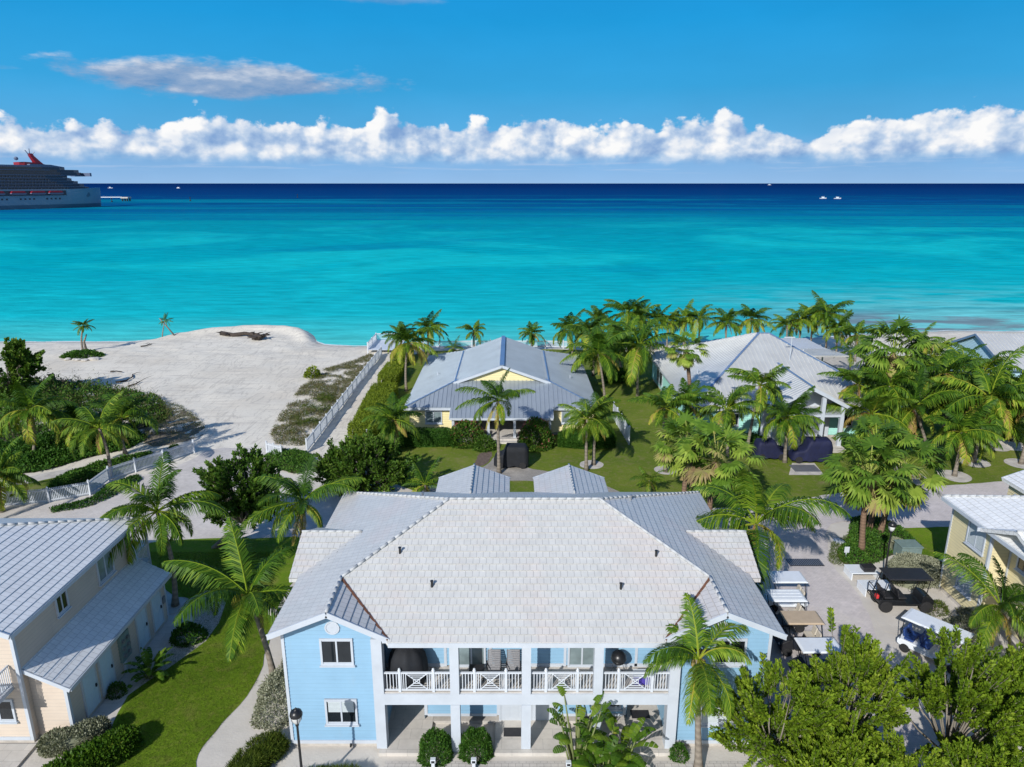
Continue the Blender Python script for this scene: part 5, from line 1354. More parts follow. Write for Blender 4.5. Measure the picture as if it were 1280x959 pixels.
def spires(c, r, n, tall=(1.1, 2.4)):
    out = []
    for i in range(n):
        e = RNG.normal(size=3); e /= np.linalg.norm(e); e *= RNG.uniform(.3, 1) ** .5; s = random.uniform(.20, .42)
        out.append((c[0] + e[0] * r[0], c[1] + e[1] * r[1], c[2] + e[2] * r[2], s, s, s * random.uniform(*tall)))
    return out
FT = 'leafy trees along the front drive'
def shoot_tree(label, base, c, r, n_shoot, per, size, m, trunk=.12, ln=(.6, 1.2), fork=None, group=None, up=.9, tint=.45, stems=3, lump=.35, aspect=.45):
    """a small tree of many leafy upright shoots; the crown's edge follows the shoots, so it stays uneven and open"""
    base = Vector(base); t = thing('broadleaf_tree', label, 'tree', base, 0, group); rng = np.random.default_rng(len(label) * 13 + n_shoot)
    c = np.array(c, float); r = np.array(r, float)
    nb = max(6, n_shoot // 9); e, d = ellipsoid_pts(nb, .55); knots = c + e * r * .80; b = MB()
    fk = Vector(fork) if fork is not None else base.lerp(Vector(c), .3)
    for k in range(stems):
        a = k * 6.28 / stems + .4; q = fk + Vector((math.cos(a), math.sin(a), 0)) * trunk * 1.5
        b.tube([base + Vector((math.cos(a), math.sin(a), -.5)) * trunk * .8, base.lerp(q, .6) + Vector((rng.uniform(-.1, .1), rng.uniform(-.1, .1), 0)), q], [trunk, trunk * .8, trunk * .62], 7)
    limbs = []
    for q in knots:
        q = Vector(q); mid = fk.lerp(q, .55) + Vector((rng.uniform(-.25, .25), rng.uniform(-.25, .25), -.1)); b.tube([fk, mid, q], [trunk * .45, trunk * .28, trunk * .12], 5); limbs.append((mid, q))
    P, D, T, S = [], [], [], []
    for k in range(n_shoot):
        mid, q = limbs[k % nb]; s0 = np.array(mid.lerp(q, rng.uniform(.45, 1.05))) + rng.normal(0, .16, 3)
        out = (s0 - c) / r; out /= max(np.linalg.norm(out), .3); v = out * .75 + np.array([0, 0, up]) + rng.normal(0, .28, 3); v /= np.linalg.norm(v); L_ = rng.uniform(*ln)
        e1 = s0 + v * L_ + np.array([0, 0, .05]); b.tube([tuple(s0), tuple((s0 + e1) / 2 + rng.normal(0, .03, 3)), tuple(e1)], [trunk * .09, trunk * .07, trunk * .03], 4)
        k2 = int(per * rng.uniform(.6, 1.3)); f = rng.uniform(.12, 1, k2) ** .75; ang = rng.uniform(0, 6.28, k2); x = np.cross(v, [.3, .9, .2]); x /= np.linalg.norm(x); y = np.cross(v, x)
        rad = x * np.cos(ang)[:, None] + y * np.sin(ang)[:, None]
        P.append(s0 + (e1 - s0) * f[:, None] + rad * .035); D.append(rad * (1.0 - .45 * f[:, None]) + v * (.35 + .6 * f[:, None]) + rng.normal(0, .22, (k2, 3))); T.append(np.clip(tint + rng.normal(0, .08) + .26 * (f - .5) + rng.normal(0, .10, k2), 0, 1))
    leaves('crown', np.concatenate(P), np.concatenate(D), size, m, t, aspect=aspect, tint=np.concatenate(T), var=.45)
    b.build('trunk', M_WOOD, t, smooth=True, uv=False)
    return t
shoot_tree('dark green tree with forked trunk beside the sandy road bend', at(270, 684), (-18.1, 43.8, 4.1), (3.1, 2.8, 2.5), 520, 62, .20, M_DARKLEAF, .20, (.5, 1.0), (-18.2, 43.6, 1.6), up=.5, tint=.5, stems=2, aspect=.5)
shoot_tree('wide dark bushy tree at the near end of the boardwalk fence', at(448, 626), (-11.6, 52.4, 2.1), (4.4, 3.0, 2.1), 760, 62, .22, M_DARKLEAF, .16, (.5, 1.1), (-11.6, 52.2, .7), up=.75, tint=.58, stems=3, aspect=.5)
shoot_tree('sea grape tree cut by the left picture edge above the sand', (-56.0, 76.5, 0), (-56.0, 76, 4.2), (4.3, 3.4, 3.2), 330, 46, .30, M_DARKLEAF, .24, (.8, 1.5), (-56, 76.3, 1.6), up=.35, tint=.62, stems=3, aspect=.85)
shoot_tree('bright leafy tree between the blue villa and the driveway', (10.5, 23.4, 0), (10.3, 23.2, 3.4), (2.4, 1.9, 2.5), 300, 125, .142, M_LEAF, .11, fork=(10.5, 23.3, 1.3), group=FT)
shoot_tree('tallest bright leafy tree over the driveway, grey stems showing', (13.3, 24.0, 0), (13.5, 24.1, 3.9), (2.1, 1.8, 2.6), 270, 125, .142, M_LEAF, .12, fork=(13.4, 23.9, 1.7), group=FT)
shoot_tree('low bright leafy tree at the bottom edge in front of the drive', (12.0, 20.9, 0), (12.0, 20.9, 2.2), (3.4, 1.3, 1.7), 300, 125, .142, M_LEAF, .10, fork=(11.9, 20.8, .9), group=FT)
shoot_tree('bright leafy tree filling the lower right corner', (17.6, 24.0, 0), (17.9, 24.0, 3.7), (3.0, 2.3, 2.6), 360, 125, .142, M_LEAF, .13, fork=(17.6, 23.5, 1.4), group=FT)
shoot_tree('bright leafy tree touching the right picture edge below the cream villa palm', (21.0, 24.8, 0), (21.2, 24.7, 2.9), (2.4, 1.9, 2.1), 260, 115, .142, M_LEAF, .12, fork=(21.0, 24.7, 1.2), group=FT)
shoot_tree('low bright leafy tree between the two corner trees over the drive paving', (14.8, 21.6, 0), (14.8, 21.5, 1.9), (1.9, 1.3, 1.6), 210, 115, .142, M_LEAF, .10, fork=(14.8, 21.5, .8), group=FT)
shoot_tree('shorter bright leafy tree at the very corner of the drive', (16.5, 20.6, 0), (16.7, 20.6, 2.3), (2.4, 1.3, 1.7), 220, 125, .142, M_LEAF, .11, fork=(16.5, 20.6, .9), group=FT)

def bush(label, c, r, n, size, m, name='shrub', cat='shrub', aspect=.55, group=None, flower=None, upright=.3, squash=0.0, tint=.5):
    """a shrub sitting on the ground at c with radii r"""
    c = Vector(c); t = thing(name, label, cat, c, 0, group)
    rx, ry, rz = r; d = unit(RNG.normal(size=(n, 3))); d[:, 2] = np.abs(d[:, 2]) * 1.0 - .12
    rr = RNG.uniform(.62, 1.0, n) ** .6; bumpy = np.array([1 + .16 * mnoise.noise(Vector(q * 2.6 + np.array([c.x, c.y, 0]))) for q in d])
    if squash: d = np.sign(d) * np.abs(d) ** (1 - squash)
    P = d * (rr * bumpy)[:, None] * np.array([rx, ry, rz]) + np.array(c); P[:, 2] = np.maximum(P[:, 2], .03)
    leaves('foliage', P, d * .7 + RNG.normal(size=(n, 3)) * .6 + np.array([0, 0, upright]), size, m, t, aspect=aspect, tint_mu=tint)
    b = MB()
    for k in range(5):
        a = k * 1.26 + random.random(); b.tube([c + Vector((0, 0, -.05)), c + Vector((math.cos(a) * rx * .35, math.sin(a) * ry * .35, rz * .45)), c + Vector((math.cos(a) * rx * .7, math.sin(a) * ry * .7, rz * .8))], [.04, .03, .012], 5)
    b.build('stem', M_WOOD, t, uv=False)
    if flower:
        k = n // 22; d2 = d[:k]; d2 = d2[d2[:, 2] > .15]; P2 = d2 * np.array([rx, ry, rz]) * 1.03 + np.array(c)
        stuff(leaves('flowers', P2, d2 + RNG.normal(size=d2.shape) * .5, size * .8, flower, t, aspect=.9))
    return t
def hedge(label, path, w, h, n, size, m, name='hedge', cat='hedge', rag=.06, group=None, aspect=.55, tint=.5, core=True):
    """clipped hedge along a ground path (world x, y)"""
    pts = [np.array(p, float) for p in path]; c = Vector((pts[0][0], pts[0][1], 0)); t = thing(name, label, cat, c, 0, group)
    seg = [np.linalg.norm(pts[i + 1] - pts[i]) for i in range(len(pts) - 1)]; tot = sum(seg); cum = np.concatenate([[0], np.cumsum(seg)])
    s = RNG.uniform(0, tot, n); i = np.clip(np.searchsorted(cum, s) - 1, 0, len(seg) - 1); f = (s - cum[i]) / np.array(seg)[i]
    A = np.array(pts)[i]; B = np.array(pts)[i + 1]; X = A + (B - A) * f[:, None]; dv = (B - A) / np.array(seg)[i][:, None]; nv = np.stack([-dv[:, 1], dv[:, 0]], 1)
    a = RNG.uniform(-.62, math.pi + .62, n); ex = np.cos(a); ez = np.sin(a); k = 1 / np.maximum(np.maximum(np.abs(ex), np.abs(ez)), .01) ** .72
    rr = RNG.uniform(.84, 1.04, n); wob = np.array([1 + .12 * mnoise.noise(Vector((q[0] * .8, q[1] * .8, v * 1.5))) for q, v in zip(X, ez)])
    endt = np.minimum(s, tot - s); round_ = np.sqrt(np.clip(endt / (w * .5), 0.02, 1)); lat = ex * k * rr * wob * w / 2 * (.35 + .65 * round_); z = np.clip((ez * k * .5 * rr * wob + .5) * h * (.7 + .3 * round_), .03, None)
    P = np.stack([X[:, 0] + nv[:, 0] * lat, X[:, 1] + nv[:, 1] * lat, z], 1)
    D = np.stack([nv[:, 0] * ex, nv[:, 1] * ex, ez], 1) + RNG.normal(size=(n, 3)) * .6 + np.array([0, 0, .25])
    leaves('foliage', P, D, size, m, t, aspect=aspect, tint_mu=tint)
    if core:
        V, Q = [], []
        for j, p in enumerate(pts):
            d = pts[min(j + 1, len(pts) - 1)] - pts[max(j - 1, 0)]; d /= np.linalg.norm(d); nn = np.array([-d[1], d[0]]); sh = .8 if 0 < j < len(pts) - 1 else .5
            for q, zz in ((-.45, 0), (-.43, .80), (-.30, .88), (.30, .88), (.43, .80), (.45, 0)): V.append((p[0] + nn[0] * q * w * sh, p[1] + nn[1] * q * w * sh, zz * h * (1 if sh > .6 else .85)))
        for j in range(len(pts) - 1):
            for q in range(5): Q.append((j * 6 + q, j * 6 + q + 1, j * 6 + q + 7, j * 6 + q + 6))
        for j in (0, len(pts) - 1): Q.append((j * 6, j * 6 + 1, j * 6 + 4, j * 6 + 5)); Q.append((j * 6 + 1, j * 6 + 2, j * 6 + 3, j * 6 + 4))
        np_mesh('branches', np.array(V), np.array(Q), m, np.full(len(V), tint), t)
    return t
def cover(name, label, cat, poly, n, h, size, m, edge=.8, aspect=.5, tint=.5, upright=.4, rough=.45, scale=.9, soil=None, patch=None):
    """plants that creep over a patch of ground and cannot be counted"""
    x, y = scatter(poly, n)
    if patch is not None:
        q = fbm2(x, y, patch[0], 6.1) + RNG.normal(0, .06, n); keep = q > patch[1]; x, y = x[keep], y[keep]; n = len(x)
    d = edge_dist(poly, x, y); k = np.clip(d / edge, 0.05, 1) ** .6
    hz = np.clip(1 + rough * 1.6 * fbm2(x, y, scale, 3.3), .15, 2.2)
    z = np.maximum(land_z(x, y), -.3) + h * k * hz * RNG.uniform(.55, 1, n) + .02
    if soil is not None: sheet('soil', poly, soil[0], soil[1], .25, .6, 1)
    o = leaves(name, np.stack([x, y, z], 1), RNG.normal(size=(n, 3)) * .7 + np.array([0, 0, upright]), size, m, None, aspect=aspect, tint=np.clip(RNG.normal(tint, .17, n) + .12 * fbm2(x, y, 1.7, 9), 0, 1))
    return stuff(o, label, cat)

# long yellow green hedge beside the boardwalk, in its stepped sections
M_SOIL = flat('leaf_litter', (.060, .060, .028), .95, var=.5, scale=2.5, b_=.5, bscale=8)
M_SOIL2 = flat('scrub_ground', (.20, .165, .115), .95, var=.5, scale=1.2, b_=.5, bscale=8)
hedge('long yellow green clipped hedge beside the boardwalk path', [(-14.4, 63.0), (-14.2, 66), (-14.4, 71), (-14.6, 76), (-14.7, 80)], 2.9, 1.5, 16000, .15, M_YHEDGE)
hedge('shorter yellow green hedge section toward the white sea deck', [(-15.0, 81.5), (-15.0, 86), (-14.9, 90)], 2.5, 1.5, 8000, .15, M_YHEDGE)
hedge('last hedge section touching the white sea deck', [(-15.2, 91.5), (-15.3, 96), (-15.2, 100)], 2.2, 1.5, 6000, .15, M_YHEDGE)
hedge('dark green clipped hedge under the yellow cottage left window', [(-11.0, 62.6), (-8, 62.8), (-5.2, 62.8)], 2.2, 1.35, 9000, .12, M_HEDGE)
hedge('rounded dark hedge right of the yellow cottage entrance', [(4.3, 62.6), (7, 62.3), (9.6, 62.5)], 2.4, 1.4, 10000, .12, M_HEDGE)
hedge('low dark hedge along the mint cottage left wall', [(18, 62.4), (21, 62.4), (23.4, 62.2)], 1.5, 1.1, 5000, .13, M_HEDGE)
hedge('dark hedge right of the navy covered carts', [(30.6, 61.5), (33, 61.3), (36, 61.6)], 1.8, 1.3, 5000, .13, M_HEDGE)
hedge('dark green hedge mass behind the lawn between the cottages', [(11.3, 84.5), (14.6, 85.5)], 3.0, 1.6, 5000, .15, M_HEDGE)
bush('dark bougainvillea with pink bracts right of the cottage steps', (2.2, 62.2, 0), (1.75, 1.5, 3.1), 6500, .17, M_DARKLEAF, flower=M_FLOWER, name='bougainvillea_bush', upright=.6)
bush('sparser bougainvillea with reddish tips left of the cottage steps', (-4.2, 62.8, 0), (1.9, 1.3, 2.6), 4800, .19, M_DARKLEAF, flower=M_FLOWER, name='bougainvillea_bush', upright=.8)
bush('dark shrub at the left foot of the cottage steps', (-2.5, 61.6, 0), (1.1, .9, 1.5), 2500, .15, M_DARKLEAF)
bush('green mounded shrub before the cottage left hedge', (-11.7, 60.5, 0), (1.6, 1.4, 1.4), 3600, .15, M_HEDGE)
# beds in front of the villas
bush('left of the two clipped dark shrubs by the blue villa porch', (-3.28, 25.0, 0), (.74, .62, 1.36), 9000, .075, M_HEDGE, squash=.2, group='clipped porch shrubs')
bush('right of the two clipped dark shrubs, next to the first white column', (-1.55, 25.15, 0), (.70, .60, 1.34), 9000, .075, M_HEDGE, squash=.2, group='clipped porch shrubs')
bush('small round clipped shrub at the foot of the tall front palm', (7.15, 24.95, 0), (.40, .38, .75), 1800, .07, M_HEDGE)
bush('silver leaved bush against the blue villa left wall', (-10.9, 28.2, 0), (1.15, 1.9, 1.75), 7000, .11, M_SILVER)
bush('second silver bush further along the blue villa left wall', (-10.8, 31.4, 0), (1.0, 1.3, 1.3), 3600, .11, M_SILVER)
hedge('curved bunch grass bed on the sand beside the blue villa', [(-10.6, 22.3), (-11.2, 23.4), (-10.9, 24.7), (-10.0, 25.7)], 1.3, .55, 8000, .20, M_GRASSY, aspect=.12)
hedge('straight bunch grass bed along the bottom edge by the lamp post', [(-9.8, 22.8), (-8.0, 23.3), (-6.0, 23.4)], 1.2, .50, 7000, .20, M_GRASSY, aspect=.12)
bush('round dark shrub under the palm on the left sidewalk', at(236, 798), (.95, .8, .95), 2400, .12, M_HEDGE)
bush('small dark twiggy shrub by the peach lean-to doors', at(146, 868), (.45, .4, .7), 900, .10, M_DARKLEAF)
hedge('grey brown shrub row at the near end of the peach lean-to', [(-20.3, 25.2), (-19.0, 25.3), (-18.0, 26.4)], 1.0, .85, 4200, .11, M_SILVER, tint=.3)
hedge('bright leafy shrub row at the lower left corner', [(-18.9, 22.6), (-18.2, 23.8), (-17.1, 25.0), (-16.5, 25.9)], 1.35, .8, 6500, .15, M_BANANA, tint=.35)
bush('dark shrub along the bottom left edge', (-19.4, 22.6, 0), (1.0, .8, .7), 1500, .13, M_HEDGE)
# the planted island by the driveway
cover('ground_cover', 'glossy green ground cover of the planted island by the driveway', 'ground cover', pxpoly([(1046, 690), (1060, 672), (1064, 648), (1090, 645), (1128, 660), (1152, 684), (1142, 696), (1118, 690), (1098, 704), (1072, 708), (1052, 704)]), 9000, .35, .13, M_HEDGE, tint=.6, soil=(.013, M_SOIL))
cover('ground_cover', 'yellowish grass rim of the planted island', 'grass', pxpoly([(1034, 700), (1040, 678), (1062, 668), (1058, 690), (1056, 708), (1040, 706)]), 2500, .12, .14, M_GRASSY, aspect=.15)
hedge('large rounded silver hedge behind the black buggy', [at(1108, 722)[:2], at(1130, 727)[:2], at(1152, 724)[:2], at(1166, 716)[:2]], 2.6, 1.25, 9500, .10, M_SILVER)
hedge('small silver hedge block behind the utility box', [at(1114, 690)[:2], at(1128, 688)[:2]], 1.1, .9, 2000, .10, M_SILVER)
bush('grassy green tuft beside the black buggy front wheel', at(1168, 764), (.8, .6, .7), 1500, .14, M_GRASSY, aspect=.2)
bush('grey twiggy bush under the palm at the cream villa', at(1205, 790), (1.3, 1.0, .9), 2600, .11, M_SILVER, tint=.3)
bush('grey bush left of the low palm by the cream villa wall', at(1222, 772), (1.0, .9, .8), 2000, .11, M_SILVER, tint=.35)
# dune plants on the left
cover('vine_cover', 'dark green beach vine covering the dune behind the picket fence', 'ground cover', pxpoly([(-40, 600), (0, 596), (60, 588), (110, 572), (160, 562), (185, 548), (160, 535), (110, 530), (60, 545), (0, 560), (-40, 570)]), 24000, .9, .25, M_HEDGE, edge=2.0, tint=.5, soil=(.013, M_SOIL))
cover('vine_cover', 'green vine mat along the seaward side of the picket fence', 'ground cover', pxpoly([(62, 618), (110, 600), (140, 588), (190, 572), (190, 566), (130, 580), (85, 592), (60, 606)]), 6000, .5, .18, M_HEDGE, tint=.6, soil=(.013, M_SOIL))
cover('vine_cover', 'green vine under the road side of the picket fence', 'ground cover', pxpoly([(62, 636), (112, 626), (130, 610), (172, 594), (178, 600), (140, 622), (112, 634), (66, 642)]), 3500, .4, .16, M_HEDGE, tint=.3)
cover('dune_scrub', 'dense dark scrub of the left thicket under the leaning palms', 'scrub', pxpoly([(-30, 560), (30, 555), (110, 545), (190, 535), (215, 520), (200, 500), (140, 490), (60, 480), (0, 490), (-30, 500)]), 15000, 1.35, .30, M_DARKLEAF, edge=3, tint=.45, rough=.9, soil=(.013, M_SOIL))
cover('dune_scrub', 'brown twigs and dry vines among the dark scrub of the left thicket', 'scrub', pxpoly([(0, 550), (60, 545), (150, 535), (215, 525), (205, 500), (140, 486), (60, 478), (0, 490)]), 9000, 1.5, .32, M_DRY, edge=2.5, aspect=.14, rough=1.0, tint=.6)
cover('dune_scrub', 'brown dry scrub at the right end of the left thicket', 'scrub', pxpoly([(180, 560), (225, 555), (262, 540), (245, 520), (215, 505), (190, 510), (178, 530)]), 5500, .8, .2, M_DRY, edge=1.2, aspect=.16, rough=.8, soil=(.013, M_SOIL2))
cover('dune_scrub', 'sparse brown and green scrub on the sand left of the boardwalk fence', 'scrub', pxpoly([(338, 543), (345, 556), (380, 558), (404, 536), (452, 474), (472, 446), (462, 443), (440, 452), (405, 462), (378, 482), (352, 515)]), 34000, .20, .26, M_DRY, edge=2.2, aspect=.16, rough=1.0, scale=.45, tint=.58, patch=(.33, -.17))
cover('dune_grass', 'tufts of green dune grass among the brown scrub', 'grass', pxpoly([(352, 540), (370, 556), (395, 535), (420, 505), (420, 485), (390, 500), (365, 520)]), 9000, .35, .26, M_GRASSY, aspect=.16, rough=1.0, scale=.6, patch=(.5, .12))
cover('ground_cover', 'green ground cover at the near end of the boardwalk fence', 'ground cover', pxpoly([(330, 572), (348, 562), (385, 566), (398, 580), (372, 594), (345, 586)]), 4500, .45, .16, M_HEDGE, tint=.62, soil=(.013, M_SOIL))
bush('bright green shrub sprouting from the brown scrub', at(391, 472), (1.0, .8, 1.5), 320, .34, M_YHEDGE, upright=1.0)
bush('green mound of vine under the beach palm', at(104, 446), (3.0, 1.6, 1.0), 3200, .24, M_HEDGE)
bush('small dark bush by the sandy road beyond the picket fence', at(219, 565), (.7, .6, .8), 900, .14, M_HEDGE)
cover('thicket', 'dark undergrowth below the palm grove on the right', 'scrub', [(35, 70), (36, 84), (56, 84), (70, 78), (70, 72), (48, 70)], 20000, 1.6, .32, M_DARKLEAF, edge=2, rough=.6, tint=.5, soil=(.013, M_SOIL))
bush('bright shrub near the pale patio at the right edge', at(1272, 548), (1.6, 1.2, 1.4), 2600, .18, M_BANANA)
bush('leafy shrub at the right patio corner', at(1210, 545), (2.0, 1.4, 1.6), 3000, .18, M_HEDGE)
sheet('patio', pxpoly([(1228, 552), (1250, 562), (1300, 566), (1300, 552), (1262, 545)]), .018, M_SAND, .1, .5, 1)

# blades of the near lawn, uncountable
def grass_blades():
    poly = pxpoly([(182, 690), (345, 690), (335, 800), (320, 855), (280, 902), (246, 945), (240, 975), (104, 975), (136, 925), (160, 875), (205, 820), (236, 800), (244, 765)])
    n = 95000; x, y = scatter(poly, n); P = np.stack([x, y, np.full(n, .006)], 1)
    o = leaves('grass', P, RNG.normal(size=(n, 3)) * .5 + np.array([.15, 0, 1.0]), .06, M_GRASSY, None, aspect=.16, tint=np.clip(RNG.normal(.42, .15, n) + .15 * fbm2(x, y, .6, 2), 0, 1))
    stuff(o, 'short mown grass of the lawn between the villas', 'grass')
grass_blades()

# broad banana-like plants
def big_leaf_plant(label, c, n, ln, w, m, lean=.6, h0=.5, cat='plant', name='banana_plant', spread=.2, stem=.05, hmax=None):
    c = Vector(c); t = thing(name, label, cat, c); V, Q, T = [], [], []; rng = np.random.default_rng(abs(hash(label)) % 999 if False else len(label) * 7 + n)
    b = MB()
    for k in range(n):
        phi = k * 2.4 + rng.uniform(-.4, .4); f = (k + .5) / n; th = R(80) - f * R(55); d = np.array([math.cos(phi), math.sin(phi), 0]); s = np.array([-d[1], d[0], 0])
        o = np.array(c) + d * rng.uniform(0, spread); top = h0 * (.5 + .9 * (1 - f) + rng.uniform(-.1, .2)); p = o + d * top * .25 + np.array([0, 0, top]); b.tube([tuple(o), tuple(o * .4 + p * .6), tuple(p)], [stem, stem * .8, stem * .4], 6)
        Lf = ln * rng.uniform(.8, 1.15); K = 7; pts = [p]; t0 = float(np.clip(rng.normal(.5, .18), 0, 1))
        for i in range(K):
            a = th - (i / K) ** 1.3 * R(85) * lean * 1.3; pts.append(pts[-1] + (d * math.cos(a) + np.array([0, 0, math.sin(a)])) * Lf / K)
        for i in range(K):
            wa, wb = (w * math.sin(math.pi * (.08 + .88 * (i + q) / K)) ** .6 for q in (0, 1)); sag = np.array([0, 0, -.25])
            for sg in (-1, 1):
                if rng.random() < .12: continue
                k0 = len(V); V.extend((pts[i], pts[i + 1] - (pts[i + 1] - pts[i]) * .06, pts[i + 1] + (s * sg + sag) * wb * .5 - (pts[i + 1] - pts[i]) * .10, pts[i] + (s * sg + sag) * wa * .5)); Q.append((k0, k0 + 1, k0 + 2, k0 + 3)); T.extend((float(np.clip(t0 + rng.normal(0, .07), 0, 1)),) * 4)
    b.build('stem', flat('plant_stem', (.16, .19, .06), .7) if 'plant_stem' not in MATS else MATS['plant_stem'], t, smooth=True, uv=False)
    np_mesh('foliage', np.array(V), np.array(Q), m, T, t)
    return t
big_leaf_plant('tall broad leaved plant before the right porch column', (2.75, 24.55, 0), 26, .72, .44, M_BANANA, .8, 1.9, spread=.30)
big_leaf_plant('lower banana clump spilling onto the front paving', (3.75, 23.7, 0), 26, 1.1, .46, M_BANANA, .75, .7, spread=.4)
big_leaf_plant('banana plant arching over the porch step near the right wing', (4.6, 24.4, 0), 14, 1.2, .46, M_BANANA, .8, 1.1, spread=.25)
big_leaf_plant('bright arching leafy plant outside the peach lean-to doors', at(188, 845), 22, 1.15, .34, M_BANANA, .75, .35, spread=.25, name='leafy_plant')

# ------------------------------------------------------------------ fences, decks
def picket_fence(label, pts, h=1.1, post_step=2.4, gap=.11, name='picket_fence', pw=.07, z0=.05, group=None):
    P = [Vector((p[0], p[1], 0)) for p in pts]; t = thing(name, label, 'fence', P[0], 0, group); b = MB(); posts = []
    for i in range(len(P) - 1):
        a, c = P[i], P[i + 1]; L_ = (c - a).length; d = (c - a) / L_; za, zc = (float(land_z(np.array([q.x]), np.array([q.y]))[0]) for q in (a, c))
        zz = lambda s: max(za, -.05) + (max(zc, -.05) - max(za, -.05)) * s / L_
        for rz_ in (.18, h - .16): b.bar(a + Vector((0, 0, zz(0) + rz_)), c + Vector((0, 0, zz(L_) + rz_)), .035, .08)
        k = max(1, int(L_ / gap)); n = Vector((-d.y, d.x, 0)) * .03
        for j in range(k):
            q = a + d * (L_ * (j + .5) / k) + n; s = L_ * (j + .5) / k
            b.bar(q + Vector((0, 0, zz(s) + z0)), q + Vector((0, 0, zz(s) + h)), .022, pw, up=d)
        m = max(1, round(L_ / post_step))
        posts += [a + d * (L_ * j / m) + Vector((0, 0, zz(L_ * j / m))) for j in range(m)]
    posts.append(P[-1])
    b.build('picket_panel', M_WHITE2, t, uv=False)
    for q in posts:
        b = MB(); b.box(q.x - .065, q.x + .065, q.y - .065, q.y + .065, q.z - .1, q.z + h + .08); b.lathe([(.09, 0), (.09, .03), (.0, .11)], (q.x, q.y, q.z + h + .08), 4); b.build('post', M_WHITE2, t, uv=False)
    return t
pf = [at(u, v) for u, v in ((-60, 636), (0, 633), (62, 628), (113, 619), (137, 601), (170, 590), (205, 579), (243, 566))]
picket_fence('white picket fence bending along the road behind the peach villa', pf, 1.15)
picket_fence('long straight white picket fence of the boardwalk running to the sea', [tuple(at(384, 566)[:2]), tuple(at(477, 444)[:2])], 1.25, 2.4, .13)
picket_fence('short white fence at the road end of the boardwalk', [tuple(at(334, 566)[:2]), tuple(at(352, 571)[:2])], 1.0, 1.2)
picket_fence('low white beach fence behind the yellow cottage', [(-15.6, 103.2), (-6, 104), (5, 104), (13, 103)], 1.1, 2.6, .14)
picket_fence('tall white fence beside the round hedge of the yellow cottage', [(11.0, 62.8), (10.8, 66.5), (10.6, 70.5)], 1.7, 1.9, .09, pw=.085)
t = thing('sea_deck', 'small raised white deck with railings where the boardwalk meets the sand', 'deck', (-18.6, 103.5, 0))
b = MB()
for k in range(26): y = 100.2 + k * .27; b.box(-21.0, -16.4, y, y + .25, .42, .48)
b.build('floor', M_WHITE2, t)
b = MB()
for x in (-20.9, -16.5): b.box(x - .03, x + .03, 100.3, 107.0, 1.42, 1.5); b.box(x - .03, x + .03, 100.3, 107, .6, .66)
b.box(-20.9, -16.5, 106.9, 106.97, 1.42, 1.5); b.box(-20.9, -16.5, 106.9, 106.97, .6, .66)
for k in range(48): y = 100.4 + k * .14; [b.box(x - .02, x + .02, y, y + .05, .66, 1.42) for x in (-20.9, -16.5)]
for k in range(31): x = -20.85 + k * .14; b.box(x, x + .05, 106.91, 106.96, .66, 1.42)
b.build('railing', M_WHITE2, t, uv=False)
for x in (-20.9, -16.5):
    for y in (100.3, 103.6, 106.95): b = MB(); b.box(x - .07, x + .07, y - .07, y + .07, -.7, 1.6); b.build('post', M_WHITE2, t, uv=False)

# ------------------------------------------------------------------ carts and buggies
def prof(b, pts, y0, y1, mi=0): b.tube_rings([[(x, y, z) for x, z in pts] for y in (y0, y1)], mi)
def wheel(root, x, y, r, w=.2):
    b = MB(); b.tube_rings([[(x + q * math.cos(a), y + d, r + q * math.sin(a)) for a in np.linspace(0, 2 * math.pi, 19)[:-1]] for q, d in ((r * .62, -w / 2), (r * .93, -w / 2), (r, -w * .3), (r, w * .3), (r * .93, w / 2), (r * .62, w / 2))])
    o = b.build('wheel', M_RUBBER, root, smooth=False, uv=False)
    b = MB(); b.tube_rings([[(x + q * math.cos(a), y + d, r + q * math.sin(a)) for a in np.linspace(0, 2 * math.pi, 13)[:-1]] for q, d in ((.05 * r, -w * .42), (r * .60, -w * .36), (r * .60, w * .36), (.05 * r, w * .42))])
    b.build('rim', M_STEEL, root, o, uv=False)
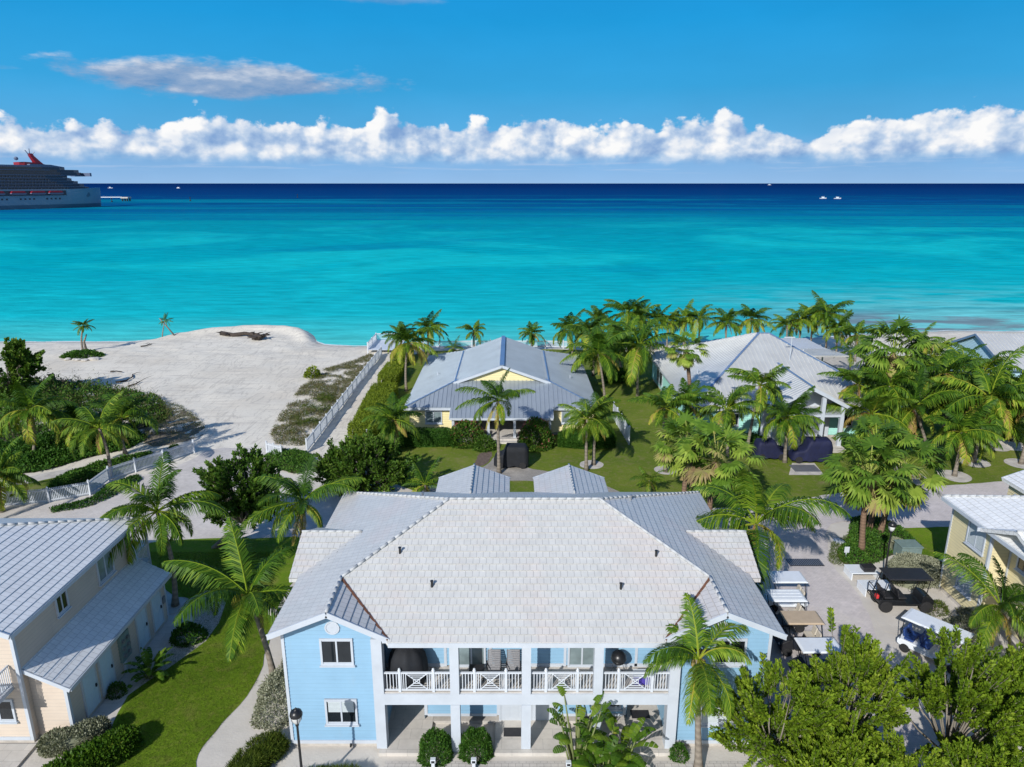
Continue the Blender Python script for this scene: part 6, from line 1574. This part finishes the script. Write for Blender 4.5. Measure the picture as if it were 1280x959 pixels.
def cart(label, loc, rz, roof_m, body_m, seat_m, rows=1, wr=.24, roof_l=2.0, roof_w=1.2, roof_h=1.9, group=None, cat='golf cart', name='golf_cart', extra=None, ribs=0):
    """local x = forwards"""
    t = thing(name, label, cat, (0, 0, 0), 0, group); ln = 2.35 + .75 * (rows - 1); x1 = ln / 2; x0 = -x1
    b = MB(); lift = wr - .22
    prof(b, [(x0, .38 + lift), (x0 + .12, .30 + lift), (x1 - .9, .30 + lift), (x1 - .78, .36 + lift), (x1 - .78, .42 + lift), (x0 + .78 + .75 * (rows - 1), .42 + lift), (x0 + .72 + .75 * (rows - 1), .62 + lift), (x0 + .05, .66 + lift), (x0, .6 + lift)], -.54, .54)
    prof(b, [(x1 - .80, .34 + lift), (x1 - .05, .34 + lift), (x1, .48 + lift), (x1 - .06, .70 + lift), (x1 - .42, .88 + lift), (x1 - .66, .92 + lift), (x1 - .72, .45 + lift)], -.52, .52)
    b.build('body', body_m, t, bevel=.03)
    for sx in (x1 - .42, x0 + .42):
        for sy in (-.5, .5): wheel(t, sx, sy, wr, .2 if wr < .28 else .26)
    for k in range(rows):
        xs = x0 + .30 + k * .78
        b = MB(); b.box(xs, xs + .46, -.5, .5, .68 + lift, .80 + lift)
        s = b.build('seat', seat_m, t, bevel=.04)
        for sy in (-.26, .26): b = MB(); prof(b, [(xs - .04, .82 + lift), (xs + .06, .82 + lift), (xs - .03, 1.22 + lift), (xs - .13, 1.22 + lift)], sy - .22, sy + .22); b.build('seat_back', seat_m, t, s, bevel=.04)
    b = MB()
    for sy in (-.52, .52):
        b.bar((x1 - .55, sy, .85 + lift), (roof_l / 2 - .12, sy, roof_h), .035); b.bar((x0 + .12, sy, .6 + lift), (-roof_l / 2 + .15, sy, roof_h), .035)
    b.build('roof_posts', M_BLACK, t)
    b = MB(); rw = roof_w / 2; rl = roof_l / 2
    b.tube_rings([[(-rl * f, -rw * f, z), (rl * f, -rw * f, z), (rl * f, rw * f, z), (-rl * f, rw * f, z)] for f, z in ((.97, roof_h), (1.0, roof_h + .03), (1.0, roof_h + .06), (.90, roof_h + .10))])
    for k in range(ribs):
        y = -rw * .7 + 1.4 * rw * k / max(1, ribs - 1); b.box(-rl * .85, rl * .85, y - .04, y + .04, roof_h + .098, roof_h + .115)
    b.build('roof', roof_m, t, bevel=.012)
    b = MB(); cx_, cz_ = x1 - .85, 1.0 + lift; ring = [(cx_ + .06 * math.cos(a), .26 + .17 * math.sin(a), cz_ + .15 * math.cos(a)) for a in np.linspace(0, 2 * math.pi, 15)]
    b.tube(ring, .014, 5); b.tube([(cx_, .26, cz_), (x1 - .6, .26, .8 + lift)], .018, 6); b.build('steering_wheel', M_BLACK, t)
    for sy in (-.34, .34): b = MB(); b.lathe([(.0, 0), (.06, 0), (.05, .03), (0, .035)], (0, 0, 0), 10); b.v = [(x1 - .03 + z, sy + y, .62 + lift + x) for x, y, z in b.v]; b.build('headlight', M_LAMP, t)
    if extra: extra(t, x0, x1, lift)
    t.location = loc; t.rotation_euler = (0, 0, rz); WM[t] = Matrix.Translation(Vector(loc)) @ Matrix.Rotation(rz, 4, 'Z')
    return t
G_ = 'golf carts parked beside the blue villa'
cart('golf cart with smooth white roof nearest the drain grate', (15.75, 36.15, .012), math.pi, M_WHITECAN, M_WHITECAN, M_TANSEAT, group=G_, roof_w=1.25)
cart('golf cart with ribbed white roof between the smooth white and the tan one', (15.0, 34.25, .012), math.pi, M_WHITECAN, M_BLACKPLASTIC, M_TANSEAT, group=G_, ribs=4, roof_l=1.95)
cart('golf cart with flat tan roof next to the driveway', (15.05, 32.2, .012), math.pi, M_TAN, M_BLACKPLASTIC, M_TANSEAT, group=G_, roof_l=1.95)
cart('golf cart with white roof mostly hidden by the leafy trees', (15.0, 29.9, .012), math.pi, M_WHITECAN, M_BLACKPLASTIC, M_NAVYSEAT, group=G_)
def buggy_extra(t, x0, x1, lift):
    b = MB()
    for sy in (-.5, .5): b.tube([(x0 + .1, sy, .6 + lift), (x0 - .22, sy, .7 + lift), (x0 - .22, sy, 1.25 + lift), (x0 + .1, sy, 1.25 + lift)], .025, 6)
    b.tube([(x0 - .22, -.5, 1.25 + lift), (x0 - .22, .5, 1.25 + lift)], .025, 6); b.tube([(x0 - .22, -.5, .7 + lift), (x0 - .22, .5, .7 + lift)], .025, 6)
    b.build('rear_rack', M_BLACK, t)
    b = MB(); b.box(x0 - .18, x0 + .0, -.48, -.2, .66 + lift, .92 + lift); b.build('red_bag', M_RED, t, bevel=.06)
cart('black four seat lifted buggy with black flat roof and a red bag at the back', (22.55, 36.1, .012), -.03, M_BLACKPLASTIC, M_BLACK, M_BLACKPLASTIC, rows=2, wr=.36, roof_l=2.5, roof_w=1.35, roof_h=2.12, cat='buggy', name='buggy', extra=buggy_extra)
cart('golf cart with long white roof and navy seats by the cream villa', (21.7, 31.5, .012), R(-50), M_WHITECAN, M_WHITECAN, M_NAVYSEAT, rows=2, roof_l=3.0, roof_w=1.3)
def covered(label, loc, rz, m, ln, w, prof_h, wr=.28, wheels=True, cat='covered cart'):
    """a cart under a fitted fabric cover; prof_h = (x fraction, height) pairs"""
    t = thing('covered_cart', label, cat, (0, 0, 0)); K = 22; rings = []
    xs = np.linspace(-ln / 2, ln / 2, K); hs_ = np.interp(np.linspace(0, 1, K), [p[0] for p in prof_h], [p[1] for p in prof_h]); n = 26
    for i, (x, h) in enumerate(zip(xs, hs_)):
        r = []; e = min(i, K - 1 - i) / 2.0; sh = min(1, .72 + .28 * e) if e < 1 else 1
        for j in range(n):
            a = math.pi * j / (n - 1) * 1.0; cx_, sz = math.cos(a), math.sin(a); k = 1 / max(abs(cx_), abs(sz)) ** .78
            y = cx_ * k * w / 2 * sh; z = .20 + sz * k * (h - .20) * (sh * .5 + .5)
            f = mnoise.noise(Vector((x * 2.2, y * 2.2, z * 1.2 + loc[0]))) * .035 + math.sin(x * 11 + z * 2.5) * .012 * (1 - sz)
            r.append((x + f * .4, y * (1 + f), z + f * .5 - (.05 * math.sin(x * 7) if j in (0, n - 1) else 0)))
        rings.append(r)
    b = MB(); k0 = 0
    for r in rings: b.v += r
    for i in range(K - 1):
        for j in range(n - 1): b.f.append((i * n + j, (i + 1) * n + j, (i + 1) * n + j + 1, i * n + j + 1)); b.mi.append(0)
    b.f.append(tuple(range(n))); b.mi.append(0); b.f.append(tuple(reversed(range((K - 1) * n, K * n)))); b.mi.append(0)
    b.build('cover', m, t, smooth=True, uv=False)
    if wheels:
        for x in (-ln / 2 + .5, ln / 2 - .55):
            for y in (-w / 2 + .06, w / 2 - .06): wheel(t, x, y, wr, .2)
    t.location = loc; t.rotation_euler = (0, 0, rz)
    return t
c1 = at(636, 587)
covered('cart under a black fitted cover on the cottage path', (c1.x + .2, c1.y + .8, .012), math.pi, M_COVER, 3.0, 1.4, ((0, 1.75), (.06, 2.0), (.62, 2.05), (.72, 1.35), (.95, 1.1), (1, .7)), .30)
c1 = at(1016, 580)
covered('larger cart under a navy cover on the right, its hood pointing left', (c1.x, c1.y + .8, .012), math.pi, M_NAVY, 3.5, 1.5, ((0, 1.75), (.05, 2.15), (.60, 2.15), (.68, 1.25), (.97, 1.05), (1, .6)), .32)
c1 = at(966, 577)
covered('smaller cart under a navy cover behind the palm before the mint porch', (c1.x, c1.y + .9, .012), 0, M_NAVY, 2.8, 1.4, ((0, 1.2), (.06, 1.75), (.6, 1.75), (.68, 1.15), (.96, 1.0), (1, .6)), .3)
covered('cart under a navy cover in the shade of the front drive trees', (13.8, 25.6, .012), 1.4, M_NAVY, 3.0, 1.4, ((0, 1.3), (.1, 1.5), (.6, 1.5), (.74, 1.1), (.95, .9), (1, .6)), .28)

# ------------------------------------------------------------------ lamps, boxes, odds and ends
def lamp_post(label, x, y, h=4.2):
    t = thing('lamp_post', label, 'lamp post', (x, y, 0)); b = MB()
    b.lathe([(.16, 0), (.16, .1), (.11, .16), (.09, .5), (.075, .62), (.055, .7), (.045, h - .75), (.07, h - .72), (.07, h - .68), (.10, h - .60)], (x, y, 0), 14); b.build('pole', M_BLACK, t, smooth=False, uv=False)
    b = MB(); b.lathe([(.10, h - .60), (.17, h - .48), (.20, h - .30), (.19, h - .26)], (x, y, 0), 14); b.build('lamp_glass', M_LAMP, t, smooth=True, uv=False)
    b = MB(); b.lathe([(.24, h - .26), (.25, h - .20), (.21, h - .08), (.12, h - .01), (.04, h + .02), (.05, h + .06), (.0, h + .12)], (x, y, 0), 14); c = b.build('lamp_cap', M_BLACK, t, smooth=True, uv=False)
    b = MB()
    for k in range(4): a = k * math.pi / 2 + .4; b.tube([(x + .10 * math.cos(a), y + .10 * math.sin(a), h - .6), (x + .18 * math.cos(a), y + .18 * math.sin(a), h - .48), (x + .21 * math.cos(a), y + .21 * math.sin(a), h - .26)], .012, 5)
    b.build('lamp_cage', M_BLACK, t, uv=False)
lamp_post('black lamp post in front of the blue villa left wing', -8.3, 22.8, 4.25)
q = at(1104, 728); lamp_post('black lamp post behind the black buggy', q.x, q.y, 4.1)
def path_light(label, x, y):
    t = thing('path_light', label, 'path light', (x, y, 0), 0, 'white path lights before the porch'); b = MB(); b.box(x - .07, x + .07, y - .06, y + .06, 0, .38); b.box(x - .11, x + .11, y - .09, y + .09, .40, .58); b.build('housing', M_WHITE2, t, bevel=.012)
    b = MB(); b.box(x - .07, x + .07, y - .102, y - .092, .43, .54); b.build('lens', M_GLASS, t)
path_light('white path light in front of the left clipped porch shrub', -3.3, 24.25); path_light('white path light in front of the right clipped porch shrub', -1.6, 24.25); path_light('white path light left of the banana plants', 2.35, 24.1)
b = MB(); q = at(459, 553); b.box(q.x - .07, q.x + .07, q.y - .07, q.y + .07, 0, 1.3); tag(b.build('bollard', M_WHITE2), 'thin white post beside the long hedge', 'bollard')
b = MB(); b.box(17.9, 20.1, 40.7, 41.6, .014, .03)
gt = b.build('drain_grate', M_BLACKPLASTIC); tag(gt, 'dark rectangular drain grate set across the driveway', 'drain grate')
b = MB()
for k in range(18): x = 17.95 + k * .121; b.box(x, x + .05, 40.75, 41.55, .03, .045)
b.build('bars', M_STEEL, None, gt)
c = at(1006, 586)
b = MB(); b.box(c.x - 1.1, c.x + 1.1, c.y - .75, c.y + .75, .016, .06); tag(b.build('hatch_cover', M_STEEL, bevel=.01), 'flat grey service hatch cover in the lawn before the navy carts', 'hatch')
def dock_box(label, px, w, d, h):
    c = at(*px); t = thing('white_platform', label, 'platform', (c.x, c.y, 0)); b = MB(); b.box(c.x - w / 2, c.x + w / 2, c.y - d / 2, c.y + d / 2, h - .06, h); b.build('top', M_WHITECAN, t, bevel=.015)
    b = MB(); b.box(c.x - w / 2 + .02, c.x - w / 2 + .08, c.y - d / 2 + .02, c.y + d / 2 - .02, 0, h - .062); b.box(c.x + w / 2 - .08, c.x + w / 2 - .02, c.y - d / 2 + .02, c.y + d / 2 - .02, 0, h - .062); b.box(c.x - w / 2 + .08, c.x + w / 2 - .08, c.y + d / 2 - .08, c.y + d / 2 - .02, 0, h - .062); b.build('side_panel', M_WHITECAN, t)
    return c
p1 = dock_box('upper white open fronted platform with a dark bin on it', (1076, 720), 1.75, 1.1, .5)
dock_box('lower white open fronted platform half behind the black buggy', (1094, 740), 1.8, 1.1, .5)
b = MB(); prof(b, [(p1.x - .05, .503), (p1.x + .60, .503), (p1.x + .66, .72), (p1.x + .7, .80), (p1.x - .12, .80), (p1.x - .1, .72)], p1.y - .42, p1.y + .15); tag(b.build('storage_bin', M_BLACKPLASTIC, bevel=.02), 'dark lidded bin standing on the upper white platform', 'bin')
c = at(1057, 697)
t = thing('small_sign', 'small blank white sign in the planted island', 'sign', (c.x, c.y, 0)); b = MB(); b.box(c.x - .03, c.x + .03, c.y - .02, c.y + .02, 0, .4); b.build('stake', M_WHITE2, t); b = MB(); b.box(c.x - .16, c.x + .16, c.y - .045, c.y - .022, .38, .8); b.build('panel', M_WHITE2, t)
c = at(1133, 697)
t = thing('utility_box', 'grey green utility box behind the silver hedge', 'utility box', (c.x, c.y, 0)); b = MB(); b.box(c.x - .65, c.x + .65, c.y - .5, c.y + .5, 0, .95); b.build('housing', M_TEALBOX, t, bevel=.02); b = MB(); b.box(c.x - .7, c.x + .7, c.y - .56, c.y + .55, .953, 1.03); b.build('lid', M_TEALBOX, t, bevel=.02)
def rock(label, c, r, m=None, name='rock', cat='rock', flatness=.6, seed=0):
    b = MB(); n = 12; K = 7; rings = []
    for i in range(K):
        th = math.pi * (i + .15) / (K - .7) - math.pi / 2; rings.append([(c[0] + r * math.cos(th) * math.cos(a) * (1 + .35 * mnoise.noise(Vector((math.cos(a) * 1.3, math.sin(a) * 1.3, i * .5 + seed)))), c[1] + r * math.cos(th) * math.sin(a) * (1 + .3 * mnoise.noise(Vector((math.sin(a) * 1.3, i * .6 + seed, math.cos(a))))), c[2] + r * flatness * (math.sin(th) * .6 + .35) * (1 + .2 * mnoise.noise(Vector((a, i, seed)))) ) for a in np.linspace(0, 2 * math.pi, n + 1)[:-1]])
    b.tube_rings(rings); return tag(b.build(name, m or M_CONC, uv=False), label, cat)
c = at(1152, 727); rock('pale rock beside the silver hedge end', c, .55)
c = at(1048, 678); rock('long pale kerb stone at the edge of the planted island', c, .4, M_WHITE, seed=3)
c = at(82, 690 - 5 * 0) if False else at(342, 766)
rock('pale rock under the palm by the blue villa left eave', c, .35, seed=5)

# balcony and porch things
def sling_chair(label, x):
    y, z = 26.35, 3.0; t = thing('lounge_chair', label, 'chair', (x, y, z), 0, 'lounge chairs on the balcony')
    b = MB(); w = .27; b.tube([(x - w, y - .75, z + .42), (x - w, y - .1, z + .38), (x - w, y + .35, z + 1.08)], .02, 6); b.tube([(x + w, y - .75, z + .42), (x + w, y - .1, z + .38), (x + w, y + .35, z + 1.08)], .02, 6)
    for s in (-1, 1): b.tube([(x + s * w, y - .6, z), (x + s * w, y + .15, z + .62)], .018, 6); b.tube([(x + s * w, y + .25, z), (x + s * w, y - .45, z + .42)], .018, 6); b.tube([(x + s * .31, y - .4, z + .62), (x + s * .31, y + .18, z + .64)], .022, 6)
    b.build('frame', M_BRONZE, t, uv=False)
    b = MB(); v = [(y - .75, .425), (y - .1, .385), (y + .35, 1.085)]
    for (ya, za), (yb_, zb) in zip(v[:-1], v[1:]):
        for k in range(9):
            f0, f1 = k / 9, (k + .8) / 9; b.tube_rings([[(x + sx * .25, ya + (yb_ - ya) * f, z + za + (zb - za) * f + dz) for sx, f, dz in ((-1, f0, 0), (1, f0, 0), (1, f1, 0), (-1, f1, 0))], [(x + sx * .25, ya + (yb_ - ya) * f, z + za + (zb - za) * f + .012) for sx, f in ((-1, f0), (1, f0), (1, f1), (-1, f1))]])
    b.build('sling_seat', M_SLING, t, uv=False)
sling_chair('grey sling lounge chair next to the small dark table', -.78); sling_chair('grey sling lounge chair nearest the middle porch column', .06)
t = thing('side_table', 'small dark side table left of the lounge chairs', 'table', (-1.5, 26.2, 3.0)); b = MB(); b.box(-1.85, -1.2, 25.95, 26.45, 3.47, 3.51); b.build('table_top', M_BLACKPLASTIC, t)
for dx in (-1.8, -1.25):
    for dy in (26.0, 26.4): b = MB(); b.box(dx - .02, dx + .02, dy - .02, dy + .02, 3.0, 3.468); b.build('leg', M_BLACKPLASTIC, t)
t = thing('kettle_grill', 'black round kettle grill on legs against the upper blue wall', 'grill', (4.62, 26.35, 3.0)); b = MB(); b.lathe([(.02, .62), (.22, .68), (.32, .82), (.33, .88)], (4.62, 26.35, 3.0), 18); b.build('bowl', M_BLACK, t, smooth=True)
b = MB(); b.lathe([(.34, .885), (.345, .92), (.30, 1.08), (.18, 1.2), (.03, 1.24)], (4.62, 26.35, 3.0), 18); b.build('lid', M_BLACK, t, smooth=True)
for k in range(3): a = k * 2.09 + .5; b = MB(); b.tube([(4.62 + .2 * math.cos(a), 26.35 + .2 * math.sin(a), 3.7), (4.62 + .36 * math.cos(a), 26.35 + .36 * math.sin(a), 3.0)], .016, 6); b.build('leg', M_STEEL, t)
b = MB(); rings = []
for r_, z_ in ((.80, 0), (.84, .5), (.82, .85), (.74, 1.2), (.56, 1.5), (.30, 1.68), (.02, 1.74)): rings.append([(-4.50 + r_ * math.cos(a) * (1 + .05 * math.sin(a * 7)), 26.2 + min(r_, .75) * math.sin(a) * (1 + .05 * math.sin(a * 7)), 3.0 + z_) for a in np.linspace(0, 2 * math.pi, 43)[:-1]])
b.tube_rings(rings); tag(b.build('covered_patio_set', M_COVER, smooth=True, uv=False), 'tall rounded black fabric cover over patio furniture at the left end of the balcony', 'furniture cover')
t = thing('cool_box', 'purple cool box on the balcony floor near the right wing', 'cool box', (5.6, 25.95, 3.0)); b = MB(); b.box(5.25, 5.95, 25.75, 26.15, 3.0, 3.4); b.build('body', M_PURPLE, t, bevel=.02); b = MB(); b.box(5.22, 5.98, 25.72, 26.18, 3.403, 3.48); b.build('lid', M_WHITECAN, t, bevel=.02)
for i, (x, y, l) in enumerate(((.05, 26.2, 'black doormat before the left of the two middle doors'), (5.9, 27.3, 'black doormat in the alcove behind the banana plant'))):
    b = MB(); b.box(x - .42, x + .42, y - .26, y + .26, .162, .178); tag(b.build('doormat', M_BLACKPLASTIC), l, 'doormat', 'doormats on the porch')

# ------------------------------------------------------------------ beach wreckage
def driftwood(label, pts, r, br=4, name='driftwood', seed=0):
    rr = random.Random(seed); b = MB(); P = [Vector(p) for p in pts]
    b.tube(P, [r * (1 - .6 * i / len(P)) for i in range(len(P))], 7)
    for k in range(br):
        i = rr.randrange(len(P) - 1); q = P[i].lerp(P[i + 1], rr.random()); d = Vector((rr.uniform(-1, 1), rr.uniform(-1, 1), rr.uniform(.02, .30))) * rr.uniform(.8, 1.9); b.tube([q, q + d * .5 + Vector((0, 0, .1)), q + d], [r * .4, r * .25, r * .08], 5)
    return tag(b.build(name, M_WOODGREY, smooth=True, uv=False), label, 'driftwood')
def gp(u, v, dz=.12): p = at(u, v); z = float(land_z(np.array([p.x]), np.array([p.y]))[0]); p = at(u, v, z); return (p.x, p.y, z + dz)
driftwood('large dark driftwood trunk lying across the sand berm', [gp(277, 419, .3), gp(292, 421, .25), gp(306, 420, .4), gp(322, 421, .3), gp(330, 425, .5)], .42, 16, seed=2)
driftwood('root clump at the right end of the berm driftwood', [gp(318, 424, .2), gp(324, 426, .5), gp(331, 424, .6)], .5, 18, name='root_clump', seed=8)
driftwood('thin crooked branch on the sand pointing at the berm', [gp(145, 479), gp(158, 477), gp(166, 472), gp(166, 469)], .12, 3, seed=4)
driftwood('thin branch below the crooked one', [gp(160, 484), gp(170, 481), gp(175, 478)], .10, 3, seed=5)
driftwood('dark fallen log in the shade of the sea grape tree', [gp(70, 478), gp(82, 478), gp(92, 481), gp(103, 480)], .2, 8, seed=6)
driftwood('flat stick lying on the open sand', [gp(138, 466), gp(146, 465), gp(153, 466)], .09, 2, seed=7)
driftwood('short stick near the palm with crossed trunks', [gp(176, 434), gp(183, 433), gp(189, 431)], .10, 3, seed=9)
c = gp(66, 480, 0); b = MB(); b.lathe([(.42, -.1), (.40, .3), (.37, 1.1), (.30, 1.25), (.1, 1.2)], c, 11); tag(b.build('tree_stump', M_WOODGREY, uv=False), 'dark upright tree stump at the edge of the sand', 'stump')
rr = random.Random(3)
for k in range(6):
    u, v = 86 + k * 7 + rr.uniform(-2, 2), 449 + rr.uniform(-1, 2); c = gp(u, v, 0); rock(('pale', 'sandy', 'grey', 'flat', 'long', 'small')[k] + ' rock at the foot of the beach palm mound', c, rr.uniform(.35, .7), M_CONC, seed=k + 20)
for k in range(3): c = gp(195 + k * 13, 541 - k, 0); rock(('left', 'middle', 'right')[k] + ' one of three pale blocks in the brown scrub', c, .55, M_CONC, 'stone_block', 'rock', .9, seed=40 + k)

# ------------------------------------------------------------------ on the water
def cruise_ship():
    A = at(126.5, 258.2, -.6); Bk = at(0, 261.8, -.6); d = (Bk - A).normalized()     # from the bow towards the stern
    rz = math.atan2(-d.y, -d.x)
    t = thing('cruise_ship', 'large grey cruise ship with red funnel mast and a row of red lifeboats', 'ship', (0, 0, 0))
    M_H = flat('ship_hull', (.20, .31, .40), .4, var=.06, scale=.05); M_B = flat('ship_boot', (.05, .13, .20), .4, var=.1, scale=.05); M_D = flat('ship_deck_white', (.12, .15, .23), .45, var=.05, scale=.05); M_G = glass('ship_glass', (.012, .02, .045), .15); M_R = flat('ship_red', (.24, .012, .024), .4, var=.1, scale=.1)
    hull = MB(); Ls = 230; xs = [0, -3, -8, -15, -25, -40, -60, -90, -150, -205, -Ls]
    def hw(x, z):
        full = 16.0; L_ = 62 - z * 1.6; f = min(1, max(0, -x / L_)); return max(.25, full * (1 - (1 - f) ** 2.0) ** .8)
    zs = [-2, 0, 3.8, 8, 12, 15.5, 18.5]; mats_ = {0: 1, 1: 1}
    K = len(zs)
    for x in xs:
        for sg in (1, -1):
            for z in zs: hull.v.append((x + (z * .10 if x > -20 else 0), sg * hw(x, z), z + (max(0, (x + 40) / 40) * 1.2 if z > 15 else 0)))
    for i in range(len(xs) - 1):
        for k in range(K - 1):
            a, c = i * 2 * K + k, (i + 1) * 2 * K + k; hull.f.append((a, c, c + 1, a + 1)); hull.mi.append(mats_.get(k, 0))
            a, c = a + K, c + K; hull.f.append((a + 1, c + 1, c, a)); hull.mi.append(mats_.get(k, 0))
        a, c = i * 2 * K + K - 1, (i + 1) * 2 * K + K - 1; hull.f.append((a, c, c + K, a + K)); hull.mi.append(2)
    hull.f.append(tuple(list(range(K)) + list(range(2 * K - 1, K - 1, -1)))); hull.mi.append(0); o = (len(xs) - 1) * 2 * K; hull.f.append(tuple(o + q for q in list(range(K - 1, -1, -1)) + list(range(K, 2 * K)))); hull.mi.append(0)
    ho = hull.build('hull', [M_H, M_B, M_D], t, uv=False)
    b = MB()
    for k in range(40):
        x = -52 - k * 4.1
        if k % 6 in (4, 5): continue
        b.box(x, x + 1.8, -16.05, 16.05, 8.6, 10.2)
    b.build('portholes', M_G, t, ho, uv=False)
    b = MB(); ring = [[(-20 + q * math.cos(a), s * (hw(-20, 13) + .12 + dd), 13 + q * math.sin(a)) for a in np.linspace(0, 2 * math.pi, 15)[:-1]] for s in (-1,) for q, dd in ((.1, .1), (2.4, .1), (2.5, -1.5))]; b.tube_rings(ring); b.build('bow_mark', M_B, t, ho, uv=False)
    slab, glassb, fins = MB(), MB(), MB()
    decks = [(17.6, -12), (20.6, -17), (23.4, -23), (26.2, -29), (29.0, -33), (31.8, -18), (34.4, -20), (36.6, -34)]
    for i, (z, xf) in enumerate(decks):
        y = 15.6 if i < 6 else 14.2; taper = 6
        def plan(xe, yy): return [(-Ls + 6, -yy), (xe - 26, -yy), (xe - 8, -yy * .82), (xe, -yy * .45), (xe, yy * .45), (xe - 8, yy * .82), (xe - 26, yy), (-Ls + 6, yy)]
        slab.prism(plan(xf, y), z - .15, z + .40); glassb.prism(plan(xf - 2.0, y - .7), z + .40, z + 2.85)
        if i < 5:
            for k in range(58):
                x = xf - 30 - k * 3.1
                if x < -Ls + 10: break
                fins.box(x, x + .15, -y + .02, -y + .68, z + .41, z + 2.4); fins.box(x, x + .15, y - .68, y - .02, z + .41, z + 2.4)
    slab.prism(plan(-40, 13), 39.0, 39.7); slab.box(-Ls + 20, -62, -12, 12, 39.7, 41.2)
    slab.tube_rings([[(x, -12 * f, z), (x, 12 * f, z), (x, 12 * f, z + h), (x, -12 * f, z + h)] for x, f, z, h in ((-72, 1, 39.7, 2.6), (-52, .95, 39.7, 2.2), (-38, .8, 39.2, .6))])
    sp = slab.build('superstructure', M_D, t, uv=False); glassb.build('windows', M_G, t, sp, uv=False); fins.build('balcony_dividers', M_D, t, sp, uv=False)
    b = MB(); b.box(-17.6, -15.9, -17.5, 17.5, 31.0, 34.4); b.build('bridge_wing', M_D, t, sp, uv=False)
    b = MB(); b.tube_rings([[(x, -y_, z), (x, y_, z), (x, y_, z + h), (x, -y_, z + h)] for x, y_, z, h in ((-78, 5, 41.3, 2.6), (-74, 7, 41.3, 3.0), (-62, 7, 41.3, 2.4), (-52, 4, 41.3, .7))]); b.build('red_house', M_R, t, uv=False)
    b = MB(); b.tube_rings([[(x + dx * q, sy * w_, z) for q, sy in ((-1, -1), (1, -1), (1, 1), (-1, 1))] for x, dx, w_, z in ((-57, 3.4, 3, 42), (-60, 2.4, 2.6, 46), (-63, 1.7, 2.2, 50), (-64, 1.4, 1.8, 52.5))]); m_ = b.build('mast', M_R, t, uv=False)
    b = MB(); b.tube([(-64, 0, 52), (-64, 0, 57)], .4, 5); b.tube([(-65, 0, 51), (-68, 0, 55.5)], .4, 5); b.tube([(-63, -1, 50), (-60.5, -2, 54)], .35, 5); b.lathe([(.1, 0), (1.6, .6), (2, 1.8), (1.4, 3), (.1, 3.4)], (-80, -5, 45.5), 10); b.build('antennas', M_D, t, m_, uv=False)
    for k, x in enumerate((-55, -72, -90, -109, -128, -147)):
        for sg in (-1, 1):
            b = MB(); prof2 = [(-7, .8), (-5.5, .15), (5.5, .15), (7, .9), (6.6, 1.6), (-6.6, 1.6)]; b.tube_rings([[(x + a, sg * yy, 13.4 + c_ * 1.0) for a, c_ in prof2] for yy in (16.0, 19.2)])
            lb = b.build('lifeboat', M_D, t, uv=False); b = MB(); b.tube_rings([[(x + a * f, sg * 17.6 + q * f, z) for a, q in ((-6.4, -1.5), (6.4, -1.5), (6.4, 1.5), (-6.4, 1.5))] for f, z in ((1, 15.02), (1, 15.9), (.8, 16.9))]); b.build('canopy', M_R, t, lb, uv=False)
    b = MB(); b.box(-175, -44, -16.3, 16.3, 12.6, 17.2); b.build('lifeboat_recess', M_G, t, ho, uv=False)
    t.location = A; t.rotation_euler = (0, 0, rz)
cruise_ship()
def boat(label, u, v, L_, rz, cabin=True, group='small boats out at sea'):
    p = at(u, v, -.6); t = thing('motor_boat', label, 'boat', (0, 0, 0), 0, group); b = MB(); w = L_ * .16
    b.tube_rings([[(x, -y, z1), (x, -y * .6, -.2), (x, y * .6, -.2), (x, y, z1), (x, 0, z1)] for x, y, z1 in ((-L_ / 2, w, L_ * .11), (0, w, L_ * .12), (L_ * .3, w * .7, L_ * .14), (L_ / 2, .05, L_ * .17))]); b.build('hull', M_WHITECAN, t, uv=False)
    b = MB(); b.box(-L_ * .22, L_ * .12, -w * .7, w * .7, L_ * .11, L_ * .24); b.build('cabin', M_WHITECAN, t, uv=False); b = MB(); b.box(-L_ * .28, L_ * .14, -w * .8, w * .8, L_ * .30, L_ * .32); b.box(-L_ * .2, -L_ * .18, -w * .7, w * .7, L_ * .24, L_ * .3); b.build('canopy', M_WHITECAN, t, uv=False)
    t.location = p; t.rotation_euler = (0, 0, rz)
boat('left of the pair of white motor boats on the right', 1029, 248.5, 11, .1); boat('right of the pair of white motor boats on the right', 1047, 248.7, 11, .0)
boat('white boat on the open sea just right of the ship bow', 138, 235.5, 22, .2); boat('white boat on the open sea farther right of the ship', 223, 235.5, 20, 2.9)
boat('tiny pale boat near the horizon in the middle right', 962, 231.6, 45, .3)
p = at(158, 251.5, -.6)
t = thing('mooring_platform', 'dark mooring platform on piles ahead of the ship bow', 'mooring', (p.x, p.y, -.6)); b = MB(); b.box(p.x - 5, p.x + 5, p.y - 5, p.y + 5, 3.2, 5); b.build('cap', M_CONC, t, uv=False)
for dx in (-3.4, 3.4):
    for dy in (-3.4, 3.4): b = MB(); b.tube([(p.x + dx, p.y + dy, -4), (p.x + dx, p.y + dy, 3.2)], 1.0, 8); b.build('pile', M_BRONZE, t, uv=False)
q = at(127, 251, -.6); b = MB(); b.bar((p.x - 5, p.y, 4.6), (q.x, p.y, 4.6), 1.4, .7); b.bar((p.x - 5, p.y - .7, 5.6), (q.x, p.y - .7, 5.6), .15, .15); b.build('catwalk', M_WHITECAN, t, uv=False)
for u, v, l in ((140, 252.5, 'dark small buoy between the ship bow and the mooring platform'), (238, 251.5, 'dark channel marker right of the mooring platform'), (372, 247, 'small dark marker far out left of centre')):
    p = at(u, v, -.6); b = MB(); b.lathe([(1.2, -1), (1.2, 1.0), (.4, 1.4), (.35, 4.2), (.8, 4.3), (.8, 5.2), (.1, 5.6)], p, 10); tag(b.build('buoy', M_BRONZE, uv=False), l, 'buoy')
